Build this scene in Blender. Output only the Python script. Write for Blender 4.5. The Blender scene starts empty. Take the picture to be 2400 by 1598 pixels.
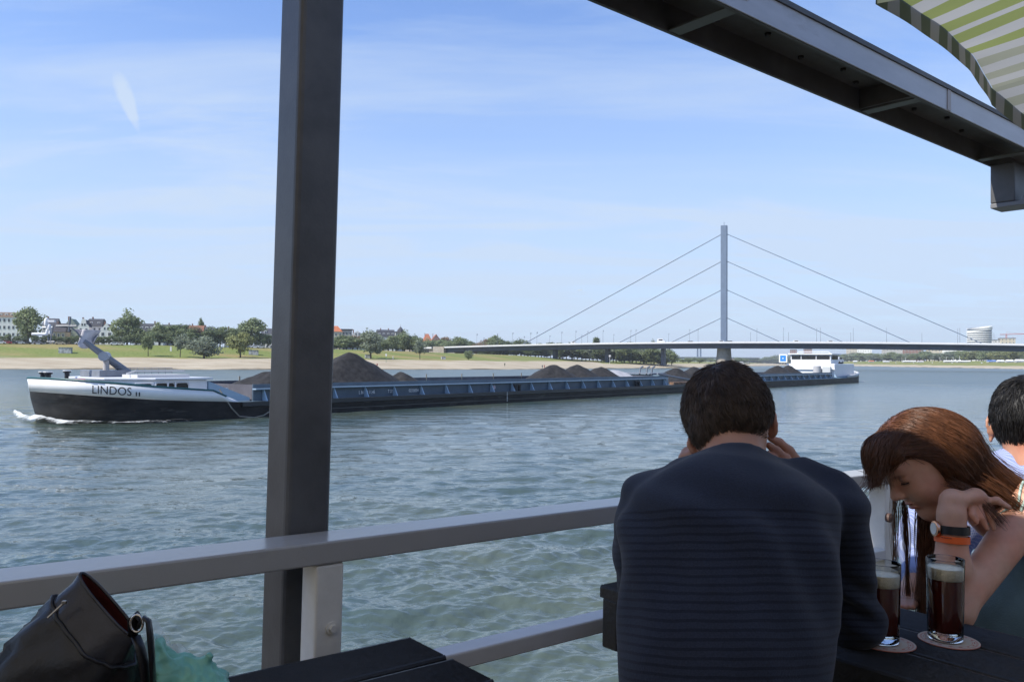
import bpy, bmesh, math, random
import numpy as np
from mathutils import Vector, Matrix, noise as mnoise
random.seed(7); RNG = np.random.default_rng(11)
sc = bpy.context.scene
COL = sc.collection
# ------------------------------------------------------------------ camera, sky, sun, exposure
F_PX, CAMZ = 1920.0, 4.0
PITCH, ROLL = 0.0245, 0.007
cam_d = bpy.data.cameras.new('camera'); cam = bpy.data.objects.new('camera', cam_d); COL.objects.link(cam)
CAMR = Matrix.Rotation(math.pi/2 + PITCH, 3, 'X') @ Matrix.Rotation(ROLL, 3, 'Z')
cam.matrix_world = Matrix.Translation((0, 0, CAMZ)) @ CAMR.to_4x4()
cam_d.sensor_width = 36.0; cam_d.lens = 36.0*F_PX/2400.0
cam_d.clip_start = 0.05; cam_d.clip_end = 30000
sc.camera = cam
SUN_AZ, SUN_EL = math.radians(-115), math.radians(48)      # azimuth clockwise from +Y
sdir = Vector((math.sin(SUN_AZ)*math.cos(SUN_EL), math.cos(SUN_AZ)*math.cos(SUN_EL), math.sin(SUN_EL)))
w = bpy.data.worlds.new('World'); sc.world = w; w.use_nodes = True
nt = w.node_tree; nt.nodes.clear()
def N(nt, t, **kw):
    n = nt.nodes.new(t)
    for k, v in kw.items():
        if hasattr(n, k) and k not in ('Scale',): setattr(n, k, v)
        else: n.inputs[k].default_value = v
    return n
sky = N(nt, 'ShaderNodeTexSky', sky_type='NISHITA', sun_disc=False, sun_elevation=SUN_EL, sun_rotation=SUN_AZ,
        altitude=40.0, air_density=1.0, dust_density=0.5, ozone_density=2.5)
tc = N(nt, 'ShaderNodeTexCoord')
sep = N(nt, 'ShaderNodeSeparateXYZ'); nt.links.new(tc.outputs['Generated'], sep.inputs[0])
zc = N(nt, 'ShaderNodeMath', operation='MAXIMUM'); nt.links.new(sep.outputs['Z'], zc.inputs[0]); zc.inputs[1].default_value = 0.02
za = N(nt, 'ShaderNodeMath', operation='ADD'); nt.links.new(zc.outputs[0], za.inputs[0]); za.inputs[1].default_value = 0.10
dx = N(nt, 'ShaderNodeMath', operation='DIVIDE'); nt.links.new(sep.outputs['X'], dx.inputs[0]); nt.links.new(za.outputs[0], dx.inputs[1])
dy = N(nt, 'ShaderNodeMath', operation='DIVIDE'); nt.links.new(sep.outputs['Y'], dy.inputs[0]); nt.links.new(za.outputs[0], dy.inputs[1])
cb = N(nt, 'ShaderNodeCombineXYZ'); nt.links.new(dx.outputs[0], cb.inputs[0]); nt.links.new(dy.outputs[0], cb.inputs[1])
mp = N(nt, 'ShaderNodeMapping'); nt.links.new(cb.outputs[0], mp.inputs[0])
mp.inputs['Rotation'].default_value = (0, 0, math.radians(-28)); mp.inputs['Scale'].default_value = (0.42, 1.25, 1)
n1 = N(nt, 'ShaderNodeTexNoise'); n1.inputs['Scale'].default_value = 1.25; n1.inputs['Detail'].default_value = 9; n1.inputs['Roughness'].default_value = 0.62; n1.inputs['Distortion'].default_value = 0.8
nt.links.new(mp.outputs[0], n1.inputs['Vector'])
cr = N(nt, 'ShaderNodeValToRGB'); cr.color_ramp.elements[0].position = 0.47; cr.color_ramp.elements[1].position = 0.82
nt.links.new(n1.outputs['Fac'], cr.inputs[0])
# a short broken contrail in the upper left: a mask around one direction of the sky
def dirnode(v):
    d = N(nt, 'ShaderNodeVectorMath', operation='DOT_PRODUCT'); nt.links.new(tc.outputs['Generated'], d.inputs[0]); d.inputs[1].default_value = v; return d
c0 = CAMR @ Vector(((300-1200)/F_PX, (799-242)/F_PX, -1)); c0.normalize()
al = CAMR @ Vector((0.38, -1, 0)); al = (al - c0*al.dot(c0)).normalized(); ac = c0.cross(al)
d1, d2 = dirnode(al), dirnode(ac)
nc = N(nt, 'ShaderNodeTexNoise'); nc.inputs['Scale'].default_value = 60; nc.inputs['Detail'].default_value = 4
nt.links.new(tc.outputs['Generated'], nc.inputs['Vector'])
def mth(op, a, b=None, c=None):
    m = N(nt, 'ShaderNodeMath', operation=op)
    for i, x in enumerate((a, b, c)):
        if x is None: continue
        if isinstance(x, (int, float)): m.inputs[i].default_value = x
        else: nt.links.new(x, m.inputs[i])
    return m.outputs[0]
la = mth('DIVIDE', mth('ABSOLUTE', d1.outputs['Value']), 0.034)
lc = mth('DIVIDE', mth('ABSOLUTE', d2.outputs['Value']), mth('MULTIPLY_ADD', d1.outputs['Value'], -0.12, 0.0085))
con = mth('SUBTRACT', 1.0, mth('ADD', mth('POWER', la, 2.0), mth('POWER', lc, 2.0)))
con = mth('MULTIPLY', mth('MAXIMUM', con, 0.0), mth('MULTIPLY', nc.outputs['Fac'], 1.0))
dfr = dirnode(c0)
con = mth('MULTIPLY', con, mth('GREATER_THAN', dfr.outputs['Value'], 0.5))
cf = mth('MULTIPLY', cr.outputs[0], 0.50)
lmr = N(nt, 'ShaderNodeMapRange', interpolation_type='SMOOTHSTEP'); nt.links.new(zc.outputs[0], lmr.inputs[0]); lmr.inputs[1].default_value = 0.06; lmr.inputs[2].default_value = 0.43; lmr.inputs[3].default_value = 0.92; lmr.inputs[4].default_value = 0.14
lowc = lmr.outputs[0]
cf = mth('MINIMUM', mth('ADD', mth('ADD', cf, mth('MULTIPLY', con, 1.0)), mth('MULTIPLY', lowc, mth('MULTIPLY_ADD', n1.outputs['Fac'], 0.8, 0.55))), 0.93)
tint = N(nt, 'ShaderNodeMix', data_type='RGBA', blend_type='MULTIPLY'); tint.inputs[0].default_value = 1.0
nt.links.new(sky.outputs[0], tint.inputs[6]); tint.inputs[7].default_value = (0.86, 1.11, 1.52, 1)
mixc = N(nt, 'ShaderNodeMix', data_type='RGBA'); nt.links.new(cf, mixc.inputs[0]); nt.links.new(tint.outputs[2], mixc.inputs[6])
mixc.inputs[7].default_value = (4.15, 5.00, 6.25, 1)
bg = N(nt, 'ShaderNodeBackground'); bg.inputs['Strength'].default_value = 0.10
nt.links.new(mixc.outputs[2], bg.inputs['Color'])
wo = N(nt, 'ShaderNodeOutputWorld'); nt.links.new(bg.outputs[0], wo.inputs['Surface'])
sl = bpy.data.lights.new('sun', 'SUN'); sl.energy = 4.2; sl.angle = math.radians(0.53); sl.color = (1.0, 0.95, 0.86)
so = bpy.data.objects.new('sun', sl); COL.objects.link(so); so.rotation_euler = (-sdir).to_track_quat('-Z', 'Y').to_euler(); so.location = (-40, -40, 60)
sc.view_settings.view_transform = 'Standard'; sc.view_settings.look = 'None'
sc.view_settings.exposure = 0.6; sc.view_settings.gamma = 1.0; sc.view_settings.use_curve_mapping = False
sc.cycles.max_bounces = 8; sc.cycles.transparent_max_bounces = 12; sc.cycles.caustics_reflective = False; sc.cycles.caustics_refractive = False
sc.cycles.sample_clamp_indirect = 6.0

# ------------------------------------------------------------------ helpers
def ray(px, py):
    return CAMR @ Vector(((px-1200)/F_PX, (799-py)/F_PX, -1))
CV = Vector((0, 0, CAMZ))
def P(px, py, y):
    r = ray(px, py); return CV + r*(y/r.y)
def PZ(px, py, z):
    r = ray(px, py); return CV + r*((z-CAMZ)/r.z)
UX, WX = Vector((0.780, 0.6258, 0)).normalized(), Vector((-0.6258, 0.780, 0)).normalized()
def PW(px, py, wv):
    r = ray(px, py); return CV + r*(wv/r.dot(WX))
def FF(u, w_, z): return Vector((0, 0, CAMZ+z)) + UX*u + WX*w_        # the terrace: u along the rail, w out over the water
def WORLD(x, y, z): return Vector((x, y, z))
def frame(o, ex, ey, ez):
    o, ex, ey, ez = Vector(o), Vector(ex), Vector(ey), Vector(ez)
    return lambda x, y, z: o + ex*x + ey*y + ez*z

MATS = {}
def mat(name, col, rough=0.6, metal=0.0, var=0.0, scale=8.0, bump=0.0, bscale=None, stretch=(1,1,1), spec=0.5, col2=None, trans=0.0, ior=1.45, sheen=0.0):
    if name in MATS: return MATS[name]
    m = bpy.data.materials.new(name); m.use_nodes = True; t = m.node_tree
    b = t.nodes['Principled BSDF']
    b.inputs['Base Color'].default_value = (*col, 1); b.inputs['Roughness'].default_value = rough; b.inputs['Metallic'].default_value = metal
    b.inputs['Specular IOR Level'].default_value = spec; b.inputs['IOR'].default_value = ior
    if trans: b.inputs['Transmission Weight'].default_value = trans
    if sheen: b.inputs['Sheen Weight'].default_value = sheen; b.inputs['Sheen Roughness'].default_value = 0.5
    if var or bump or col2:
        c = t.nodes.new('ShaderNodeTexCoord'); mpn = t.nodes.new('ShaderNodeMapping'); mpn.inputs['Scale'].default_value = stretch
        t.links.new(c.outputs['Object'], mpn.inputs[0])
        n = t.nodes.new('ShaderNodeTexNoise'); n.inputs['Scale'].default_value = scale; n.inputs['Detail'].default_value = 6; n.inputs['Roughness'].default_value = 0.6
        t.links.new(mpn.outputs[0], n.inputs['Vector'])
        if var or col2:
            r = t.nodes.new('ShaderNodeValToRGB')
            a = tuple(x*(1-var) for x in col); b2 = col2 if col2 else tuple(min(1, x*(1+var)) for x in col)
            r.color_ramp.elements[0].position = 0.34; r.color_ramp.elements[1].position = 0.68
            r.color_ramp.elements[0].color = (*a, 1); r.color_ramp.elements[1].color = (*b2, 1)
            t.links.new(n.outputs['Fac'], r.inputs[0]); t.links.new(r.outputs[0], b.inputs['Base Color'])
        if bump:
            n2 = t.nodes.new('ShaderNodeTexNoise'); n2.inputs['Scale'].default_value = bscale or scale*4; n2.inputs['Detail'].default_value = 5
            t.links.new(mpn.outputs[0], n2.inputs['Vector'])
            bn = t.nodes.new('ShaderNodeBump'); bn.inputs['Strength'].default_value = bump; bn.inputs['Distance'].default_value = 0.02
            t.links.new(n2.outputs['Fac'], bn.inputs['Height']); t.links.new(bn.outputs[0], b.inputs['Normal'])
    MATS[name] = m; return m

ORG = {}
def tag(o, label=None, cat=None, group=None, kind=None):
    if label: o['label'] = label
    if cat: o['category'] = cat
    if group: o['group'] = group
    if kind: o['kind'] = kind
    return o
def thing(name, label, cat, loc=(0, 0, 0), group=None):
    o = bpy.data.objects.new(name, None); COL.objects.link(o); o.location = loc; o.empty_display_size = 0.2
    ORG[o.name] = Vector(loc); return tag(o, label, cat, group)
def link_mesh(name, me, m, parent=None):
    o = bpy.data.objects.new(name, me); COL.objects.link(o)
    ms = m if isinstance(m, (list, tuple)) else [m]
    for x in ms: me.materials.append(x)
    if parent is not None: o.parent = parent; ORG[o.name] = ORG.get(parent.name, Vector((0, 0, 0)))
    else: ORG[o.name] = Vector((0, 0, 0))
    return o
def np_mesh(name, v, f, smooth=True, org=None):
    """numpy arrays of vertices and equal-sided faces to a mesh"""
    v = np.asarray(v, dtype=np.float32); f = np.asarray(f, dtype=np.int32)
    if org is not None: v = v - np.asarray(org, dtype=np.float32)
    me = bpy.data.meshes.new(name); k = f.shape[1]
    me.vertices.add(len(v)); me.vertices.foreach_set('co', v.ravel())
    me.loops.add(f.size); me.loops.foreach_set('vertex_index', f.ravel())
    me.polygons.add(len(f)); me.polygons.foreach_set('loop_start', np.arange(0, f.size, k, dtype=np.int32))
    me.polygons.foreach_set('loop_total', np.full(len(f), k, dtype=np.int32))
    if smooth: me.polygons.foreach_set('use_smooth', np.ones(len(f), dtype=bool))
    me.update(calc_edges=True); me.validate(); return me

class MB:
    def __init__(s): s.v = []; s.f = []; s.mi = []
    def add(s, pts, faces, mi=0):
        k = len(s.v); s.v += [tuple(p) for p in pts]; s.f += [tuple(i+k for i in q) for q in faces]; s.mi += [mi]*len(faces)
    def box(s, fr, a, b, mi=0):
        (x0, y0, z0), (x1, y1, z1) = a, b
        s.add([fr(x, y, z) for z in (z0, z1) for y in (y0, y1) for x in (x0, x1)],
              [(0,2,3,1), (4,5,7,6), (0,1,5,4), (1,3,7,5), (3,2,6,7), (2,0,4,6)], mi)
    def prism(s, fr, poly, z0, z1, mi=0):
        n = len(poly)
        s.add([fr(x, y, z0) for x, y in poly] + [fr(x, y, z1) for x, y in poly],
              [tuple(range(n-1, -1, -1)), tuple(range(n, 2*n))] + [(i, (i+1) % n, (i+1) % n+n, i+n) for i in range(n)], mi)
    def tube(s, pts, r, n=8, cap=True, mi=0, flat=None):
        pts = [Vector(p) for p in pts]; m = len(pts)
        rs = r if isinstance(r, (list, tuple)) else [r]*m
        up = Vector((0, 0, 1)); k = len(s.v); prev = None
        for i in range(m):
            t = (pts[min(i+1, m-1)] - pts[max(i-1, 0)]).normalized()
            if prev is None:
                a = t.cross(up)
                if a.length < 1e-3: a = t.cross(Vector((1, 0, 0)))
            else: a = prev - t*prev.dot(t)
            a.normalize(); b = t.cross(a); prev = a
            for j in range(n):
                q = 2*math.pi*j/n; fl = flat or 1.0
                s.v.append(tuple(pts[i] + a*(math.cos(q)*rs[i]) + b*(math.sin(q)*rs[i]*fl)))
        for i in range(m-1):
            for j in range(n):
                s.f.append((k+i*n+j, k+i*n+(j+1) % n, k+(i+1)*n+(j+1) % n, k+(i+1)*n+j)); s.mi.append(mi)
        if cap:
            s.f.append(tuple(k+j for j in range(n-1, -1, -1))); s.f.append(tuple(k+(m-1)*n+j for j in range(n))); s.mi += [mi, mi]
    def lathe(s, fr, prof, n=24, mi=0, cap=True):
        k = len(s.v); m = len(prof)
        for (r, z) in prof:
            for j in range(n):
                q = 2*math.pi*j/n; s.v.append(tuple(fr(r*math.cos(q), r*math.sin(q), z)))
        for i in range(m-1):
            for j in range(n):
                s.f.append((k+i*n+j, k+i*n+(j+1) % n, k+(i+1)*n+(j+1) % n, k+(i+1)*n+j)); s.mi.append(mi)
        if cap:
            s.f.append(tuple(k+j for j in range(n-1, -1, -1))); s.f.append(tuple(k+(m-1)*n+j for j in range(n))); s.mi += [mi, mi]
    def grid(s, rows, mi=0, wrap=False):
        k = len(s.v); n = len(rows[0])
        for r in rows: s.v += [tuple(p) for p in r]
        for i in range(len(rows)-1):
            for j in range(n if wrap else n-1):
                s.f.append((k+i*n+j, k+i*n+(j+1) % n, k+(i+1)*n+(j+1) % n, k+(i+1)*n+j)); s.mi.append(mi)
    def build(s, name, m, parent=None, smooth=False, bevel=0.0, seg=2, recalc=True):
        o = ORG.get(parent.name, Vector((0, 0, 0))) if parent is not None else Vector((0, 0, 0))
        me = bpy.data.meshes.new(name)
        me.from_pydata([(x-o.x, y-o.y, z-o.z) for x, y, z in s.v], [], s.f)
        if any(s.mi): me.polygons.foreach_set('material_index', s.mi)
        if recalc:
            bm = bmesh.new(); bm.from_mesh(me); bmesh.ops.recalc_face_normals(bm, faces=bm.faces); bm.to_mesh(me); bm.free()
        if smooth:
            me.polygons.foreach_set('use_smooth', [True]*len(me.polygons))
        ob = link_mesh(name, me, m, parent)
        if smooth == 'auto':
            md = ob.modifiers.new('edge', 'EDGE_SPLIT'); md.split_angle = math.radians(38)
        if bevel:
            md = ob.modifiers.new('bevel', 'BEVEL'); md.width = bevel; md.segments = seg; md.limit_method = 'ANGLE'; md.angle_limit = math.radians(40)
        return ob
def thing_mesh(mb, name, label, cat, m, loc, group=None, **kw):
    """a one-mesh thing with its origin at loc"""
    e = bpy.data.objects.new('tmp', None); ORG['tmp_org'] = Vector(loc)
    class _P: name = 'tmp_org'
    o = Vector(loc)
    mb.v = [(x-o.x, y-o.y, z-o.z) for x, y, z in mb.v]
    ob = mb.build(name, m, None, **kw); ob.location = o; ORG[ob.name] = o
    bpy.data.objects.remove(e)
    return tag(ob, label, cat, group)
def copy_tree(o, parent=None):
    c = o.copy(); COL.objects.link(c); c.parent = parent
    for ch in o.children: copy_tree(ch, c)
    return c
def text_mesh(body, size, bold=0.0):
    cu = bpy.data.curves.new('txt', 'FONT'); cu.body = body; cu.size = size; cu.offset = bold; cu.resolution_u = 4
    to = bpy.data.objects.new('txt', cu); COL.objects.link(to)
    dg = bpy.context.evaluated_depsgraph_get(); me = bpy.data.meshes.new_from_object(to.evaluated_get(dg))
    v = [tuple(x.co) for x in me.vertices]; f = [tuple(p.vertices) for p in me.polygons]
    bpy.data.objects.remove(to); bpy.data.curves.remove(cu); bpy.data.meshes.remove(me)
    return v, f

# ---- implicit surfaces: round cones and ellipsoids joined by smooth unions, meshed with surface nets
def V3(p): return np.array([p[0], p[1], p[2]], dtype=float)
def cone(a, b, ra, rb, k=0.012, sq=None):
    return dict(t='c', a=V3(a), b=V3(b), ra=ra, rb=rb, k=k, sq=sq)
def ell(c, r, axes=None, k=0.012, sub=False):
    A = np.eye(3) if axes is None else np.array([list(x) for x in axes], dtype=float)
    return dict(t='e', c=V3(c), r=np.array(r, dtype=float), A=A, k=k, sub=sub)
def prim_eval(p, X):
    if p['t'] == 'e':
        q = ((X - p['c']) @ p['A'].T)/p['r']; L = np.sqrt((q*q).sum(-1)); g = np.sqrt(((q/p['r'])**2).sum(-1)) + 1e-9
        return L*(L-1.0)/g
    a, b = p['a'], p['b']
    if p['sq'] is not None:                       # (direction, factor): squash distances along a direction
        n, s_ = V3(p['sq'][0]), p['sq'][1]; n = n/np.linalg.norm(n)
        X = X + ((X-a) @ n)[..., None]*n*(s_-1.0); b = b + ((b-a) @ n)*n*(s_-1.0)
    ab = b-a; h = np.clip(((X-a) @ ab)/max(1e-9, ab @ ab), 0, 1)
    return np.sqrt(((X - a - h[..., None]*ab)**2).sum(-1)) - (p['ra'] + (p['rb']-p['ra'])*h)
def sdf_net(prims, h):
    lo, hi = [], []
    for p in prims:
        if p['t'] == 'e': R_ = p['r'].max(); lo.append(p['c']-R_); hi.append(p['c']+R_)
        else:
            m_ = max(p['ra'], p['rb']); m_ *= (1.0/min(1.0, p['sq'][1]) if p['sq'] is not None else 1.0)
            p['m'] = m_; lo.append(np.minimum(p['a'], p['b'])-m_); hi.append(np.maximum(p['a'], p['b'])+m_)
    g0 = np.min([l for l, p in zip(lo, prims) if not p.get('sub')], axis=0)-4*h; g1 = np.max([x for x, p in zip(hi, prims) if not p.get('sub')], axis=0)+4*h
    n = np.ceil((g1-g0)/h).astype(int)+1
    D = np.full(n, 0.1, dtype=np.float32)
    for p, l, u in zip(prims, lo, hi):
        mg = 2.5*p['k']+3*h
        i0 = np.maximum(0, np.floor((l-mg-g0)/h).astype(int)); i1 = np.minimum(n, np.ceil((u+mg-g0)/h).astype(int)+1)
        if (i1 <= i0).any(): continue
        ax = [g0[k_]+h*np.arange(i0[k_], i1[k_]) for k_ in range(3)]
        X = np.stack(np.meshgrid(*ax, indexing='ij'), -1)
        d = prim_eval(p, X); s_ = (slice(i0[0], i1[0]), slice(i0[1], i1[1]), slice(i0[2], i1[2])); o = D[s_]; k = p['k']
        if p.get('sub'):
            d = -d; hh = np.clip(0.5-0.5*(d-o)/k, 0, 1); D[s_] = d*(1-hh)+o*hh + k*hh*(1-hh)
        else:
            hh = np.clip(0.5+0.5*(o-d)/k, 0, 1); D[s_] = o*(1-hh)+d*hh - k*hh*(1-hh)
    S = D < 0
    cs = np.zeros(n-1, dtype=int); acc = np.zeros((*(n-1), 3)); cnt = np.zeros(n-1)
    for axis in range(3):
        for o1 in (0, 1):
            for o2 in (0, 1):
                oth = [k_ for k_ in range(3) if k_ != axis]
                sl0 = [None]*3; sl0[axis] = slice(0, n[axis]-1)
                sl0[oth[0]] = slice(o1, n[oth[0]]-1+o1); sl0[oth[1]] = slice(o2, n[oth[1]]-1+o2)
                sl1 = list(sl0); sl1[axis] = slice(1, n[axis])
                a, b = D[tuple(sl0)], D[tuple(sl1)]; cr_ = (a < 0) != (b < 0)
                t = np.where(cr_, a/np.where(cr_, a-b, 1), 0)
                off = np.zeros(3); off[oth[0]] = o1; off[oth[1]] = o2
                for k_ in range(3):
                    acc[..., k_] += np.where(cr_, off[k_] + (t if k_ == axis else 0), 0)
                cnt += cr_
    act = cnt > 0; idx = -np.ones(n-1, dtype=int); idx[act] = np.arange(act.sum())
    ijk = np.argwhere(act); V_ = g0 + h*(ijk + acc[act]/cnt[act][:, None])
    Fs = []
    for axis in range(3):
        o1, o2 = [(1, 2), (2, 0), (0, 1)][axis]
        sl0 = [slice(1, n[k_]-1) for k_ in range(3)]; sl0[axis] = slice(0, n[axis]-1)
        sl1 = list(sl0); sl1[axis] = slice(1, n[axis])
        a, b = S[tuple(sl0)], S[tuple(sl1)]
        e = np.argwhere(a != b); fl = a[tuple(e.T)]
        base = e.copy(); base[:, o1] += 1; base[:, o2] += 1
        def cell(d1_, d2_):
            q = base.copy(); q[:, o1] -= d1_; q[:, o2] -= d2_; return idx[tuple(q.T)]
        quad = np.stack([cell(1, 1), cell(0, 1), cell(0, 0), cell(1, 0)], 1)
        quad[~fl] = quad[~fl][:, ::-1]; Fs.append(quad)
    Fq = np.concatenate(Fs); Fq = Fq[(Fq >= 0).all(1)]
    # two rounds of light smoothing
    for it in range(2):
        s_ = np.zeros_like(V_); c_ = np.zeros(len(V_))
        for i in range(4):
            np.add.at(s_, Fq[:, i], V_[Fq[:, (i+1) % 4]]); np.add.at(s_, Fq[:, i], V_[Fq[:, (i+3) % 4]]); np.add.at(c_, Fq[:, i], 2)
        V_ = 0.5*V_ + 0.5*s_/np.maximum(c_, 1)[:, None]
    return V_, Fq
def vnormals(V_, Fq):
    fn = np.cross(V_[Fq[:, 2]]-V_[Fq[:, 0]], V_[Fq[:, 3]]-V_[Fq[:, 1]]); nn = np.zeros_like(V_)
    for i in range(4): np.add.at(nn, Fq[:, i], fn)
    return nn/np.maximum(1e-12, np.linalg.norm(nn, axis=1))[:, None]
def strands(paths, r0, r1, n=3):
    """(S, K, 3) hair paths to one mesh of thin tapered tubes"""
    S_, K_, _ = paths.shape
    t = np.gradient(paths, axis=1); t /= np.maximum(1e-9, np.linalg.norm(t, axis=2))[..., None]
    rnd = RNG.normal(size=(S_, 1, 3)); a = np.cross(t, rnd); a /= np.maximum(1e-9, np.linalg.norm(a, axis=2))[..., None]; b = np.cross(t, a)
    rr = np.linspace(r0, r1, K_)[None, :, None, None]
    q = np.arange(n)*2*math.pi/n
    V_ = paths[:, :, None, :] + rr*(a[:, :, None, :]*np.cos(q)[None, None, :, None] + b[:, :, None, :]*np.sin(q)[None, None, :, None])
    base = (np.arange(S_)*K_*n)[:, None, None] + (np.arange(K_-1)*n)[None, :, None]
    j = np.arange(n)[None, None, :]; j2 = (j+1) % n
    Fq = np.stack([base+j, base+j2, base+n+j2, base+n+j], -1).reshape(-1, 4)
    return V_.reshape(-1, 3), Fq
# ------------------------------------------------------------------ river, banks, bridge
LBANK = np.array([(-900,60),(-420,190),(-175,280),(-97,311),(-54.5,349),(0,384),(48,463),(99,530),(180,690),(262,900),(420,1250),(600,1750),(820,2500),(900,3000)], float)
RBANK = np.array([(-900,-300),(-100,-40),(100,10),(250,150),(380,400),(432,560),(455,725),(480,950),(512,1200),(590,1650),(700,2050),(860,2550),(905,3000)], float)
POLY = np.concatenate([LBANK, RBANK[::-1]])
def pdist(L, x, y):
    best = np.full(np.shape(x), 1e9)
    for (ax, ay), (bx, by) in zip(L[:-1], L[1:]):
        dx, dy = bx-ax, by-ay; t = np.clip(((x-ax)*dx+(y-ay)*dy)/(dx*dx+dy*dy), 0, 1)
        best = np.minimum(best, np.hypot(x-ax-t*dx, y-ay-t*dy))
    return best
def inriver(x, y):
    c = np.zeros(np.shape(x), bool); n = len(POLY)
    for i in range(n):
        (x0, y0), (x1, y1) = POLY[i], POLY[(i+1) % n]
        if y0 == y1: continue
        c ^= ((y0 > y) != (y1 > y)) & (x < (x1-x0)*(y-y0)/(y1-y0)+x0)
    return c
def bank_d(x, y):
    x = np.asarray(x, float); y = np.asarray(y, float)
    dl, dr = pdist(LBANK, x, y), pdist(RBANK, x, y); s = np.where(inriver(x, y), -1.0, 1.0)
    return dl*s, dr*s
def gz(x, y):
    dl, dr = bank_d(x, y)
    top = np.interp(x, [-400,-175,-60,0,40,80,300], [10.6,10.6,9.4,8.2,6.4,5.0,4.6])
    b3 = np.interp(x, [-60,0,60,150], [4.0,3.9,3.3,2.6])
    f = lambda d, ts, zs: np.interp(d, ts, zs)
    zl = np.where(dl < 50, f(dl, [-40,0,4,50], [-4,0,0.45,1])*np.where(dl > 4, 1, 1), 0)
    zl = np.where(dl <= 4, f(dl, [-40,0,4], [-4,0,0.45]), zl)
    zl = np.where((dl > 4) & (dl <= 48), 0.45 + (b3-0.45)*((dl-4)/44), zl)
    zl = np.where((dl > 48) & (dl <= 66), b3 + 0.5*(dl-48)/18, zl)
    s = np.clip((dl-66)/52, 0, 1); s = s*s*(3-2*s)
    zl = np.where(dl > 66, b3 + 0.5 + (top-b3-0.5)*s, zl)
    zr = f(dr, [-40,0,22,60,95,160], [-4,0,2.4,5.2,8.0,9.0])
    return np.where(dl < dr, zl, zr)
def march(px, d, left=True, y0=150, y1=2600):
    r = ray(px, 850); k = r.x/r.y
    ys = np.arange(y0, y1, 1.0); dl, dr = bank_d(ys*k, ys); v = (dl if left else dr) - d
    own = (dl < dr) if left else (dr < dl)
    ix = np.argwhere((v[:-1] < 0) & (v[1:] >= 0) & own[1:])
    y = ys[ix[0, 0]+1] if len(ix) else y1
    return y*k, y, float(gz(y*k, y))
def ztop(px, py, y): return P(px, py, y).z

def ground_mesh():
    xs = np.concatenate([np.linspace(-4000,-460,16), np.arange(-440,-200,6.0), np.arange(-200,300,3.5), np.arange(300,640,6.0), np.linspace(650,1100,30), np.linspace(1200,6000,14)])
    ys = np.concatenate([np.linspace(-1200,-100,6), np.arange(-80,240,20.0), np.arange(240,620,3.5), np.arange(620,1000,8.0), np.linspace(1010,2800,60), np.linspace(3000,9000,8)])
    X, Y = np.meshgrid(xs, ys, indexing='ij'); Z = gz(X, Y)
    rn = np.vectorize(lambda a, b: mnoise.noise((a*0.03, b*0.03, 1.7)))(X, Y)
    land = ~inriver(X, Y); Z = Z + np.where(land, rn*0.22*np.clip((Z)/3, 0, 1), 0)
    v = np.stack([X, Y, Z], -1).reshape(-1, 3); n0, n1 = X.shape
    i = np.arange(n0*n1).reshape(n0, n1); f = np.stack([i[:-1,:-1], i[1:,:-1], i[1:,1:], i[:-1,1:]], -1).reshape(-1, 4)
    return np_mesh('ground', v, f)
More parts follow.
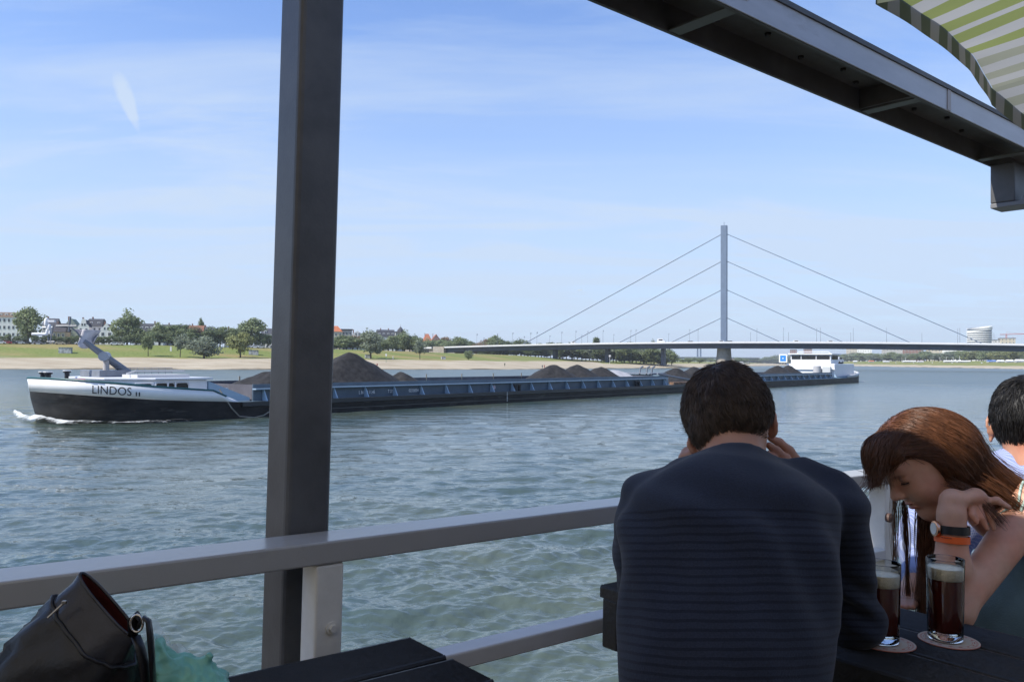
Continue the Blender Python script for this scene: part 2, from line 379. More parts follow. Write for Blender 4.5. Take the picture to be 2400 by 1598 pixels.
def ground_mat():
    m = bpy.data.materials.new('bank_ground'); m.use_nodes = True; t = m.node_tree; b = t.nodes['Principled BSDF']
    b.inputs['Roughness'].default_value = 0.9; b.inputs['Specular IOR Level'].default_value = 0.15
    c = t.nodes.new('ShaderNodeTexCoord'); s = t.nodes.new('ShaderNodeSeparateXYZ'); t.links.new(c.outputs['Object'], s.inputs[0])
    def noise(sc_, st=(1,1,1), det=6):
        mp = t.nodes.new('ShaderNodeMapping'); mp.inputs['Scale'].default_value = st; t.links.new(c.outputs['Object'], mp.inputs[0])
        n = t.nodes.new('ShaderNodeTexNoise'); n.inputs['Scale'].default_value = sc_; n.inputs['Detail'].default_value = det; t.links.new(mp.outputs[0], n.inputs['Vector']); return n.outputs['Fac']
    def ramp(fac, p0, c0, p1, c1):
        r = t.nodes.new('ShaderNodeValToRGB'); r.color_ramp.elements[0].position = p0; r.color_ramp.elements[1].position = p1
        r.color_ramp.elements[0].color = (*c0, 1); r.color_ramp.elements[1].color = (*c1, 1); t.links.new(fac, r.inputs[0]); return r.outputs[0]
    def mix(f, a, b2):
        x = t.nodes.new('ShaderNodeMix'); x.data_type = 'RGBA'; t.links.new(f, x.inputs[0]); t.links.new(a, x.inputs[6]); t.links.new(b2, x.inputs[7]); return x.outputs[2]
    def m2(op, a, b2):
        x = t.nodes.new('ShaderNodeMath'); x.operation = op
        for i, q in enumerate((a, b2)):
            if isinstance(q, (int, float)): x.inputs[i].default_value = q
            else: t.links.new(q, x.inputs[i])
        return x.outputs[0]
    sand = ramp(noise(0.06, (1, 2, 1)), 0.35, (0.33, 0.275, 0.195), 0.7, (0.44, 0.385, 0.29))
    sand = mix(ramp(noise(0.35), 0.55, (0, 0, 0), 0.75, (0.5, 0.5, 0.5)), sand, ramp(noise(2.0), 0.4, (0.20, 0.17, 0.12), 0.6, (0.36, 0.31, 0.24)))
    grass = ramp(noise(0.9, det=8), 0.3, (0.115, 0.150, 0.034), 0.72, (0.20, 0.225, 0.068))
    dry = ramp(noise(0.5), 0.3, (0.25, 0.19, 0.085), 0.7, (0.33, 0.25, 0.12))
    grass = mix(ramp(noise(0.028, (0.6, 1.8, 1)), 0.46, (0, 0, 0), 0.66, (0.8, 0.8, 0.8)), grass, dry)
    hh = m2('ADD', s.outputs['Z'], m2('MULTIPLY', m2('SUBTRACT', noise(0.045, (1, 1, 0)), 0.5), 2.6))
    # the far (right-hand) bank keeps its grass lower down
    lim = m2('SUBTRACT', 3.85, m2('MULTIPLY', m2('GREATER_THAN', s.outputs['X'], 60.0), 1.45))
    gm = m2('MULTIPLY', m2('SUBTRACT', hh, lim), 2.2)
    gm2 = t.nodes.new('ShaderNodeClamp'); t.links.new(gm, gm2.inputs[0])
    base = mix(gm2.outputs[0], sand, grass)
    wet = t.nodes.new('ShaderNodeMapRange'); wet.inputs[1].default_value = 0.05; wet.inputs[2].default_value = 0.35; wet.inputs[3].default_value = 0.35; wet.inputs[4].default_value = 1.0
    t.links.new(hh, wet.inputs[0])
    wm = t.nodes.new('ShaderNodeMix'); wm.data_type = 'RGBA'; wm.blend_type = 'MULTIPLY'; wm.inputs[0].default_value = 1
    t.links.new(base, wm.inputs[6]); t.links.new(wet.outputs[0], wm.inputs[7]); t.links.new(wm.outputs[2], b.inputs['Base Color'])
    bp = t.nodes.new('ShaderNodeBump'); bp.inputs['Strength'].default_value = 0.6; bp.inputs['Distance'].default_value = 0.25
    t.links.new(noise(1.2), bp.inputs['Height']); t.links.new(bp.outputs[0], b.inputs['Normal'])
    return m
go = link_mesh('ground', ground_mesh(), ground_mat()); tag(go, 'sandy beach and grassy dyke of the far river bank', 'ground', kind='structure')

# ---- water: a sheet with real waves near the boat, coarser with distance
def water_mesh():
    ys = [2.0]
    while ys[-1] < 7000: ys.append(ys[-1] + max(0.022, ys[-1]**2/7680*1.7 if ys[-1] < 260 else ys[-1]*0.06))
    ys = np.array(ys); ts = np.linspace(-1.0, 1.0, 720); ts = np.sign(ts)*np.abs(ts)**1.0
    T, Y = np.meshgrid(ts, ys, indexing='ij'); X = T*(Y*0.80+1.0)
    sp = np.maximum(np.gradient(ys)[None, :]*np.ones_like(T), Y*0.80*2/720)
    Z = np.zeros_like(X); r = np.random.default_rng(5)
    gust = 0.72 + 0.5*np.vectorize(lambda a, b: mnoise.noise((a*0.045, b*0.03, 3.1)))(X, Y)
    for i in range(84):
        lam = 0.22*(15.0**(r.random()**1.15)); th = math.radians(-76 + r.normal()*33); k = 2*math.pi/lam
        amp = 0.0125*lam**0.80*(0.55+0.6*r.random()); ph = r.random()*6.283
        wgt = np.clip(lam/(2.6*sp)-0.7, 0, 1)
        q = k*(math.cos(th)*X + math.sin(th)*Y) + ph
        Z += amp*wgt*gust*1.3*(np.sin(q) + 0.34*np.sin(2*q+1.57))*0.40
    v = np.stack([X, Y, Z], -1).reshape(-1, 3); n0, n1 = X.shape
    i = np.arange(n0*n1).reshape(n0, n1); f = np.stack([i[:-1,:-1], i[1:,:-1], i[1:,1:], i[:-1,1:]], -1).reshape(-1, 4)
    return np_mesh('water', v, f)
def water_mat():
    m = bpy.data.materials.new('river_water'); m.use_nodes = True; t = m.node_tree; b = t.nodes['Principled BSDF']
    b.inputs['Roughness'].default_value = 0.06; b.inputs['IOR'].default_value = 1.46; b.inputs['Specular IOR Level'].default_value = 0.5
    c = t.nodes.new('ShaderNodeTexCoord')
    def noise(s, st, det=4, dist=0.0):
        mp = t.nodes.new('ShaderNodeMapping'); mp.inputs['Scale'].default_value = st; mp.inputs['Rotation'].default_value = (0, 0, math.radians(-12)); t.links.new(c.outputs['Object'], mp.inputs[0])
        n = t.nodes.new('ShaderNodeTexNoise'); n.inputs['Scale'].default_value = s; n.inputs['Detail'].default_value = det; n.inputs['Distortion'].default_value = dist; t.links.new(mp.outputs[0], n.inputs['Vector']); return n.outputs['Fac']
    r = t.nodes.new('ShaderNodeValToRGB'); r.color_ramp.elements[0].color = (0.044, 0.072, 0.070, 1); r.color_ramp.elements[1].color = (0.090, 0.106, 0.078, 1)
    r.color_ramp.elements[0].position = 0.35; r.color_ramp.elements[1].position = 0.7
    t.links.new(noise(0.16, (1, 0.5, 1)), r.inputs[0]); t.links.new(r.outputs[0], b.inputs['Base Color'])
    b1 = t.nodes.new('ShaderNodeBump'); b1.inputs['Strength'].default_value = 0.8; b1.inputs['Distance'].default_value = 0.032
    t.links.new(noise(5.0, (0.8, 1, 1), 7, 0.5), b1.inputs['Height'])
    b2 = t.nodes.new('ShaderNodeBump'); b2.inputs['Strength'].default_value = 0.9; b2.inputs['Distance'].default_value = 0.24
    t.links.new(noise(0.62, (0.42, 1, 1), 5, 0.4), b2.inputs['Height']); t.links.new(b1.outputs[0], b2.inputs['Normal'])
    sp_ = t.nodes.new('ShaderNodeSeparateXYZ'); t.links.new(c.outputs['Object'], sp_.inputs[0]); mr_ = t.nodes.new('ShaderNodeMapRange'); t.links.new(sp_.outputs['Y'], mr_.inputs[0]); mr_.inputs[1].default_value = 45; mr_.inputs[2].default_value = 170; mr_.inputs[3].default_value = .06; mr_.inputs[4].default_value = .30; t.links.new(mr_.outputs[0], b.inputs['Roughness'])
    t.links.new(b2.outputs[0], b.inputs['Normal'])
    return m
wo_ = link_mesh('water', water_mesh(), water_mat()); tag(wo_, 'choppy green grey river water', 'river', kind='structure')

# ---- trees -------------------------------------------------------------------------------
LEAF = {
 'mid':    mat('leaf_mid', (0.070, 0.105, 0.036), 0.7, var=0.40, scale=5, col2=(0.150, 0.190, 0.070), spec=0.25),
 'dark':   mat('leaf_dark', (0.045, 0.075, 0.028), 0.7, var=0.40, scale=5, col2=(0.100, 0.135, 0.050), spec=0.25),
 'silver': mat('leaf_silver', (0.070, 0.098, 0.055), 0.7, var=0.45, scale=5, col2=(0.165, 0.20, 0.125), spec=0.25),
 'yellow': mat('leaf_yellow', (0.105, 0.125, 0.030), 0.7, var=0.4, scale=5, col2=(0.20, 0.215, 0.060), spec=0.25),
 'rust':   mat('leaf_rust', (0.115, 0.072, 0.036), 0.7, var=0.4, scale=5, col2=(0.20, 0.125, 0.065), spec=0.25),
}
M_BARK = mat('bark', (0.065, 0.050, 0.036), 0.9, var=0.4, scale=6)
for k_, m_ in LEAF.items():
    t_ = m_.node_tree; b_ = t_.nodes['Principled BSDF']; rm = [l.from_socket for l in t_.links if l.to_socket == b_.inputs['Base Color']][0]
    g_ = t_.nodes.new('ShaderNodeGamma'); g_.inputs[1].default_value = .66; t_.links.new(rm, g_.inputs[0]); t_.links.new(g_.outputs[0], b_.inputs['Base Color'])
    tl_ = t_.nodes.new('ShaderNodeBsdfTranslucent'); t_.links.new(g_.outputs[0], tl_.inputs['Color']); mx_ = t_.nodes.new('ShaderNodeMixShader'); mx_.inputs[0].default_value = .35
    t_.links.new(b_.outputs[0], mx_.inputs[1]); t_.links.new(tl_.outputs[0], mx_.inputs[2]); t_.links.new(mx_.outputs[0], t_.nodes['Material Output'].inputs[0])
CROWNS = {}
def crown_mesh(kind, seed):
    """crown of a tree of height 1, width about 1: leaf-sized faces in clumps"""
    if (kind, seed) in CROWNS: return CROWNS[(kind, seed)]
    r = np.random.default_rng(seed*17+len(kind)); V_, F_ = [], []
    spec = {'round': (0.56, 0.44, 0.40, 40, 60, 0.033), 'tall': (0.53, 0.47, 0.34, 46, 60, 0.031), 'bush': (0.47, 0.47, 0.44, 46, 66, 0.028),
            'lollipop': (0.62, 0.38, 0.40, 34, 56, 0.034), 'hedge': (0.52, 0.47, 0.48, 30, 46, 0.042)}[kind]
    zc_, hz, hr, nc_, per, ls = spec
    for c in range(nc_):
        d = r.normal(size=3); d /= np.linalg.norm(d); rad = r.random()**0.35*0.86
        cc = np.array([d[0]*hr*rad, d[1]*hr*rad, zc_ + d[2]*hz*rad])
        if kind == 'tall': cc[:2] *= (1.25-0.75*max(0, (cc[2]-zc_)/hz))
        cs_ = (0.10+0.09*r.random())
        pts = r.normal(size=(per, 3)); pts /= np.linalg.norm(pts, axis=1)[:, None]; pts *= (r.random((per, 1))**0.5)
        pts = cc + pts*cs_*np.array([1.15, 1.15, 0.8])
        for q in pts:
            n_ = (q-cc)/cs_ + r.normal(size=3)*0.55 + np.array([0, 0, 0.45]); n_ /= np.linalg.norm(n_)
            a = np.cross(n_, r.normal(size=3)); a /= np.linalg.norm(a); b = np.cross(n_, a); s_ = ls*(0.55+0.9*r.random())
            k = len(V_); V_ += [q-a*s_, q-b*s_*0.7, q+a*s_, q+b*s_*0.7]; F_.append((k, k+1, k+2, k+3))
    me = np_mesh('crown', np.array(V_), np.array(F_), smooth=False); CROWNS[(kind, seed)] = me; return me
TRUNKS = {}
def trunk_mesh(kind, seed):
    if (kind, seed) in TRUNKS: return TRUNKS[(kind, seed)]
    r = random.Random(seed); mb = MB(); top = {'round': .55, 'tall': .6, 'bush': .35, 'lollipop': .5, 'hedge': .4}[kind]
    mb.tube([(0, 0, -0.06), (0, 0, 0.02), (0.01, 0, top*0.5), (0.0, 0.01, top)], [0.034, 0.026, 0.02, 0.012], 7)
    for i in range(5):
        a = r.random()*6.28; z = top*(0.5+0.45*r.random())
        mb.tube([(0, 0, z), (math.cos(a)*0.1, math.sin(a)*0.1, z+0.10), (math.cos(a)*0.22, math.sin(a)*0.22, z+0.24)], [0.011, 0.008, 0.004], 5)
    me = bpy.data.meshes.new('trunk'); me.from_pydata(mb.v, [], mb.f); me.update(); TRUNKS[(kind, seed)] = me; return me
NTREE = [0]
def behind_bridge(px):
    k = ray(px, 850); k = k.x/k.y; y = (560+13.4+145*.498-6.7*.498)/(1+.498*k) + random.uniform(14, 60)     # just past the far edge of the deck
    return y*k, y, float(gz(y*k, y))
def tree(name, px, d, top, wpx, kind, leaf, label, group=None, left=True, xyz=None):
    NTREE[0] += 1; seed = NTREE[0] % 5
    x, y, z = xyz if xyz else (behind_bridge(px) if d == 'B' else march(px, d, left))
    h = max(2.0, ztop(px, top, y) - z)*1.05; wd = wpx*1.08*y/F_PX/(0.86 if kind != 'tall' else 0.80)
    t = thing(name, label, 'tree', (x, y, z), group)
    key = 'crown_%s_%d_%s' % (kind, seed, leaf)
    me0 = crown_mesh(kind, seed)
    me = CROWNS.get(key)
    if me is None:
        me = me0.copy(); me.materials.clear(); me.materials.append(LEAF[leaf]); CROWNS[key] = me
    c = bpy.data.objects.new('crown', me); COL.objects.link(c); c.parent = t
    tm = trunk_mesh(kind, seed)
    if not tm.materials: tm.materials.append(M_BARK)
    k = bpy.data.objects.new('trunk', tm); COL.objects.link(k); k.parent = t
    t.scale = (wd, wd, h); t.rotation_euler = (0, 0, random.random()*6.28)
    return t
# trees standing on the lawn and the prominent ones behind it
tree('willow', 478, 58, 783, 80, 'bush', 'silver', 'wide grey green willow bush reaching down to the grass edge')
tree('lawn_tree', 422, 72, 785, 34, 'lollipop', 'silver', 'small round silvery tree on a thin trunk, beside the wide willow bush')
tree('lawn_tree', 347, 74, 779, 30, 'lollipop', 'mid', 'small dark green lawn tree on a thin trunk under the tall bushy tree')
tree('lawn_tree', 563, 72, 774, 56, 'round', 'yellow', 'yellow green lawn tree standing near the black steel pillar')
tree('lawn_tree', 869, 70, 774, 66, 'round', 'silver', 'broad grey green tree on the lawn by the white painted box')
tree('lawn_tree', 984, 72, 796, 31, 'lollipop', 'silver', 'small round pale topped tree beside the stone ramp near the bridge end')
tree('bush', 1098, 70, 818, 20, 'bush', 'mid', 'small round bush under the near end of the bridge')
tree('poplar', 65, 120, 714, 62, 'tall', 'mid', 'tall tree beside the white house with the brown roof')
tree('poplar', 297, 122, 730, 64, 'tall', 'mid', 'tall bushy tree between the white gabled house and the slate roofed house')
tree('poplar', 590, 120, 744, 66, 'tall', 'mid', 'tall dark tree just beside the black steel pillar')
tree('bank_tree', 372, 124, 757, 46, 'tall', 'mid', 'pale loose tree in front of the white gable, beside a darker tree')
tree('bank_tree', 415, 122, 758, 62, 'round', 'dark', 'dark round tree between a pale loose tree and a rusty one')
tree('bank_tree', 455, 124, 766, 50, 'round', 'rust', 'rust brown tree in the row of trees behind the lawn')
tree('bank_tree', 515, 122, 763, 56, 'round', 'mid', 'mid green tree just beside the rust brown tree')
tree('cypress', 470, 210, 744, 19, 'tall', 'dark', 'dark narrow treetop rising above the roofs behind the rust brown tree')
tree('bank_tree', 805, 120, 792, 40, 'round', 'mid', 'olive tree in front of the flat topped villa')
tree('bank_tree', 838, 124, 785, 36, 'round', 'rust', 'brownish tree behind the broad grey green lawn tree')
tree('bank_tree', 920, 120, 788, 40, 'round', 'mid', 'olive tree in front of the slate mansard roof')
tree('bank_tree', 948, 124, 777, 40, 'tall', 'mid', 'loose tall tree below the pointed turret')
tree('bank_tree', 975, 126, 785, 36, 'round', 'dark', 'dark tree behind the small round pale topped tree')
tree('bank_tree', 1015, 'B', 794, 34, 'round', 'dark', 'dark tree in front of the orange roofed house')
tree('bank_tree', 1045, 'B', 788, 34, 'tall', 'rust', 'brownish tree beside the orange roofed house, above the bridge end')
tree('bank_tree', 1075, 'B', 786, 40, 'tall', 'mid', 'loose mid green tree above the white parapet at the bridge end')
tree('bank_tree', 1115, 'B', 803, 34, 'round', 'rust', 'low brownish tree above the bridge parapet')
tree('bank_tree', 1158, 'B', 785, 44, 'tall', 'mid', 'leaning pale tree rising over the bridge parapet near its end')
G = 'clipped trees along the promenade below the houses'
for i, px in enumerate(list(range(-15, 60, 17)) + list(range(80, 345, 15)) + list(range(600, 640, 15))):
    if 240 < px < 245: continue
    tree('promenade_tree', px, 114, 786+random.uniform(-3, 3), 18, 'hedge', 'dark', 'small dark clipped tree in the promenade row below the houses', G)
for px in (318, 333, 352, 392, 405, 436, 448, 490, 502, 536, 548, 575, 606):
    tree('promenade_tree', px, 118, 774+random.uniform(-8, 8), 46, random.choice(['round', 'tall']), random.choice(['mid', 'dark']), 'leafy tree in the green belt behind the lawn trees', 'trees in the belt behind the lawn trees')
for px in (783, 796, 812, 826, 846, 858, 884, 897, 909, 930, 944, 960, 972):
    tree('promenade_tree', px, 116+random.uniform(0, 25), 793+random.uniform(-9, 6), 42, random.choice(['round', 'tall']), random.choice(['mid', 'dark', 'mid']), 'leafy tree in the belt between the pillar and the bridge end', 'trees in the belt by the bridge end')
G = 'trees seen under and over the bridge deck'
for i, px in enumerate(range(1112, 1572, 9)):
    tree('river_tree', px+random.uniform(-4, 4), 'B', random.choice([812, 816, 806, 809, 803]) + (4 if px > 1480 else 0), random.uniform(30, 46), random.choice(['round', 'tall', 'bush']), random.choice(['dark', 'mid', 'dark', 'silver']), 'dark leafy tree in the row behind the bridge piers', G)
for px, tp, wd in ((1220, 794, 34), (1310, 799, 36), (1342, 800, 22), (1397, 791, 24), (1478, 798, 30), (1530, 797, 16)):
    tree('river_tree', px, 'B', tp, wd, 'round', 'dark', 'treetop peeking over the white edge of the bridge', 'treetops over the bridge edge')
for i, px in enumerate(range(1575, 1800, 13)):
    tree('river_tree', px, 60+random.uniform(0, 200), 839+random.uniform(-2, 3), 24, 'round', 'mid', 'far tree on the low bank beyond the bridge pylon', 'far trees beyond the bridge pylon', xyz=None if False else march(px, 60+random.uniform(0, 120), True, 700, 2600))
G = 'trees along the far town quay'
for i, px in enumerate(range(1732, 2440, 8)):
    dd = random.uniform(110, 150); f = (px-1735)/665.0
    tp = np.interp(px, [1735, 1830, 1950, 2060, 2200, 2290, 2400], [839, 834, 829, 827, 824, 820, 818]) + random.uniform(-3, 4)
    tree('quay_tree', px+random.uniform(-4, 4), dd, float(tp), random.uniform(26, 40), random.choice(['round', 'bush', 'bush', 'round']), random.choice(['mid', 'dark', 'mid', 'silver']) if px < 2265 else random.choice(['mid', 'yellow']), 'leafy tree on the quay below the town blocks', G, left=False)

for px in (992, 1002, 1010, 1024, 1034, 1052, 1062, 1070, 1085, 1096):
    tree('promenade_tree', px, 'B', 800+random.uniform(-6, 5), 38, random.choice(['round', 'tall']), random.choice(['mid', 'dark', 'mid']), 'leafy tree behind the approach ramp at the bridge end', 'trees behind the approach ramp')
for px, tp, wd in ((1078, 797, 30), (1092, 793, 34), (1104, 799, 30), (1128, 797, 34), (1142, 793, 36), (1172, 792, 38), (1186, 797, 30), (1204, 799, 34), (1236, 799, 26), (1262, 803, 30)):
    tree('river_tree', px, 'B', tp, wd, random.choice(['round', 'tall']), random.choice(['mid', 'dark', 'rust', 'mid']), 'treetop standing over the bridge parapet near its land end', 'treetops over the land end of the bridge')
# ---- the cable-stayed bridge ---------------------------------------------------------------
BD, BN = Vector((0.895, -0.446, 0)).normalized(), Vector((0.446, 0.895, 0)).normalized()
def BR(a, off, z): return Vector((145, 560, 0)) + BD*a + BN*off + Vector((0, 0, z))
def bz(a): return 17.9 - 2.7*(a/205.0)**2
M_WHITE = mat('bridge_white', (0.66, 0.66, 0.66), 0.5, var=0.06, scale=0.4)
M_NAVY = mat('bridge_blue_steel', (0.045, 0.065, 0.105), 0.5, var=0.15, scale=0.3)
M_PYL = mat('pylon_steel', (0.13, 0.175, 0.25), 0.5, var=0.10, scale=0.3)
M_CONC = mat('concrete', (0.33, 0.29, 0.24), 0.85, var=0.2, scale=0.6, bump=0.2)
M_ASPH = mat('asphalt', (0.05, 0.05, 0.05), 0.9)
br = thing('cable_stayed_bridge', 'long cable stayed bridge with one blue pylon and white deck edge', 'bridge', BR(0, 0, 0))
AA = [-214 + i*(560/56.0) for i in range(57)]
mb = MB(); mb.grid([[BR(a, o, bz(a)+dz) for o, dz in ((-15, -1.05), (-15, 0), (-14.6, 0), (-14.6, -0.9))] for a in AA])
mb.grid([[BR(a, o, bz(a)+dz) for o, dz in ((15, -1.35), (15, 0), (14.6, 0), (14.6, -0.9))] for a in AA]); mb.build('parapet', M_WHITE, br)
mb = MB(); mb.grid([[BR(a, o, bz(a)-0.9) for o in (-14.6, 14.6)] for a in AA]); mb.build('roadway', M_ASPH, br)
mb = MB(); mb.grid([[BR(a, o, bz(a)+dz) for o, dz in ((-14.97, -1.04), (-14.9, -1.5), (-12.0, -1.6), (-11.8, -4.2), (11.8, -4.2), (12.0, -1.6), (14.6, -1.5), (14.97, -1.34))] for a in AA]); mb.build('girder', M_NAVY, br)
mb = MB(); mb.prism(lambda x, y, z: BR(x, y, z), [(-2.0, -1.6), (2.0, -1.6), (2.0, 1.6), (-2.0, 1.6)], 16.5, 97.8); mb.tube([BR(0, 0, 97.7), BR(0, 0, 100.2)], 0.16, 6); mb.build('pylon', M_PYL, br)
for k, zt in ((4, 91.9), (3, 73.2), (2, 53.6), (1, 34.5)):
    for s in (-1, 1):
        a1 = s*38.8*k; mb = MB(); mb.tube([BR(s*1.9, 0, zt), BR(a1, 0, bz(a1)-0.8)], 0.30 if s < 0 else 0.26, 6); mb.build('stay_cable', M_PYL, br)
mb = MB()
rows = []
for zz, sx, sy in ((-1.5, 5.4, 8.5), (3, 5.0, 8.2), (9, 4.4, 7.6), (13.75, 4.1, 7.2)):
    rows.append([BR(math.copysign(abs(math.cos(q))**0.7, math.cos(q))*sx, math.copysign(abs(math.sin(q))**0.7, math.sin(q))*sy, zz) for q in [2*math.pi*i/28 for i in range(28)]])
mb.grid(rows, wrap=True); mb.build('pylon_pier', M_CONC, br, smooth=True)
for a in (-168, -125.5, -84, -42.4):
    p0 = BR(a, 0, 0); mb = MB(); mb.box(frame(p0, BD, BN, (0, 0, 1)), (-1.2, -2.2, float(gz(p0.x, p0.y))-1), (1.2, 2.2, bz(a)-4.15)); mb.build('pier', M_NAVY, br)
p0 = BR(330, 0, 0); mb = MB(); mb.box(frame(p0, BD, BN, (0, 0, 1)), (-6, -14, -1), (10, 14, bz(330)-4.15)); mb.build('abutment', M_CONC, br)
mb = MB(); mb.box(BR, (-224, -15.4, 3), (-214.1, 15.4, bz(-214)+.1)); mb.box(BR, (-214.05, -12.5, 3), (-206, 12.5, bz(-214)-4.3)); mb.build('abutment', M_CONC, br)
# approach behind the abutment: parapet on a retaining wall with an underpass
ap = thing('approach_ramp', 'concrete approach ramp with underpass beside the bridge end', 'ramp', BR(-250, 0, 5))
mb = MB(); mb.box(BR, (-300, -14, 3), (-245, 14, 13.4)); mb.box(BR, (-229, -13, 3), (-224.2, 13, 13.4)); mb.build('retaining_wall', M_CONC, ap)
mb = MB(); mb.box(BR, (-245, -10, 3), (-229, 13, 13.0)); mb.build('underpass', mat('underpass_shade', (0.03, 0.03, 0.035), 0.9), ap)  # solid near-black block painted as the shade of the opening
mb = MB(); mb.box(BR, (-300, -14.6, 13.4), (-226, -13.4, 14.7)); mb.build('parapet', M_WHITE, ap)
mb = MB(); mb.prism(lambda x, y, z: BR(y, z, x), [(4.2, -1.0), (9.6, -1.0), (9.6, 0.6), (4.2, 0.6)], -0.1, 0.1)
st = MB(); st.add([BR(-254, -42, 4.6), BR(-240, -42, 4.6), BR(-240, -15, 9.6), BR(-254, -15, 9.6), BR(-254, -42, 2.6), BR(-240, -42, 2.6), BR(-240, -15, 3.6), BR(-254, -15, 3.6)],
    [(0,1,2,3), (4,7,6,5), (0,4,5,1), (1,5,6,2), (2,6,7,3), (3,7,4,0)])
thing_mesh(st, 'stone_ramp', 'grey paved stone ramp leading down to the lawn', 'ramp', mat('grey_paving', (0.24, 0.24, 0.25), 0.8, var=0.15, scale=1.5), BR(-247, -28, 5))
M_LAMP = mat('lamp_grey', (0.22, 0.25, 0.29), 0.5)
def bridge_a(px, off):
    k = ray(px, 850); k = k.x/k.y
    return ((560+BN.y*off)*k - 145 - BN.x*off)/(BD.x - BD.y*k)
lamp0 = None
for i, px in enumerate((1117, 1133, 1165, 1201, 1228, 1243, 1258, 1288, 1316, 1349, 1363, 1377, 1413, 1438, 1478, 1490, 1567, 1616, 1636, 1759, 1774, 1836, 1848, 1914, 1923, 1994, 2000, 2078, 2161, 2245, 2250, 2330)):
    off = (-10, 0, 10)[i % 3]; a = bridge_a(px, off); h = (9.5, 7.0, 10.0)[i % 3]
    if lamp0 is None:
        lamp0 = thing('street_lamp', 'slim grey lamp post standing on the bridge roadway', 'street lamp', BR(a, off, bz(a)-0.9), 'lamp posts along the bridge deck')
        mb = MB(); o = BR(a, off, bz(a)-0.9); mb.tube([o, o+Vector((0, 0, 1))], [0.13, 0.08], 6); mb.build('pole', M_LAMP, lamp0)
        mb = MB(); mb.tube([o+Vector((0, 0, 1)), o+BN*1.2+Vector((0, 0, 1.01))], 0.06, 5); mb.build('lamp_arm', M_LAMP, lamp0); lo = lamp0
    else: lo = copy_tree(lamp0)
    lo.location = BR(a, off, bz(a)-0.9); lo.scale = (1, 1, h)
# vehicles crossing the bridge: only their upper halves clear the parapet
M_GLASS_D = mat('dark_glass', (0.02, 0.022, 0.025), 0.08)
M_TYRE = mat('tyre', (0.02, 0.02, 0.02), 0.8)
def vehicle(px, off, L, H, col, name, label, cat):
    a = bridge_a(px, off); t = thing(name, label, cat, BR(a, off, bz(a)-0.9)); z = bz(a)-0.9
    fr = lambda x, y, zz: BR(a+x, off+y, z+zz)
    mb = MB(); hf = H*0.62 if H < 2 else H*0.98
    mb.prism(lambda x, y, zz: fr(x, zz, y), [(-L/2, .35), (L/2, .35), (L/2, H*.55), (L*.34, H*.6), (L*.22, H), (-L*.46, H), (-L/2, H*.6)], -.9, .9)
    mb.build('body', mat('paint_'+label.split()[0], col, 0.3), t)
    mb = MB(); mb.box(fr, (-L*.30, -.92, H*.62), (L*.20, .92, H*.88)); mb.build('window', M_GLASS_D, t)
    for sx in (-1, 1):
        mb = MB(); c = (sx*L*.3, 0, .34)
        mb.tube([fr(c[0], -.95, .34), fr(c[0], .95, .34)], .34, 10); mb.build('wheel', M_TYRE, t)
vehicle(1550, -8, 5.6, 3.4, (0.75, 0.75, 0.75), 'van', 'white delivery van driving along the bridge near its second pier', 'van')
vehicle(1345, -8, 4.6, 2.4, (0.72, 0.72, 0.73), 'van', 'white van on the bridge above the small round treetop row', 'van')
vehicle(1620, -5, 4.4, 1.7, (0.12, 0.10, 0.10), 'car', 'dark car on the bridge shortly before the pylon', 'car')
vehicle(1692, -9, 4.6, 1.9, (0.55, 0.57, 0.6), 'car', 'silver car passing in front of the bridge pylon', 'car')
vehicle(1712, -9, 4.4, 1.6, (0.09, 0.1, 0.12), 'car', 'black car just past the bridge pylon', 'car')
vehicle(1868, -9, 4.5, 1.9, (0.8, 0.8, 0.8), 'car', 'white car on the bridge above the blue signal board', 'car')
vehicle(1948, -9, 4.5, 1.8, (0.7, 0.72, 0.74), 'car', 'pale car on the bridge above the wheelhouse roof', 'car')
# the far second bridge
fb = thing('distant_bridge', 'distant white bridge with twin thin pylons seen behind the concrete pier', 'bridge', (400, 1750, 0))
q0, q1 = P(1540, 836, 1650), P(1775, 838, 1900)
mb = MB(); d = (q1-q0).normalized(); fr = frame(q0, d, Vector((-d.y, d.x, 0)), (0, 0, 1)); L = (q1-q0).length
mb.box(fr, (0, -8, -1.3), (L, 8, 0.6)); mb.build('deck', M_WHITE, fb)
mb = MB(); mb.box(fr, (0, -6, -3.6), (L, 6, -1.32)); mb.build('girder', M_NAVY, fb)
for px in (1635, 1642):
    o = P(px, 837, 1760); mb = MB(); mb.box(frame(o, (1,0,0), (0,1,0), (0,0,1)), (-1.5, -1.5, -9), (1.5, 1.5, P(px, 815, 1760).z-o.z)); mb.build('pylon', M_PYL, fb)
for px in (1642, 1715):
    o = P(px, 839, 1770); mb = MB(); mb.box(frame(o, (1,0,0), (0,1,0), (0,0,1)), (-7, -4, -14), (7, 4, -1.5)); mb.build('pier', M_CONC, fb)
# ------------------------------------------------------------------ houses and town blocks
WALLC = {'white': (0.80, 0.79, 0.76), 'cream': (0.52, 0.46, 0.36), 'grey': (0.42, 0.40, 0.38), 'tan': (0.40, 0.32, 0.22), 'green': (0.30, 0.35, 0.28), 'brick': (0.24, 0.13, 0.10), 'offwhite': (0.58, 0.57, 0.56)}
ROOFC = {'slate': (0.055, 0.058, 0.070), 'brown': (0.16, 0.115, 0.085), 'orange': (0.42, 0.135, 0.06), 'rust': (0.22, 0.10, 0.06), 'green': (0.20, 0.26, 0.19), 'dark': (0.05, 0.045, 0.05)}
def wallm(k): return mat('wall_'+k, WALLC[k], 0.85, var=0.10, scale=0.35)
def roofm(k): return mat('roof_'+k, ROOFC[k], 0.8, var=0.25, scale=1.2)
M_WFR = mat('window_white', (0.7, 0.7, 0.68), 0.5)
M_PANE = mat('window_pane', (0.03, 0.035, 0.045), 0.1)
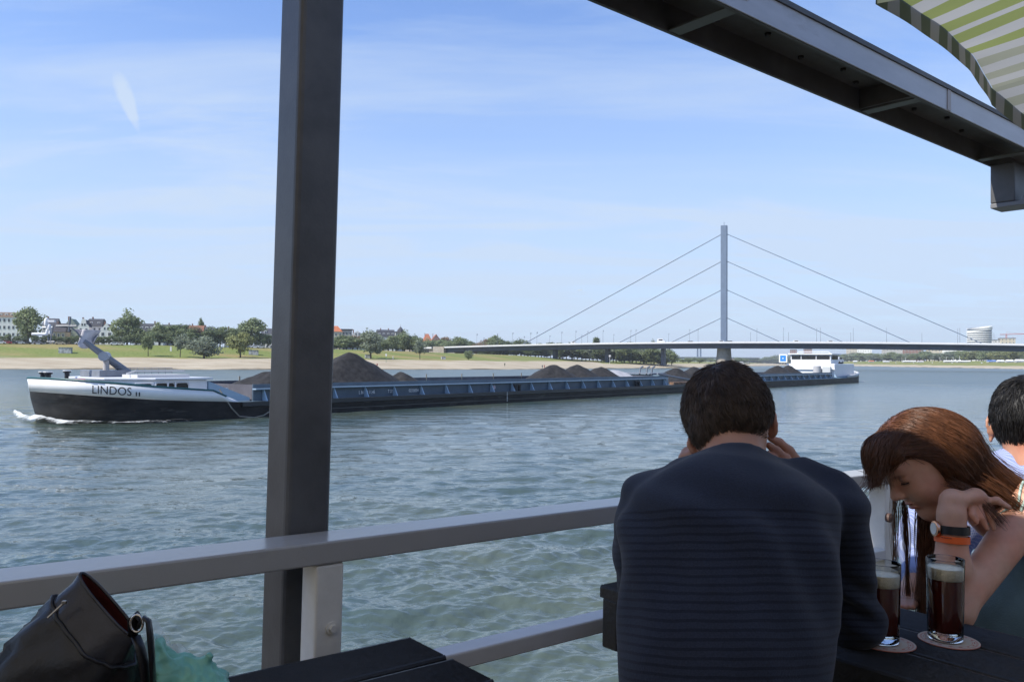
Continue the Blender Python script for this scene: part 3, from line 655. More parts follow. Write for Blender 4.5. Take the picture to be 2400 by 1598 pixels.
def unit_window():
    mb = MB()
    mb.box(WORLD, (-.5, -.06, -.5), (.5, .0, .5), 0); mb.box(WORLD, (-.38, -.085, -.40), (-.03, -.061, .40), 1); mb.box(WORLD, (.03, -.085, -.40), (.38, -.061, .40), 1)
    me = bpy.data.meshes.new('window'); me.from_pydata(mb.v, [], mb.f); me.polygons.foreach_set('material_index', mb.mi); me.update()
    me.materials.append(M_WFR); me.materials.append(M_PANE); return me
WIN = unit_window()
def add_window(parent, x, y, z, wd, ht):
    o = bpy.data.objects.new('window', WIN); COL.objects.link(o); o.parent = parent; o.location = (x, y, z); o.scale = (wd, 1, ht); return o
def house(px0, px1, d, ye, yt, wall, roof, style, label, nf=3, nc=3, left=True, dorm=0, chim=1, depth=11, name='town_house', cat='house', base=0.0, winw=1.1, faceA=None, curvy=False):
    pc = (px0+px1)/2; x, y, z = march(pc, d, left); z -= 0.3 - base
    wd = (px1-px0)*y/F_PX; he = ztop(pc, ye, y)-z; hr = ztop(pc, yt, y)-z
    t = thing(name, label, cat, (x, y, z)); ang = faceA if faceA is not None else (0.26 if left else -0.5); t.rotation_euler = (0, 0, ang)
    ORG[t.name] = Vector((0, 0, 0))
    h = wd/2; mb = MB()
    if style == 'gable':
        if curvy:
            pr = [(-h, 0), (h, 0), (h, he), (h*.80, he+.25*(hr-he)), (h*.48, he+.36*(hr-he)), (h*.42, he+.72*(hr-he)), (h*.2, hr), (-h*.2, hr), (-h*.42, he+.72*(hr-he)), (-h*.48, he+.36*(hr-he)), (-h*.80, he+.25*(hr-he)), (-h, he)]
        else: pr = [(-h, 0), (h, 0), (h, he), (0, hr), (-h, he)]
        mb.prism(lambda a, b, c: Vector((a, c, b)), pr, 0, .5)
        mb.prism(lambda a, b, c: Vector((a, c, b)), [(-h*.98, 0), (h*.98, 0), (h*.98, he-.05), (-h*.98, he-.05)], .5, depth)
        mb.build('wall', wallm(wall), t)
        r = MB(); r.prism(lambda a, b, c: Vector((a, c, b)), [(-h*.99, he-.2), (h*.99, he-.2), (0, hr-.35)], .5, depth); rf = r.build('roof', roofm(roof), t)
    else:
        mb.box(WORLD, (-h, 0, 0), (h, depth, he))
        mb.build('wall', wallm(wall), t); r = MB()
        if style == 'eaves': r.prism(lambda a, b, c: Vector((c, a, b)), [(-.4, he), (depth+.4, he), (depth*.5, hr)], -h-.1, h+.1)
        elif style == 'mansard':
            r.prism(lambda a, b, c: Vector((c, a, b)), [(-.3, he), (depth+.3, he), (depth-2, he+(hr-he)*.8), (depth*.5, hr), (2, he+(hr-he)*.8)], -h-.05, h+.05)
        elif style == 'hip':
            zz = hr; q = h*.35
            r.add([(-h-.3, -.3, he), (h+.3, -.3, he), (h+.3, depth+.3, he), (-h-.3, depth+.3, he), (-q, depth/2, zz), (q, depth/2, zz)], [(0,1,5,4), (1,2,5), (2,3,4,5), (3,0,4), (3,2,1,0)])
        else: r.box(WORLD, (-h-.4, -.4, he+.002), (h+.4, depth+.4, max(hr, he+.35)))
        rf = r.build('roof', roofm(roof), t)
        for i in range(dorm):
            xx = -h + wd*(i+.5)/dorm; zz = he+(hr-he)*.35; m2 = MB(); m2.box(WORLD, (xx-.75, .9 if style == 'mansard' else 1.0, he+.1), (xx+.75, 5, zz+.9)); dm = m2.build('dormer', wallm('white'), t)
            wn = add_window(dm, xx, .89 if style == 'mansard' else .99, zz+.15, 1.0, 1.1)
    for i in range(chim):
        m2 = MB(); xx = h*(-.55+.9*i); m2.box(WORLD, (xx-.35, depth*.5-.35, he), (xx+.35, depth*.5+.35, hr+1.0)); m2.build('chimney', wallm('brick'), rf)
    fh = he/nf
    for fl in range(nf):
        for c in range(nc):
            add_window(t, -h + wd*(c+.5)/nc, 0, fh*(fl+.55), winw, fh*.52)
    if style == 'gable':
        for s in (-1, 1): add_window(t, s*h*.24, 0, he+(hr-he)*.28, .9, 1.5)
    return t
house(-45, 40, 168, 743, 730, 'white', 'brown', 'mansard', 'big white house with brown mansard roof at the picture edge', 4, 9, dorm=7, depth=13)
house(98, 128, 172, 762, 745, 'offwhite', 'slate', 'eaves', 'slate roofed house behind the barge radar mast', 3, 3)
house(122, 150, 164, 778, 757, 'tan', 'dark', 'eaves', 'tan house with low dark roof behind the barge mast', 2, 3)
house(146, 182, 174, 768, 745, 'green', 'green', 'gable', 'house with green roof and steep gable behind the barge mast', 3, 3)
house(182, 206, 168, 766, 747, 'white', 'slate', 'gable', 'narrow white house with a curved baroque gable', 3, 2, curvy=True)
house(204, 236, 174, 765, 746, 'white', 'slate', 'mansard', 'white balcony house under a dark slate roof', 3, 3, dorm=2)
house(233, 262, 162, 775, 757, 'white', 'rust', 'gable', 'white house with a pointed gable and three rows of windows', 2, 2, winw=1.6)
house(261, 276, 164, 779, 774, 'white', 'dark', 'flat', 'low white annex beside the pointed white gable', 2, 1, chim=0)
house(314, 358, 170, 776, 757, 'offwhite', 'slate', 'mansard', 'slate roofed house with a row of white dormers', 3, 4, dorm=4)
house(352, 380, 168, 772, 756, 'white', 'slate', 'gable', 'white gable with dark roof behind the pale loose tree', 3, 2)
house(380, 436, 176, 768, 760, 'grey', 'slate', 'eaves', 'long grey house under a low slate roof behind the dark round tree', 2, 6)
house(440, 474, 170, 776, 762, 'cream', 'rust', 'eaves', 'house with rusty red roof behind the brown tree', 2, 3)
house(472, 500, 172, 778, 765, 'offwhite', 'slate', 'eaves', 'low house with slate roof and skylight', 2, 3)
house(526, 558, 168, 785, 768, 'cream', 'brown', 'gable', 'brown roofed gable house left of the tall dark tree', 2, 2)
house(556, 585, 172, 780, 768, 'offwhite', 'brown', 'eaves', 'brown roofed house behind the yellow green tree', 2, 3)
house(612, 648, 168, 783, 769, 'white', 'slate', 'eaves', 'white house with slate roof beside the black pillar', 3, 4, dorm=2)
house(772, 801, 168, 777, 763, 'cream', 'orange', 'hip', 'beige house with bright orange hipped roof beside the pillar', 3, 3)
house(800, 824, 170, 774, 771, 'grey', 'slate', 'flat', 'flat topped beige villa with overhanging cornice', 3, 3, chim=0)
house(822, 852, 174, 785, 775, 'white', 'slate', 'gable', 'white low gabled house behind the broad lawn tree', 2, 3)
house(852, 890, 178, 790, 778, 'offwhite', 'slate', 'eaves', 'pale house partly hidden by the broad lawn tree', 2, 4)
house(884, 925, 172, 790, 772, 'white', 'slate', 'mansard', 'slate mansard house with many dormers near the turret', 3, 4, dorm=4, chim=2)
tr = house(928, 948, 170, 779, 777, 'offwhite', 'slate', 'flat', 'slate grey corner house with a pointed turret', 3, 2, chim=0)
mb = MB(); yv = march(938, 170)[1]; hz0 = ztop(938, 778, yv)-tr.location.z; hz1 = ztop(938, 765, yv)-tr.location.z
mb.lathe(WORLD, [(2.7, hz0-.2), (2.2, hz0+.5*(hz1-hz0)*.7), (0.05, hz1)], 8); mb.tube([Vector((0, 0, hz1-.2)), Vector((0, 0, hz1+1.5))], .07, 5)
tu = mb.build('turret_roof', roofm('slate'), tr)
house(992, 1012, 420, 800, 782, 'brick', 'orange', 'hip', 'house with orange hipped roof behind the small round tree', 2, 2)
house(1010, 1034, 430, 798, 783, 'brick', 'orange', 'gable', 'orange roofed brick house with pointed gable near the bridge end', 2, 2)
# the town blocks across the river bend
def block(px0, px1, d, yt, wall, label, nf, nc, faceA=-0.35, dep=18, winw=2.0, base=0):
    return house(px0, px1, d, yt+1, yt, wall, 'slate', 'flat', label, nf, nc, left=False, chim=0, depth=dep, name='office_block', cat='building', faceA=faceA, winw=winw)
block(1852, 1867, 260, 819, 'brick', 'brown tower block above the blue signal board', 6, 3)
block(1884, 1903, 260, 817.5, 'brick', 'wider brown tower block above the wheelhouse roof', 6, 4)
block(1985, 2009, 240, 815, 'cream', 'beige block beside the white slab building under the bridge', 6, 4)
block(2011, 2042, 220, 814, 'white', 'white slab office building seen under the bridge deck', 6, 6)
block(2070, 2114, 220, 816, 'grey', 'low grey and white office building under the bridge deck', 4, 6)
block(2120, 2162, 200, 817, 'brick', 'reddish town building seen under the bridge deck', 4, 6)
block(2176, 2212, 200, 817, 'cream', 'cream town building seen under the bridge deck', 4, 5)
block(2215, 2256, 200, 815, 'white', 'white town building under the bridge, beside the dark trees', 4, 5)
block(2332, 2352, 190, 796, 'offwhite', 'pale apartment block rising above the bridge deck', 7, 3)
block(2348, 2378, 200, 792, 'cream', 'stepped beige apartment block above the bridge deck', 8, 4)
# curved tower with white floor bands
x, y, z = march(2296, 230, False); H = ztop(2296, 771, y)-z; R = 55*y/F_PX/2
ct = thing('office_tower', 'oval office tower with white floor bands and slanted top', 'building', (x, y, z))
mb = MB(); mb.lathe(frame((x, y, z), (1, 0, 0), (0, .75, 0), (0, 0, 1)), [(R*.97, 0), (R*.97, H)], 40); mb.build('glazing', mat('tower_glass', (0.06, 0.09, 0.13), 0.15), ct, smooth='auto')
nfl = 15
for i in range(nfl):
    mb = MB(); z0 = H*(i+.15)/nfl; z1 = z0+H/nfl*.48
    rows = []
    for rr, zz in ((R*.9, z0), (R*1.02, z0), (R*1.02, z1), (R*.9, z1)):
        row = []
        for j in range(40):
            q = 2*math.pi*j/40; sl = (math.cos(q)*1.8 if i == nfl-1 else math.cos(q)*0.3)
            row.append(Vector((x+rr*math.cos(q), y+.75*rr*math.sin(q), z+zz+sl)))
        rows.append(row)
    mb.grid(rows+[rows[0]], wrap=True); mb.build('floor_band', wallm('white'), ct, smooth='auto')
mb = MB(); rows = []
for rr, dz in ((R*1.02, 0), (R*1.02, 1), (R*.98, 1), (R*.98, 0)):
    rows.append([Vector((x+rr*math.cos(q), y+.75*rr*math.sin(q), z+H-.5+dz*(3.0+2.6*math.cos(q-.3)))) for q in [2*math.pi*j/40 for j in range(40)]])
mb.grid(rows+[rows[0]], wrap=True); mb.build('crown_band', wallm('white'), ct, smooth='auto')
# tower cranes
M_CRANE = mat('crane_red', (0.45, 0.10, 0.07), 0.6)
for (px, yt, x0, x1, lab) in ((2359, 784, 2344, 2425, 'taller red tower crane with long jib above the bridge deck'), (2373, 795, 2362, 2382, 'lower red crane with short jib above the bridge deck')):
    x, y, z = march(px, 260, False); zt = ztop(px, yt, y); sp = y/F_PX
    t = thing('tower_crane', lab, 'crane', (x, y, z)); mb = MB()
    for sx, sy in ((-.8, -.8), (.8, -.8), (.8, .8), (-.8, .8)): mb.tube([(x+sx, y+sy, z), (x+sx, y+sy, zt)], .22, 4)
    mb.build('mast', M_CRANE, t); mb = MB(); mb.tube([((x+(x0-px)*sp), y, zt), (x+(x1-px)*sp, y, zt+1.5)], .45, 4); mb.tube([(x, y, zt), (x, y, zt+4), (x+(x1-px)*sp*.7, y, zt+1.2)], .14, 4); mb.build('jib', M_CRANE, t)
# quay: tents, coaches, gangways and pontoons on the far right bank
M_TENT = mat('tent_white', (0.78, 0.78, 0.78), 0.6); M_TENTB = mat('tent_blue', (0.10, 0.20, 0.48), 0.6)
k = 0
for px0, px1, yt, colr, lab in ((2116, 2146, 845.0, M_TENT, 'long white tent roof on the quay left of the flag poles'), (2150, 2164, 846, M_TENT, 'short white tent roof beside the long white one'), (2212, 2240, 844.5, M_TENT, 'white tent roof on the quay just past the flag poles'), (2242, 2273, 844.8, M_TENT, 'long white tent roof between the flag poles and gangway'),
                           (2314, 2334, 844, M_TENTB, 'blue market tent on the quay'), (2337, 2352, 843.5, M_TENT, 'small white market tent next to the blue one'), (2358, 2374, 843, M_TENT, 'second small white market tent past the blue one'), (2380, 2398, 842, M_TENT, 'white market tent at the picture edge'),
                           (2070, 2084, 846, M_TENT, 'white tent beside the first gangway on the quay'), (2000, 2008, 845, M_TENT, 'lone small white tent on the far quay'), (2036, 2048, 845, mat('tent_orange', (0.55, 0.16, 0.05), 0.6), 'orange stall on the far quay')):
    pc = (px0+px1)/2; x, y, z = march(pc, 72, False); wd = (px1-px0)*y/F_PX; h = max(1.8, ztop(pc, yt, y)-z)
    t = thing('market_tent', lab, 'tent', (x, y, z)); mb = MB(); e = frame((x, y, z), (1, 0, 0), (0, 1, 0), (0, 0, 1))
    mb.prism(lambda a, b, c: e(c, a, b), [(-2.5, h*.55), (2.5, h*.55), (0, h)], -wd/2, wd/2); mb.build('tent_roof', colr, t)
    mb = MB(); mb.box(e, (-wd/2+.2, -2.3, 0), (wd/2-.2, 2.3, h*.55-.02)); mb.build('tent_wall', mat('tent_side', (0.35, 0.36, 0.38), 0.8, var=0.3, scale=.4), t)
for px, yt in ((2114, 838), (2122, 837), (2203, 837), (2218, 836), (2234, 836), (2249, 835)):
    x, y, z = march(px, 76, False); mb = MB(); mb.tube([(x, y, z), (x, y, ztop(px, yt, y))], .22, 5)
    thing_mesh(mb, 'flag_pole', 'bare white flag pole on the far quay in front of the trees', 'flag pole', M_WHITE, (x, y, z), 'flag poles on the far quay')
M_RUST = mat('pontoon_red', (0.13, 0.05, 0.045), 0.6)
for i, (px, px2, lab) in enumerate(((2077, 2100, 'first'), (2119, 2142, 'second'), (2160, 2186, 'third'), (2204, 2232, 'fourth'), (2262, 2302, 'fifth'))):
    x, y, z = march(px, -3, False); x2, y2, z2 = march(px2, 56, False)
    t = thing('pontoon', lab.capitalize() + ' dark red pontoon of the quay row, counted from the barge stern', 'pontoon', (x, y, 0), 'pontoons at the far quay')
    mb = MB(); mb.box(frame((x, y, 0), (1, 0, 0), (0, 1, 0), (0, 0, 1)), (-4.5, -4, -.3), (4.5, 3, 1.2)); mb.build('float', M_RUST, t)
    g = thing('gangway', lab.capitalize() + ' white gangway sloping up the quay, counted from the barge stern', 'gangway', (x, y, 1), 'gangways at the far quay')
    mb = MB(); a, b = Vector((x, y, 1.3)), Vector((x2, y2, z2+.6)); mb.tube([a, b], .5, 4); mb.build('walkway', M_WHITE, g)
    mb = MB(); mb.tube([a+Vector((0, 0, 1.2)), b+Vector((0, 0, 1.2))], .12, 4); mb.build('handrail', M_WHITE, g)
x, y, z = march(2400, -4, False); mb = MB(); mb.box(frame((x, y, 0), (1, 0, 0), (0, 1, 0), (0, 0, 1)), (-4, -4, -.3), (6, 3, 2.2)); thing_mesh(mb, 'pontoon', 'dark red pontoon hull at the picture edge by the far bank', 'pontoon', M_RUST, (x, y, 0))
# excursion boats beyond the pylon
def cruiser(px, y, L, label):
    o = P(px, 855, y); o.z = 0; t = thing('excursion_boat', label, 'boat', o); e = frame(o, (0.9, .43, 0), (-.43, .9, 0), (0, 0, 1))
    mb = MB(); mb.prism(e, [(-L/2, -2), (L*.3, -2.2), (L/2, 0), (L*.3, 2.2), (-L/2, 2)], -.2, 1.6); mb.build('hull', M_WHITE, t)
    mb = MB(); mb.box(e, (-L*.42, -1.7, 1.62), (L*.22, 1.7, 3.4)); cb_ = mb.build('cabin', M_WHITE, t)
    mb = MB(); mb.box(e, (-L*.40, -1.75, 2.1), (L*.20, 1.75, 2.9)); mb.build('window', M_GLASS_D, cb_)
    mb = MB(); mb.tube([e(L*.1, 0, 3.4), e(L*.1, 0, 7)], .09, 5); mb.build('mast', M_WHITE, t)
cruiser(1751, 1150, 18, 'white excursion boat near the sandy spit beyond the pylon')
for px, yy in ((1600, 1300), (1622, 1320), (1706, 1500)):
    cruiser(px, yy, 20, {1600: 'distant white boat moored at the low bank, first past the bridge pier', 1622: 'distant white boat moored at the low bank just before the far twin pylons'}[px]) if px != 1706 else cruiser(px, yy, 22, 'distant white boat just beyond the bridge pier')
for i, px in enumerate(range(1716, 1850, 9)):
    x, y, z = march(px, 30, True, 700, 2600) if px < 1740 else march(px, 60, False, 700, 2600)
    mb = MB(); e = frame((x, y, z), (1, 0, 0), (0, 1, 0), (0, 0, 1)); mb.box(e, (-4, -1.2, .4), (4, 1.2, 3.2)); mb.box(e, (-3.6, -1.25, 1.7), (3.6, 1.25, 2.6)); thing_mesh(mb, 'coach', 'tiny white coach parked along the distant bank beyond the pylon', 'coach', M_WHITE, (x, y, z), 'coaches along the distant bank')
# small things on the meadow and beach of the near bank
def shed(px, d, w_, h, label, base=(0.42, 0.43, 0.45)):
    x, y, z = march(px, d); t = thing('shed', label, 'shed', (x, y, z)); e = frame((x, y, z), (.97, .24, 0), (-.24, .97, 0), (0, 0, 1))
    mb = MB(); mb.box(e, (-w_/2, -1.3, -.2), (w_/2, 1.3, h)); mb.build('wall', mat('graffiti', base, 0.8, var=0.55, scale=1.1, col2=(0.62, 0.62, 0.63)), t)
    mb = MB(); mb.box(e, (-w_/2-.12, -1.42, h+.002), (w_/2+.12, 1.42, h+.14)); mb.build('roof', mat('shed_roof', (0.4, 0.4, 0.4), .8), t)
shed(153, 84, 5.0, 2.3, 'grey graffiti covered shed on the grass below the houses')
shed(594, 84, 4.4, 2.2, 'grey graffiti covered shed on the grass beside the black pillar')
shed(862, 74, 2.9, 1.9, 'white painted box with blue marks under the broad lawn tree', (0.62, 0.64, 0.66))
shed(1039, 72, 2.1, 1.5, 'small white box on the grass below the bridge end', (0.66, 0.67, 0.70))
x, y, z = march(905, 34); t = thing('marker_pole', 'thin green marker pole with white board on the sandy beach', 'marker', (x, y, z))
mb = MB(); mb.tube([(x, y, z), (x, y, ztop(905, 828, y))], .09, 6); mb.build('pole', mat('pole_green', (0.10, 0.25, 0.14), .5), t)
mb = MB(); zt = ztop(905, 830, y); mb.box(frame((x, y, zt), (1,0,0), (0,1,0), (0,0,1)), (-.35, -.14, -.9), (.35, -.10, .2)); mb.build('board', M_WHITE, t)
x, y, z = march(1429, 32); t = thing('marker_pole', 'thin marker pole with white board beside the third bridge pier', 'marker', (x, y, z))
mb = MB(); mb.tube([(x, y, z), (x, y, ztop(1429, 832, y))], .1, 6); mb.build('pole', M_WHITE, t)
mb = MB(); zt = ztop(1429, 834, y); mb.box(frame((x, y, zt), (1,0,0), (0,1,0), (0,0,1)), (-.6, -.14, -.6), (.6, -.10, .6)); mb.build('board', M_WHITE, t)
x, y, z = march(1476, 55); t = thing('sign_board', 'blue and white sign board at the meadow edge behind the bridge piers', 'sign', (x, y, z))
mb = MB(); mb.tube([(x, y, z), (x, y, z+2.5)], .08, 5); mb.build('post', M_LAMP, t); mb = MB(); mb.box(frame((x, y, z+2.6), (1,0,0), (0,1,0), (0,0,1)), (-1, -.1, -.8), (1, 0, .9)); mb.build('panel', mat('sign_blue', (0.15, 0.35, 0.65), .5), t)
for px, lab in ((400, 'pale'), (533, 'tall')):
    x, y, z = march(px, 92 if px == 400 else 112); mb = MB(); mb.box(frame((x, y, z), (1,0,0), (0,1,0), (0,0,1)), (-.35, -.1, 0), (.35, .1, 2.2)); thing_mesh(mb, 'sign_board', lab+' white notice board standing on the meadow', 'sign', M_WHITE, (x, y, z))
def walker(px, d, col, label, h=1.72):
    x, y, z = march(px, d); t = thing('person', label, 'person', (x, y, z)); skin = mat('skin_far', (0.45, 0.27, 0.2), .6)
    v, f = sdf_net([cone((x-.09, y, z+.02), (x-.08, y, z+.85*h/1.72), .07, .10, .05), cone((x+.10, y, z+.02), (x+.08, y, z+.85*h/1.72), .07, .10, .05), cone((x, y, z+.9), (x, y, z+1.38), .15, .19, .06), cone((x, y, z+1.4), (x, y, z+1.62), .07, .11, .04),
        cone((x-.22, y, z+1.38), (x-.27, y, z+.85), .06, .045, .04), cone((x+.22, y, z+1.38), (x+.27, y, z+.85), .06, .045, .04)], .05)
    ob = link_mesh('body', np_mesh('body', v, f, org=(x, y, z)), mat('cloth_'+label.split()[2], col, .8), t)
for px, d, col, lab in ((884, 9, (0.25, 0.05, 0.05), 'person in red sitting near the water edge on the sandy beach'), (1183, 16, (0.06, 0.08, 0.05), 'person in green standing on the beach below the bridge'),
                        (1271, 4, (0.04, 0.05, 0.09), 'person in navy beside another at the water edge'), (1276, 4, (0.3, 0.07, 0.06), 'person in crimson beside another at the water edge'), (921, 60, (0.5, 0.5, 0.5), 'person in grey walking on the meadow near the marker pole')):
    walker(px, d, col, lab)
cars = [(2, 'white', (.7,.7,.7)), (16, 'red', (.4,.04,.04)), (30, 'dark', (.04,.04,.05)), (46, 'silver', (.5,.52,.54)), (62, 'black', (.03,.03,.03)), (88, 'grey', (.2,.2,.22)), (140, 'beige', (.45,.4,.3)), (186, 'pale', (.6,.6,.58)), (268, 'snowy', (.75,.75,.75)), (279, 'ivory', (.7,.66,.56)), (597, 'bright', (.7,.7,.7)), (612, 'dusty', (.6,.6,.55))]
for px, cn, col in cars:
    x, y, z = march(px, 110.5); t = thing('parked_car', '%s car parked on the promenade under the clipped trees' % cn, 'car', (x, y, z)); e = frame((x, y, z), (.95, .3, 0), (-.3, .95, 0), (0, 0, 1))
    mb = MB(); mb.prism(lambda a, b, c: e(a, c, b), [(-2.1, .3), (2.1, .3), (2.1, .85), (1.3, .95), (.7, 1.45), (-1.2, 1.45), (-2, .95)], -.8, .8); mb.build('body', mat('car_'+cn, col, .3), t)
    mb = MB(); mb.box(e, (-1.1, -.83, .98), (.8, .83, 1.32)); mb.build('window', M_GLASS_D, t)
    for sx in (-1.3, 1.3): mb = MB(); mb.tube([e(sx, -.85, .32), e(sx, .85, .32)], .32, 10); mb.build('wheel', M_TYRE, t)
# airliner
o = P(1359, 680, 4200); t = thing('airliner', 'tiny white airliner low in the sky above the bridge cables', 'aeroplane', o); t.scale = (.7, .7, .7); e = frame(o, (-.97, .25, -.04), (.25, .97, 0), (0, 0, 1))
mb = MB(); mb.tube([e(-17, 0, .6), e(-12, 0, 0), (e(10, 0, 0)), e(17, 0, -.3), e(19, 0, -.5)], [.5, 1.8, 1.9, 1.2, .3], 8); mb.build('fuselage', M_WHITE, t, smooth=True)
mb = MB(); mb.prism(e, [(4, 0), (-4, 16), (-6, 16), (-3, 0), (-6, -16), (-4, -16)], -.7, -.4); mb.build('wing', M_WHITE, t)
mb = MB(); mb.prism(lambda a, b, c: e(a, c, b), [(-12, 1), (-17, 6), (-19, 6), (-17.5, 1)], -.2, .2); mb.prism(e, [(-13, 0), (-17, 6), (-18.5, 6), (-17, 0), (-18.5, -6), (-17, -6)], .4, .6); mb.build('tail_fin', M_WHITE, t)
# ------------------------------------------------------------------ the loaded barge convoy
B0, BB, BNN = Vector((-13.5, 62.4, 0)), Vector((0.619, 0.7854, 0)).normalized(), Vector((-0.7854, 0.619, 0)).normalized()
def BG(s, t, z): return B0 + BB*s + BNN*t + Vector((0, 0, z))
HB = 5.72
M_HULL = mat('hull_black', (0.009, 0.009, 0.010), 0.5, var=0.5, scale=0.6, col2=(0.028, 0.027, 0.027), stretch=(1, 1, 3), spec=.25)
M_BOWW = mat('bow_white', (0.80, 0.80, 0.80), 0.35, var=0.04, scale=0.5)
M_BLUE = mat('barge_blue', (0.080, 0.112, 0.146), 0.5, var=0.14, scale=0.8)
M_BLUE_LIT = mat('barge_blue_lit', (0.32, 0.43, 0.53), 0.45)  # sunlight on ledges and stiffeners put into a paler blue
M_HOLD = mat('hold_inside', (0.11, 0.105, 0.12), 0.7, var=0.25, scale=0.7)
M_DECK = mat('barge_deck', (0.10, 0.16, 0.20), 0.6, var=0.2, scale=1.5)
M_COAL = mat('coal', (0.012, 0.0115, 0.012), 0.85, var=0.5, scale=2.5, col2=(0.030, 0.028, 0.028), bump=0.9, bscale=4.0)
M_STEELG = mat('steel_grey', (0.17, 0.185, 0.21), 0.45, var=0.12, scale=2)
M_DARK = mat('fitting_dark', (0.02, 0.025, 0.03), 0.4)
M_SIGNW = mat('mark_white', (0.75, 0.75, 0.75), 0.6)
def plan(s_end, s0, n=20, ex=2.7, hb=HB):
    """near side -> round the bow -> far side, as (s, t) with t from 0 to 11.44"""
    pts = []
    for i in range(n+1):
        q = math.pi*i/n; c, s_ = math.sin(q), math.cos(q)
        pts.append((s0 - (s0-s_end)*abs(c)**(2/ex), HB - hb*math.copysign(abs(s_)**(2/ex), s_)))
    return pts
S0 = -12.0
def weather(m, col, sc_, st, thr, amount):
    t = m.node_tree; b = t.nodes['Principled BSDF']; c = t.nodes.new('ShaderNodeTexCoord'); mp = t.nodes.new('ShaderNodeMapping'); mp.inputs['Scale'].default_value = st; t.links.new(c.outputs['Object'], mp.inputs[0])
    n = t.nodes.new('ShaderNodeTexNoise'); n.inputs['Scale'].default_value = sc_; n.inputs['Detail'].default_value = 8; n.inputs['Roughness'].default_value = .7; t.links.new(mp.outputs[0], n.inputs['Vector'])
    r = t.nodes.new('ShaderNodeMapRange'); r.inputs[1].default_value = thr; r.inputs[2].default_value = thr+.09; r.inputs[4].default_value = amount; t.links.new(n.outputs['Fac'], r.inputs[0])
    x = t.nodes.new('ShaderNodeMix'); x.data_type = 'RGBA'; x.inputs[7].default_value = (*col, 1); t.links.new(r.outputs[0], x.inputs[0])
    l = [q for q in t.links if q.to_socket == b.inputs['Base Color']]
    if l: t.links.new(l[0].from_socket, x.inputs[6])
    else: x.inputs[6].default_value = b.inputs['Base Color'].default_value
    t.links.new(x.outputs[2], b.inputs['Base Color'])
weather(M_HULL, (0.075, 0.070, 0.066), 1.1, (.35, .35, 2.2), .57, .7); weather(M_HULL, (0.10, 0.055, 0.035), 2.6, (1, 1, .35), .66, .6)
weather(M_BLUE, (0.16, 0.095, 0.06), 2.2, (1, 1, .4), .66, .7); weather(M_BLUE_LIT, (0.2, 0.12, 0.08), 2.4, (1, 1, .5), .66, .6); weather(M_BOWW, (0.50, 0.44, 0.38), 1.6, (1, 1, .25), .64, .5)
def hull_pt(fr_, z):                                      # hull side of the fore barge: fr_ from 0 (near side start) to 1 (far side)
    pass
def bow_end(z): return float(np.interp(z, [-.6, 0, .6, 1.2, 1.9, 2.8], [-17.4, -18.0, -18.2, -18.4, -18.5, -18.65]))
def sheer(s):  return float(np.interp(s, [-19.5, -14, -8.2, 62], [1.88, 1.40, 1.08, 1.06]))
def bulw(s):   return float(np.interp(s, [-19.5, -14, -10.2, -8.2], [2.78, 2.22, 1.92, 1.085]))
fore = thing('coal_barge', 'fore coal barge with white bow lettered LINDOS II and blue hold sides', 'barge', BG(20, HB, 0))
SE = 61.5
NB = 40
def side_row(zf, s_stern=SE):
    """one line of the hull: zf(s) gives the height there"""
    row = []
    ss = [s_stern] + list(np.linspace(50, -8.2, 18)) + [-9.2, -10.2, -11.1, S0]
    for s in ss: row.append((s, 0.0))
    p0 = plan(-19.0, S0, NB)[1:-1]
    row += p0
    for s in reversed(ss): row.append((s, 2*HB))
    out = []
    for s, t in row:
        z = zf(s); 
        if s < S0: s = S0 - (S0-s)*(S0-bow_end(z))/(S0+19.0)
        out.append(BG(s, t, z))
    return out
mb = MB(); mb.grid([side_row(lambda s: -.6), side_row(lambda s: 0.0), side_row(lambda s: min(.55, sheer(s)*.45)), side_row(lambda s: sheer(s)*.75), side_row(sheer)])
k = len(mb.v); rr = side_row(lambda s: -.6); rt = side_row(sheer); 
mb.add([rt[0], rt[-1], rr[-1], rr[0]], [(0, 1, 2, 3)])
hull = mb.build('hull', M_HULL, fore, smooth='auto')
mb = MB()                                                 # rubbing strake along the sheer
ss = [SE, 40, 20, 0, -8]
mb.grid([[BG(s, a, 1.06+b) for a, b in ((.02, 0.02), (-.10, 0.0), (-.10, -.30), (.02, -.34))] for s in ss]); mb.build('rubbing_strake', M_DARK, fore)
mb = MB()                                                 # thin pale line along the hull side
mb.grid([[BG(s, -.035, z_) for z_ in (0.30, 0.335)] for s in (SE, 40, 20, 5, -6)]); mb.build('hull_line', mat('hull_grey_line', (0.13, 0.13, 0.13), .6), fore)
r0, r1 = side_row(lambda s: sheer(s)+.01), side_row(bulw)
i0 = next(i for i, p in enumerate(r0) if (p-B0).dot(BB) <= -8.2+.02); i1 = len(r0)-i0
mb = MB(); mb.grid([r0[i0:i1], r1[i0:i1]]); bw = mb.build('bow_plating', M_BOWW, fore, smooth='auto'); md = bw.modifiers.new('thick', 'SOLIDIFY'); md.thickness = .06; md.offset = 0
mb = MB(); mb.tube(r1[i0+1:i1-1], .07, 6); mb.build('bow_rail', mat('rail_teal', (0.02, 0.09, 0.10), .5), fore)
mb = MB(); dk = [p for p in side_row(lambda s: min(sheer(s), 1.3)-.02)]; c = BG(10, HB, 1.1)
n = len(dk); h2 = n//2
mb.grid([[dk[i], dk[n-1-i]] for i in range(h2)]); mb.build('deck', M_DECK, fore)
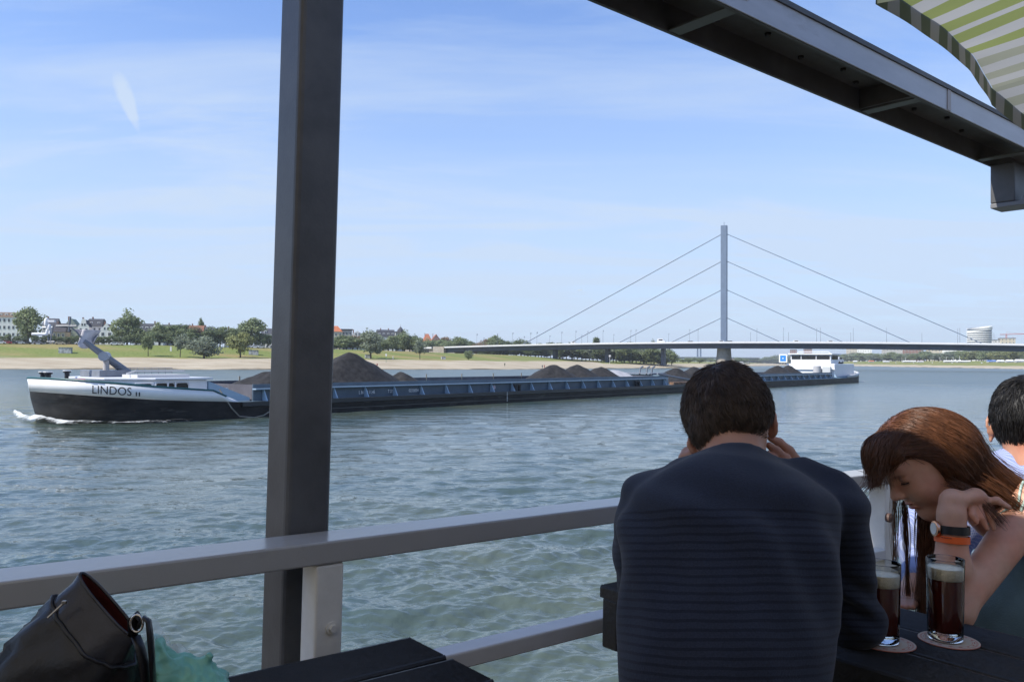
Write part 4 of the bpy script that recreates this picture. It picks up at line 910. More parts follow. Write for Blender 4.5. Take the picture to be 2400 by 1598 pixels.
# lettering wrapped round the bow
def bow_arc(z):
    pts = []; row = plan(-19.0, S0, 160); q = []
    for s, t in row:
        if s < S0: s = S0 - (S0-s)*(S0-bow_end(z))/(S0+19.0)
        q.append(BG(s, t, z))
    q = [BG(S0+6, 0, z)] + q
    L = [0]
    for a, b in zip(q[:-1], q[1:]): L.append(L[-1]+(b-a).length)
    return q, L
def on_bow(dist, z):
    q, L = bow_arc(z); i = int(np.clip(np.searchsorted(L, dist)-1, 0, len(L)-2)); f = (dist-L[i])/(L[i+1]-L[i])
    p = q[i].lerp(q[i+1], f); tan = (q[i+1]-q[i]).normalized(); nrm = Vector((tan.y, -tan.x, 0))
    if nrm.dot(p-BG(-8, HB, z)) < 0: nrm = -nrm
    return p, nrm
def bow_px(px, z):                                        # arc position whose picture column is px
    best = None
    for d in np.linspace(2, 26, 400):
        p, _ = on_bow(d, z); r = CAMR.transposed() @ (p-CV); x = 1200+F_PX*r.x/-r.z
        if best is None or abs(x-px) < best[0]: best = (abs(x-px), d)
    return best[1]
def letter_on_bow(body, pxa, pxb, z0, hgt, slant):
    v, f = text_mesh(body, 1.0, 0.0); xs = [a[0] for a in v]; ys = [a[1] for a in v]; x0, x1, y1 = min(xs), max(xs), max(ys)
    da, db = bow_px(pxa, z0), bow_px(pxb, z0); pts = []
    cache = {}
    for a, b, _ in v:
        fx = (a-x0)/(x1-x0); d = da+(db-da)*fx; p, nr = on_bow(d, z0); z = sheer((p-B0).dot(BB)-.25) + slant + b/y1*hgt
        p, nr = on_bow(d, z); pts.append(p+nr*.05)
    mb = MB(); mb.add(pts, f); return mb.build('lettering', mat('letter_black', (0.02, 0.022, 0.03), .5), bw, recalc=False)
letter_on_bow('LINDOS', 217, 307, 1.7, 0.50, .15)
letter_on_bow('II', 317, 328, 1.6, 0.25, .15)
# cargo hold: blue bay wall with stiffeners, ledge coloured as sunlit, upper coaming
H0, H1 = -6.6, 55.0
for t0, sg in ((0.75, 1), (2*HB-.75, -1)):
    mb = MB(); mb.box(BG, (H0, min(t0, t0+.12*sg), 1.04), (H1, max(t0, t0+.12*sg), 1.86)); mb.build('bay_wall', M_BLUE, fore)
    mb = MB(); mb.box(BG, (H0, min(t0-.34*sg, t0+.10*sg), 1.862), (H1, max(t0-.34*sg, t0+.10*sg), 1.945)); mb.build('coaming_ledge', M_BLUE_LIT, fore)
    mb = MB(); mb.box(BG, (H0, min(t0+.02*sg, t0+.14*sg), 1.947), (H1, max(t0+.02*sg, t0+.14*sg), 2.24)); mb.build('coaming', M_BLUE, fore)
    mb = MB(); mb.box(BG, (H0, min(t0+.145*sg, t0+.16*sg), 0.3), (H1, max(t0+.145*sg, t0+.16*sg), 2.235)); mb.build('hold_wall', M_HOLD, fore)
for s in (H0, H1-.12): mb = MB(); mb.box(BG, (s, .9, .2), (s+.12, 2*HB-.9, 2.2)); mb.build('hold_bulkhead', M_HOLD, fore)
mb = MB(); mb.box(BG, (H0, .9, .1), (H1, 2*HB-.9, .3)); mb.build('hold_floor', M_HOLD, fore)
sp = (H1-H0)/19.5
for i in range(20):
    s = H0+.8+i*sp; mb = MB(); mb.prism(lambda a, b, c: BG(c, a, b), [(.20, 1.065), (.74, 1.065), (.74, 1.85), (.62, 1.85)], s-.05, s+.05); mb.build('stiffener', M_BLUE_LIT, fore)
def side_text(body, s0, z0, hgt, asp=0.8, t=.735):
    v, f = text_mesh(body, 1.0, 0.012); y1 = max(a[1] for a in v); mb = MB()
    mb.add([BG(s0+a*hgt/y1*asp, t, z0+b/y1*hgt) for a, b, _ in v], f); mb.build('hull_marking', M_SIGNW, fore, recalc=False)
def s_of(px, t):
    k = ray(px, 900); k = k.x/k.y; return (B0.y*k + BNN.y*t*k - B0.x - BNN.x*t)/(BB.x-BB.y*k)
side_text('L 86', s_of(841, .75), 1.30, .26); side_text('B 11,45', s_of(859, .75), 1.30, .26); side_text('T 2786', s_of(909, .75), 1.32, .26); side_text('02326554', s_of(958, .75), 1.32, .26)
# bollard pairs and draught marks
M_BOL = mat('bollard_black', (0.015, 0.016, 0.02), .5)
for px in (1207, 1216, 1490, 1496):
    s = s_of(px, .4); mb = MB(); mb.lathe(frame(BG(s, .35, 1.06), (1,0,0), (0,1,0), (0,0,1)), [(.16, 0), (.16, .5), (.22, .52), (.22, .62)], 10); mb.build('bollard', M_BOL, fore)
for s in (s_of(1151, .75), s_of(1158, .75)):
    mb = MB(); mb.lathe(frame(BG(s, .735, 1.48), BB, (0, 0, 1), -BNN), [(.20, 0), (.20, .02)], 14); mb.build('rosette', mat('rosette_pink', (0.5, 0.4, 0.45), .5), fore)
s = s_of(1186, 0)
for i in range(7): mb = MB(); mb.box(BG, (s, -.125, .16+i*.13), (s+.12, -.105, .22+i*.13)); mb.build('draught_mark', M_SIGNW, fore)
for px, t in ((993, 10.9), (1076, 10.9), (1150, 10.9), (1216, 10.9), (555, 10.9)):
    s = s_of(px, t); mb = MB(); mb.box(BG, (s-.06, 2*HB-.95, 1.7), (s+.06, 2*HB-.9, 2.6)); mb.build('coaming_stay', mat('stay_tan', (0.30, 0.26, 0.2), .6), fore)
# forecastle cabin
CW = mat('cabin_white', (0.74, 0.74, 0.76), 0.4, var=0.04, scale=1)
ca = MB(); ca.prism(BG, [(-10.0, 1.0), (-10.0, 10.4), (-13.6, 10.3), (-15.6, 8.2), (-15.6, 3.4), (-13.6, 1.05)], 1.1, 2.62); cabin = ca.build('cabin', CW, fore, bevel=.05)
mb = MB(); mb.prism(BG, [(-9.7, .8), (-9.7, 10.6), (-13.7, 10.5), (-15.8, 8.3), (-15.8, 3.3), (-13.7, .85)], 2.625, 2.76); mb.build('cabin_roof', mat('roof_pale', (0.62, 0.64, 0.68), .4), fore, bevel=.03)
for a, b in ((318, 355), (366, 392), (394, 408), (413, 440)):
    s0, s1 = s_of(a, 1.0), s_of(b, 1.0); mb = MB(); mb.prism(lambda x, y, z: BG(x, z, y), [(s0+.1, 1.7), (s1-.1, 1.7), (s1, 1.8), (s1, 2.3), (s1-.1, 2.4), (s0+.1, 2.4), (s0, 2.3), (s0, 1.8)], .955, .995); wd_ = mb.build('cabin_window', M_GLASS_D, cabin)
    mb = MB(); fr_ = [BG(x, .96, y) for x, y in ((s0-.05, 1.64), (s1+.05, 1.64), (s1+.05, 2.46), (s0-.05, 2.46), (s0-.05, 1.64))]; mb.tube(fr_, .045, 5); mb.build('window_frame', CW, wd_)
# bow bollards, winches and hatch
for px, py, t in ((81, 882, 8.0), (93, 883, 6.0), (145, 884, 3.4)):
    d = bow_px(px, 2.6); p, nr = on_bow(d, 2.6); p = p-nr*.5; mb = MB(); mb.lathe(frame((p.x, p.y, 1.9), (1,0,0), (0,1,0), (0,0,1)), [(.16, 0), (.16, 1.05), (.25, 1.08), (.25, 1.18)], 12); mb.build('bow_bollard', M_BOL, fore, smooth='auto')
    mb = MB(); mb.lathe(frame((p.x, p.y, 3.085), (1,0,0), (0,1,0), (0,0,1)), [(.27, 0), (.27, .05)], 12); mb.build('bollard_cap', M_SIGNW, fore)
mb = MB(); mb.box(BG, (-17.9, 4.2, 1.4), (-17.3, 7.0, 2.62)); mb.build('winch_house', CW, fore, bevel=.06)
mb = MB(); mb.tube([BG(-17.6, 3.3, 2.35), BG(-17.0, 3.3, 2.35)], .36, 12); mb.build('winch_drum', mat('winch_red', (0.30, 0.06, 0.07), .5), fore)
mb = MB(); mb.box(BG, (-15.2, 5.2, 2.762), (-13.2, 8.0, 3.2)); mb.build('roof_locker', M_STEELG, fore, bevel=.04)
mb = MB(); mb.box(BG, (-14.2, 2.2, 2.762), (-10.6, 4.2, 2.95)); mb.tube([BG(-14.4, 3.2, 3.0), BG(-13.8, 3.2, 3.18), BG(-10.4, 3.2, 3.18)], .06, 6); mb.build('roof_grating', mat('grating_pale', (0.5, 0.5, 0.5), .5), fore)
mb = MB()
for i in range(9): mb.tube([BG(-14+i*.5, 5.5, 2.76), BG(-14+i*.5, 5.5, 3.35)], .02, 4)
mb.tube([BG(-14, 5.5, 3.35), BG(-10, 5.5, 3.35)], .02, 4); mb.tube([BG(-14, 5.5, 3.05), BG(-10, 5.5, 3.05)], .02, 4); mb.build('guard_rail', M_STEELG, fore)
mb = MB(); mb.box(BG, (-9.9, 1.2, 1.1), (-8.3, 10.2, 2.0)); mb.prism(lambda a, b, c: BG(a, c, b), [(-9.9, 2.0), (-9.9, 2.5), (-6.7, 1.3), (-6.7, 1.1), (-8.3, 1.1)], 1.0, 1.2); mb.build('forward_coaming', M_BLUE_LIT, fore)
# lowered mast with lights, radar and a flag at its end
bs, bt = P(300, 874, 56.5), P(196, 799, 54.0)
mast = MB(); mast.tube([bs, bs.lerp(bt, .5), bt], [.28, .24, .16], 12); ms = mast.build('mast', M_STEELG, fore, smooth='auto')
mb = MB(); pz = bs.lerp(bt, .50); mb.tube([Vector((pz.x, pz.y, 2.7)), pz], .20, 10); mb.build('mast_crutch', mat('crutch_steel', (0.45, 0.42, 0.40), .4), fore, smooth='auto')
mb = MB(); mb.tube([bs.lerp(bt, .53)+Vector((.1, -.45, 0)), bs.lerp(bt, .53)+Vector((-.1, .4, 0))], .32, 14); mb.build('mast_collar', mat('collar', (0.30, 0.33, 0.36), .4), ms)
hd = P(168, 768, 53.6)
mb = MB(); mb.tube([bt, P(180, 778, 53.8), hd, P(130, 764, 53.4)], .055, 6); mb.tube([P(132, 764, 53.4), P(180, 764, 53.4)], .07, 6); mb.tube([P(165, 742, 53.4), P(161, 777, 53.4)], .06, 6); mb.tube([P(125, 762, 53.4), P(118, 800, 53.4)], .05, 5); mb.tube([P(112, 788, 53.4), P(114, 803, 53.4)], .05, 5); mb.tube([P(110, 801, 53.4), P(128, 801, 53.4)], .06, 5); mb.build('mast_head', M_STEELG, ms)
for (px, py, r, h) in ((109, 754, .15, .26), (116, 766, .12, .18), (110, 778, .08, .20), (117, 778, .07, .14)):
    o = P(px, py, 53.4); mb = MB(); mb.lathe(frame(o, (1,0,0), (0,1,0), (0,0,1)), [(r*.8, -h), (r, -h*.7), (r, h*.3), (r*.7, h*.85), (.02, h)], 12); mb.build('lamp_housing', CW, ms, smooth='auto')
mb = MB(); o = P(93, 783, 53.4); mb.box(frame(o, (1,0,0), (0,1,0), (0,0,1)), (-.5, -.12, -.09), (.5, .12, .09)); mb.build('radar', CW, ms, bevel=.06); mb = MB(); o = P(120, 752.5, 53.4); mb.box(frame(o, (1,0,0), (0,1,0), (0,0,1)), (-.25, -.1, -.07), (.25, .1, .07)); mb.tube([P(100, 767, 53.4), P(123, 767, 53.4)], .06, 5); mb.build('radar_arm', CW, ms)
fl = MB(); rows = []
A_, B_, C_, D_ = P(173, 771, 53.9), P(230, 774, 54.6), P(226, 796, 54.6), P(180, 803, 53.9)
for i in range(15):
    row = []
    for j in range(11):
        u_, v_ = i/14, j/10; p = A_.lerp(B_, u_).lerp(D_.lerp(C_, u_), v_); 
        p = p + Vector((0.10*math.sin(u_*9+v_*3), .34*math.sin(u_*8+v_*2.2), -.42*math.sin(u_*math.pi)*v_+.08*math.sin(u_*11)*v_)); row.append(p)
    rows.append(row)
fl.grid(rows); fo = thing_mesh(fl, 'flag', 'crumpled pale grey flag hanging from the lowered mast of the barge', 'flag', mat('flag_cloth', (0.50, 0.48, 0.50), .8, var=.3, scale=1.2), A_, smooth=True); md = fo.modifiers.new('thick', 'SOLIDIFY'); md.thickness = .02
# slack wire hanging over the side
rp = MB(); rp.tube([BG(-9.4, .5, 1.95), BG(-8.9, -.2, .7), BG(-8.3, -.22, .12), BG(-7.2, -.24, -.02), BG(-6.4, -.24, .1), BG(-4.4, -.16, 1.1)], .045, 6)
thing_mesh(rp, 'mooring_rope', 'slack mooring rope hanging down the black side of the fore barge', 'rope', mat('rope', (0.24, 0.22, 0.18), .8), BG(-8, 0, 1))
# coal heaps
def heap(s, t, zpk, rs, rt, label, m=M_COAL, name='coal_heap', cat='coal heap', z0=.9, sharp=1.15, pk=None, grp=None):
    mb = MB(); n, mm = 30, 44; rows = []; rr = random.Random(int(s*10))
    ph = [rr.random()*6.28 for _ in range(8)]
    for i in range(n+1):
        f = i/n; row = []
        for j in range(mm):
            q = 2*math.pi*j/mm; wob = 1+.05*math.sin(3*q+ph[0])+.04*math.sin(5*q+ph[1])
            ds, dt = rs*f*wob*math.cos(q), rt*f*wob*math.sin(q)
            prof = 1-f; prof = (1-f)*(1-math.exp(-f*0)) if False else (max(0, 1-math.sqrt(f*f+.012)+.11*(1-f))**sharp)
            p = BG(s+ds, t+dt, 0); nz = mnoise.noise((p.x*.6, p.y*.6, 2.0))*.16+mnoise.noise((p.x*1.7, p.y*1.7, 5.0))*.09
            row.append(BG(s+ds, t+dt, z0+(zpk-z0)*min(1, prof)+nz*(.3+.7*(1-f))))
        rows.append(row)
    mb.grid(rows, wrap=True)
    return thing_mesh(mb, name, label, cat, m, BG(s, t, z0), grp, smooth=True)
heap(6.3, HB, 4.62, 8.2, 4.85, 'tallest black coal heap beside the steel pillar')
heap(-1.5, HB, 3.1, 6.5, 4.8, 'low coal heap at the fore end of the hold, beside the pillar')
heap(11.9, HB-.8, 2.95, 3.8, 3.6, 'small coal heap at the foot of the tallest one')
heap(36.8, HB, 3.62, 7.0, 4.8, 'first of three coal heaps in a row on the fore barge, peaked')
heap(41.7, HB, 3.62, 6.0, 4.8, 'middle one of three coal heaps in a row on the fore barge')
heap(47.0, HB, 3.3, 6.2, 4.8, 'last of three coal heaps in a row, beside the pale grey mound')
heap(52.2, HB+1.0, 3.0, 5.6, 4.0, 'smooth pale grey mound at the after end of the fore barge', mat('gravel_grey', (0.34, 0.34, 0.36), .8, var=.08, scale=2), 'gravel_mound', 'mound', sharp=.75)
# after deck of the fore barge and coupling gear
mb = MB()
for px in (1499, 1515, 1527):
    o = BG(s_of(px, 6), 6, 2.2); mb.tube([o, o+Vector((.1, 0, 1.0)), o+Vector((.5, .3, 1.2))], .12, 7)
mb.tube([BG(55.5, 9.5, 1.0), BG(55.5, 9.5, 2.8)], .1, 6); mb.box(BG, (54.9, 3, 2.45), (59.5, 9, 2.55)); mb.build('stern_gear', M_STEELG, fore)
mb = MB(); mb.box(BG, (55.4, 2, 1.06), (58, 9, 2.3)); mb.build('stern_locker', mat('locker_blue', (0.2, 0.28, 0.33), .5), fore)
mb = MB(); mb.box(BG, (56, .2, 1.065), (61.5, .8, 1.4)); mb.build('stern_fender', mat('fender_rust', (0.22, 0.13, 0.08), .8, var=.6, scale=3), fore)
mb = MB(); mb.tube([BG(55, 2.0, 2.5), BG(64, 1.6, 1.55)], .13, 6); mb.build('coupling_arm', M_STEELG, fore)
# ---- the motor vessel behind
aft = thing('motor_barge', 'motor barge with white wheelhouse pushing the coal barge from behind', 'barge', BG(105, HB, 0))
A0, A1 = 63.5, 146.0
def arow(z, inset=0.0):
    L = [(A0+2.0, 0+inset), (A0+1.0, .4), (A0, 2), (A0, 2*HB-2), (A0+2, 2*HB-inset)]
    pts = [(s, inset) for s in np.linspace(A0+3, 138, 12)]
    st = [(138+(A1-138+.55*min(z, 2)-.6)*math.sin(q), HB-(HB-inset)*math.cos(q)) for q in np.linspace(0, math.pi, 18)[1:-1]]
    far = [(s, 2*HB-inset) for s in np.linspace(138, A0+3, 12)]
    hd_ = [(A0, 2*HB-2.5), (A0, 2.5)]
    return [BG(s, t, z + (max(0, s-132)/14)**2*.75*(z > .8)) for s, t in pts+st+far+hd_]
mb = MB(); mb.grid([arow(z) for z in (-.6, 0, .5, 1.06)], wrap=True); mb.build('hull', M_HULL, aft, smooth='auto')
mb = MB(); mb.add(arow(1.05), [tuple(range(len(arow(1.05))))]); mb.build('deck', M_DECK, aft)
aa = arow(1.07); bb_ = arow(1.75)
mb = MB(); mb.grid([aa[10:32], bb_[10:32]]); bu = mb.build('stern_bulwark', mat('bulwark_grey', (0.5, 0.52, 0.55), .5), aft, smooth='auto'); md = bu.modifiers.new('thick', 'SOLIDIFY'); md.thickness = .08
for t0, sg in ((0.75, 1), (2*HB-.75, -1)):
    mb = MB(); mb.box(BG, (A0+5, min(t0, t0+.12*sg), 1.04), (124, max(t0, t0+.12*sg), 1.86)); mb.build('bay_wall', M_BLUE, aft)
    mb = MB(); mb.box(BG, (A0+5, min(t0-.34*sg, t0+.1*sg), 1.862), (124, max(t0-.34*sg, t0+.1*sg), 1.945)); mb.build('coaming_ledge', M_BLUE_LIT, aft)
    mb = MB(); mb.box(BG, (A0+5, min(t0+.02*sg, t0+.14*sg), 1.947), (124, max(t0+.02*sg, t0+.14*sg), 2.24)); mb.build('coaming', M_BLUE, aft)
mb = MB(); mb.box(BG, (A0+5, .95, .9), (124, 2*HB-.95, 1.2)); mb.build('hold_floor', M_HOLD, aft)
for i in range(19): s = A0+6+i*3.1; mb = MB(); mb.prism(lambda a, b, c: BG(c, a, b), [(.20, 1.065), (.74, 1.065), (.74, 1.85), (.62, 1.85)], s-.07, s+.07); mb.build('stiffener', M_BLUE_LIT, aft)
heap(67.5, HB, 3.2, 5.0, 4.5, 'low coal heap at the fore end of the motor barge, beside the man')
heap(73.5, HB, 3.3, 6.0, 4.6, 'coal heap on the motor barge just behind the man with dark hair')
heap(85, HB, 3.3, 7.0, 4.6, 'coal heap on the motor barge hidden behind the man with dark hair')
heap(108.2, HB, 3.55, 6.5, 4.6, 'coal heap before the wheelhouse, the nearer of two merged peaks')
heap(113.6, HB, 3.5, 6.0, 4.6, 'coal heap before the wheelhouse, the peak touching the white front')
M_DH = mat('deckhouse_white', (0.76, 0.76, 0.78), .4, var=.03, scale=.5)
FS = 126.0
mb = MB(); mb.prism(BG, [(FS, .9), (FS, 2*HB-.9), (141, 2*HB-1.4), (142, HB), (141, 1.4)], 1.06, 3.9); dh = mb.build('deckhouse', M_DH, aft, bevel=.12)
mb = MB(); mb.box(BG, (FS-.35, .75, 2.75), (FS-.02, 2*HB-.75, 2.85)); mb.build('front_ledge', M_DH, aft)
mb = MB(); mb.box(BG, (FS+.5, 1.8, 3.9), (FS+5.5, 2*HB-1.6, 5.75)); wh = mb.build('wheelhouse', M_DH, aft, bevel=.10)
mb = MB(); mb.box(BG, (FS+.1, 1.4, 5.755), (FS+6, 2*HB-1.2, 5.95)); mb.build('wheelhouse_roof', M_DH, aft, bevel=.05)
for a, b in ((2.0, 4.6), (4.75, 7.6), (7.75, 2*HB-1.85)): mb = MB(); mb.box(BG, (FS+.46, a, 4.75), (FS+.49, b, 5.55)); mb.build('window', M_GLASS_D, wh)
mb = MB(); mb.box(BG, (FS+1, 1.76, 4.75), (FS+5, 1.79, 5.55)); mb.build('window', M_GLASS_D, wh)
mb = MB(); mb.tube([BG(FS+.8, 2, 5.95), BG(FS+.8, 2.3, 6.3), BG(FS+.8, 8.3, 6.3), BG(FS+.8, 8.6, 5.95)], .06, 6); mb.build('roof_rail', M_DH, wh)
mb = MB(); mb.lathe(frame(BG(FS-1.0, 4.0, 1.9), (1,0,0), (0,1,0), (0,0,1)), [(.75, 0), (.75, 1.5), (.6, 1.6)], 16); mb.build('tank', mat('tank_grey', (0.42, 0.41, 0.41), .5), aft, smooth='auto')
mb = MB(); mb.box(BG, (FS-1.2, 1.4, 1.9), (FS-.3, 2.9, 3.3)); mb.build('locker', mat('locker_grey', (0.5, 0.51, 0.5), .5), aft)
sg = MB(); c = BG(FS-.4, 2*HB-.4, 4.95)
sg.box(frame(c, BNN, BB, (0, 0, 1)), (-.85, -.05, -.85), (.85, .05, .85)); sb = sg.build('signal_board', M_SIGNW, aft)
mb = MB(); mb.box(frame(c, BNN, BB, (0, 0, 1)), (-.6, -.075, -.6), (.6, -.052, .6)); mb.build('blue_panel', mat('signal_blue', (0.03, 0.22, 0.72), .5), sb)
mb = MB(); mb.box(frame(c, BNN, BB, (0, 0, 1)), (-.12, -.10, -.12), (.12, -.077, .12)); mb.build('signal_lamp', M_SIGNW, sb)
# car on the after deck, funnels and rails
cd = thing('deck_car', 'silver car parked on the roof behind the wheelhouse', 'car', BG(136, 3.2, 3.9)); e = lambda x, y, z: BG(136+y, 3.4+x, 3.92+z)
mb = MB(); mb.prism(lambda a, b, c: e(c, a, b), [(-2.0, .3), (2.0, .3), (2.0, .8), (1.2, .9), (.6, 1.4), (-1.1, 1.4), (-1.9, .9)], -.8, .8); mb.build('body', mat('car_silver2', (.55, .57, .6), .3), cd); mb = MB(); mb.box(e, (-.82, -1.0, .95), (.82, .7, 1.3)); mb.build('window', M_GLASS_D, cd)
for yy in (-1.2, 1.2): mb = MB(); mb.tube([e(-.82, yy, .3), e(.82, yy, .3)], .3, 10); mb.build('wheel', M_TYRE, cd)
for i in range(5): s = 141.3+i*.75; mb = MB(); mb.tube([BG(s-.3, 2.0+.45*i, 1.3), BG(s, 2.0+.45*i, 3.1)], .17, 8); mb.build('davit', M_DH, aft)
mb = MB(); mb.tube([BG(140.5, 1.3, 3.2), BG(143.5, 2.6, 3.1), BG(145, 4.8, 3.0)], .05, 5); mb.build('stern_rail', M_DH, aft)
mb = MB(); mb.box(BG, (143, 3.4, 1.4), (144.2, 5.2, 2.6)); mb.build('stern_winch', mat('winch_brown', (0.25, 0.13, 0.10), .6), aft)
# ---- foam: broken white water on low ridges of the surface
def foam_mat(name, sc_, thr, st=(1, 1, 1), rot=0.0):
    m = bpy.data.materials.new(name); m.use_nodes = True; t = m.node_tree; b = t.nodes['Principled BSDF']; b.inputs['Base Color'].default_value = (.78, .80, .79, 1); b.inputs['Roughness'].default_value = .8
    at = t.nodes.new('ShaderNodeAttribute'); at.attribute_name = 'dens'
    c = t.nodes.new('ShaderNodeTexCoord'); mp = t.nodes.new('ShaderNodeMapping'); mp.inputs['Scale'].default_value = st; mp.inputs['Rotation'].default_value = (0, 0, rot); t.links.new(c.outputs['Object'], mp.inputs[0])
    n = t.nodes.new('ShaderNodeTexNoise'); n.inputs['Scale'].default_value = sc_; n.inputs['Detail'].default_value = 8; n.inputs['Roughness'].default_value = .72; t.links.new(mp.outputs[0], n.inputs['Vector'])
    a = t.nodes.new('ShaderNodeMath'); a.operation = 'MULTIPLY_ADD'; a.inputs[1].default_value = .75; t.links.new(at.outputs['Fac'], a.inputs[0]); t.links.new(n.outputs['Fac'], a.inputs[2])
    r = t.nodes.new('ShaderNodeMapRange'); r.inputs[1].default_value = thr; r.inputs[2].default_value = thr+.30; t.links.new(a.outputs[0], r.inputs[0])
    tr = t.nodes.new('ShaderNodeBsdfTransparent'); mx = t.nodes.new('ShaderNodeMixShader'); t.links.new(r.outputs[0], mx.inputs[0]); t.links.new(tr.outputs[0], mx.inputs[1]); t.links.new(b.outputs[0], mx.inputs[2]); t.links.new(mx.outputs[0], t.nodes['Material Output'].inputs[0])
    bp = t.nodes.new('ShaderNodeBump'); bp.inputs['Strength'].default_value = .8; bp.inputs['Distance'].default_value = .08; t.links.new(n.outputs['Fac'], bp.inputs['Height']); t.links.new(bp.outputs[0], b.inputs['Normal']); return m
def foam_sheet(name, label, rows, dens, m, loc):
    n0, n1 = len(rows), len(rows[0]); v = np.array([[tuple(p) for p in r] for r in rows]).reshape(-1, 3); i = np.arange(n0*n1).reshape(n0, n1)
    f = np.stack([i[:-1,:-1], i[1:,:-1], i[1:,1:], i[:-1,1:]], -1).reshape(-1, 4); me = np_mesh(name, v, f, org=loc)
    at = me.attributes.new('dens', 'FLOAT', 'POINT'); at.data.foreach_set('value', np.array(dens, dtype=np.float32).ravel())
    o = link_mesh(name, me, m); o.location = loc; return tag(o, label, 'foam', kind='stuff')
def wl_point(k):
    """waterline of the fore barge from the middle of the bow (k=0) aft along the near side (metres)"""
    if k < 0: return BG(-17.9, HB-k, 0), -BB
    q, L = WLQ
    i = int(np.clip(np.searchsorted(L, k)-1, 0, len(L)-2)); f = (k-L[i])/(L[i+1]-L[i]); p = q[i].lerp(q[i+1], f); tg = (q[i+1]-q[i]).normalized(); nr = Vector((tg.y, -tg.x, 0))
    if nr.dot(p-BG(10, HB, 0)) < 0 and nr.dot(-BNN) < 0: nr = -nr
    return p, nr
_row = [(s, t) for s, t in plan(-18.0, S0, 200)][100::-1] + [(s, 0) for s in np.linspace(S0+.3, 60, 120)]
_q = [BG(s, t, 0) for s, t in _row]; _L = [0]
for a, b in zip(_q[:-1], _q[1:]): _L.append(_L[-1]+(b-a).length)
WLQ = (_q, _L)
rows, den = [], []
for i in range(260):
    k = -5.0 + 66.0*(i/259)**1.5; p, nr = wl_point(k); row, dr = [], []
    e = math.exp(-max(0, k-2)/9.0); wdt = .55 + 5.0*e*(1 if k > 0 else max(.2, 1+k/6))
    for j in range(26):
        f = j/25; o = -.15 + (wdt+.15)*f
        crest = (.30*e + .04)*math.exp(-((f-.42)/.22)**2) + .10*e*(1-f)
        q = p + nr*o + BB*(o*.55*e); nz = mnoise.noise((q.x*1.3, q.y*1.3, 0))*.10*e
        row.append(Vector((q.x, q.y, .035+crest*(.8+.6*mnoise.noise((q.x*.5, q.y*.5, 4)))+nz*(1-f)*f*4)))
        d_ = math.exp(-((f-.36)/(.30))**2)*(.42*e+.10*math.exp(-max(0, k)/40)+.02) + .12*e
        if j == 0: d_ *= .9
        dr.append(d_ if f < .97 else -.4)
    rows.append(row); den.append(dr)
foam_sheet('bow_wave', 'white foam of the bow wave rolling along the black hull', rows, den, foam_mat('foam_bow', 1.3, .78, (1, 1, 1)), BG(-8, 0, 0))
rows, den = [], []
for i in range(60):
    s = A1-3 + 30*i/59; row, dr = [], []
    for j in range(30):
        t = -4 + 16*j/29; p = BG(s, t, 0); f = (s-A1)/27; band = math.exp(-((t-1.5-2.0*f*2)/2.2)**2)+.6*math.exp(-((t-8)/1.6)**2)
        row.append(Vector((p.x, p.y, .05+.16*band*math.exp(-max(0, f)*3)*(1+mnoise.noise((p.x, p.y, 0))))))
        edge = (0 < i < 59) and (0 < j < 29); dr.append((.42*band*math.exp(-max(0, f)*1.8) if edge else -.5))
    rows.append(row); den.append(dr)
foam_sheet('stern_wash', 'thin white wash trailing behind the motor barge stern', rows, den, foam_mat('foam_stern', .55, .74, (1, 2.6, 1), math.radians(-38)), BG(A1+10, 4, 0))
# ------------------------------------------------------------------ the restaurant boat's terrace
TILT = 0.018
UT, WT, ZT = Vector((UX.x, UX.y, -TILT)), WX.copy(), Vector((UX.x*TILT, UX.y*TILT, 1.0))
def FT(u, w_, z): return CV + UT*u + WT*w_ + ZT*z
M_RAIL = mat('rail_grey', (0.36, 0.345, 0.325), 0.24, var=0.05, scale=3, bump=0.03, bscale=40)
M_POSTW = mat('post_white', (0.70, 0.67, 0.61), 0.5, var=0.10, scale=9, bump=0.08, bscale=30)
M_PILLAR = mat('pillar_grey', (0.080, 0.079, 0.080), 0.42, var=0.2, scale=9, bump=0.05, bscale=160)
M_BEAMD = mat('beam_dark', (0.075, 0.073, 0.072), 0.55, var=0.25, scale=6, bump=0.08)
M_BEAMW = mat('beam_white', (0.42, 0.42, 0.44), 0.42, var=0.08, scale=4, stretch=(1, 1, 5))
M_BLACK = mat('board_black', (0.020, 0.019, 0.019), 0.46, var=0.35, scale=5, bump=0.15, bscale=80)
M_FLOOR = mat('deck_floor', (0.16, 0.13, 0.10), 0.7, var=0.3, scale=3)
M_SHIPW = mat('ship_white', (0.5, 0.5, 0.5), 0.5, var=0.05)
# hull and floor of the boat underfoot, unseen cabin wall and shading roof behind the viewer
rb = thing('restaurant_boat', 'moored restaurant boat whose shaded terrace looks over the river', 'boat', FT(0, 0, -1.25))
mb = MB(); mb.prism(FT, [(-12, -6), (-12, 1.72), (9, 1.72), (9, -6)], -4.3, -1.32); mb.build('hull', M_SHIPW, rb)
mb = MB(); mb.box(FT, (-11.9, -5.9, -1.318), (8.9, 1.70, -1.25)); mb.build('deck_floor', M_FLOOR, rb)
mb = MB(); mb.box(FT, (-11, -5.4, -1.248), (7, -2.2, 1.215)); mb.build('cabin_wall', mat('cabin_pale', (0.55, 0.53, 0.49), .6), rb)
ROOF_U = 0.66
AWN = bpy.data.materials.new('shade_awning_cloth'); AWN.use_nodes = True; t = AWN.node_tree; b = t.nodes['Principled BSDF']; b.inputs['Base Color'].default_value = (.62, .58, .50, 1); b.inputs['Roughness'].default_value = .9
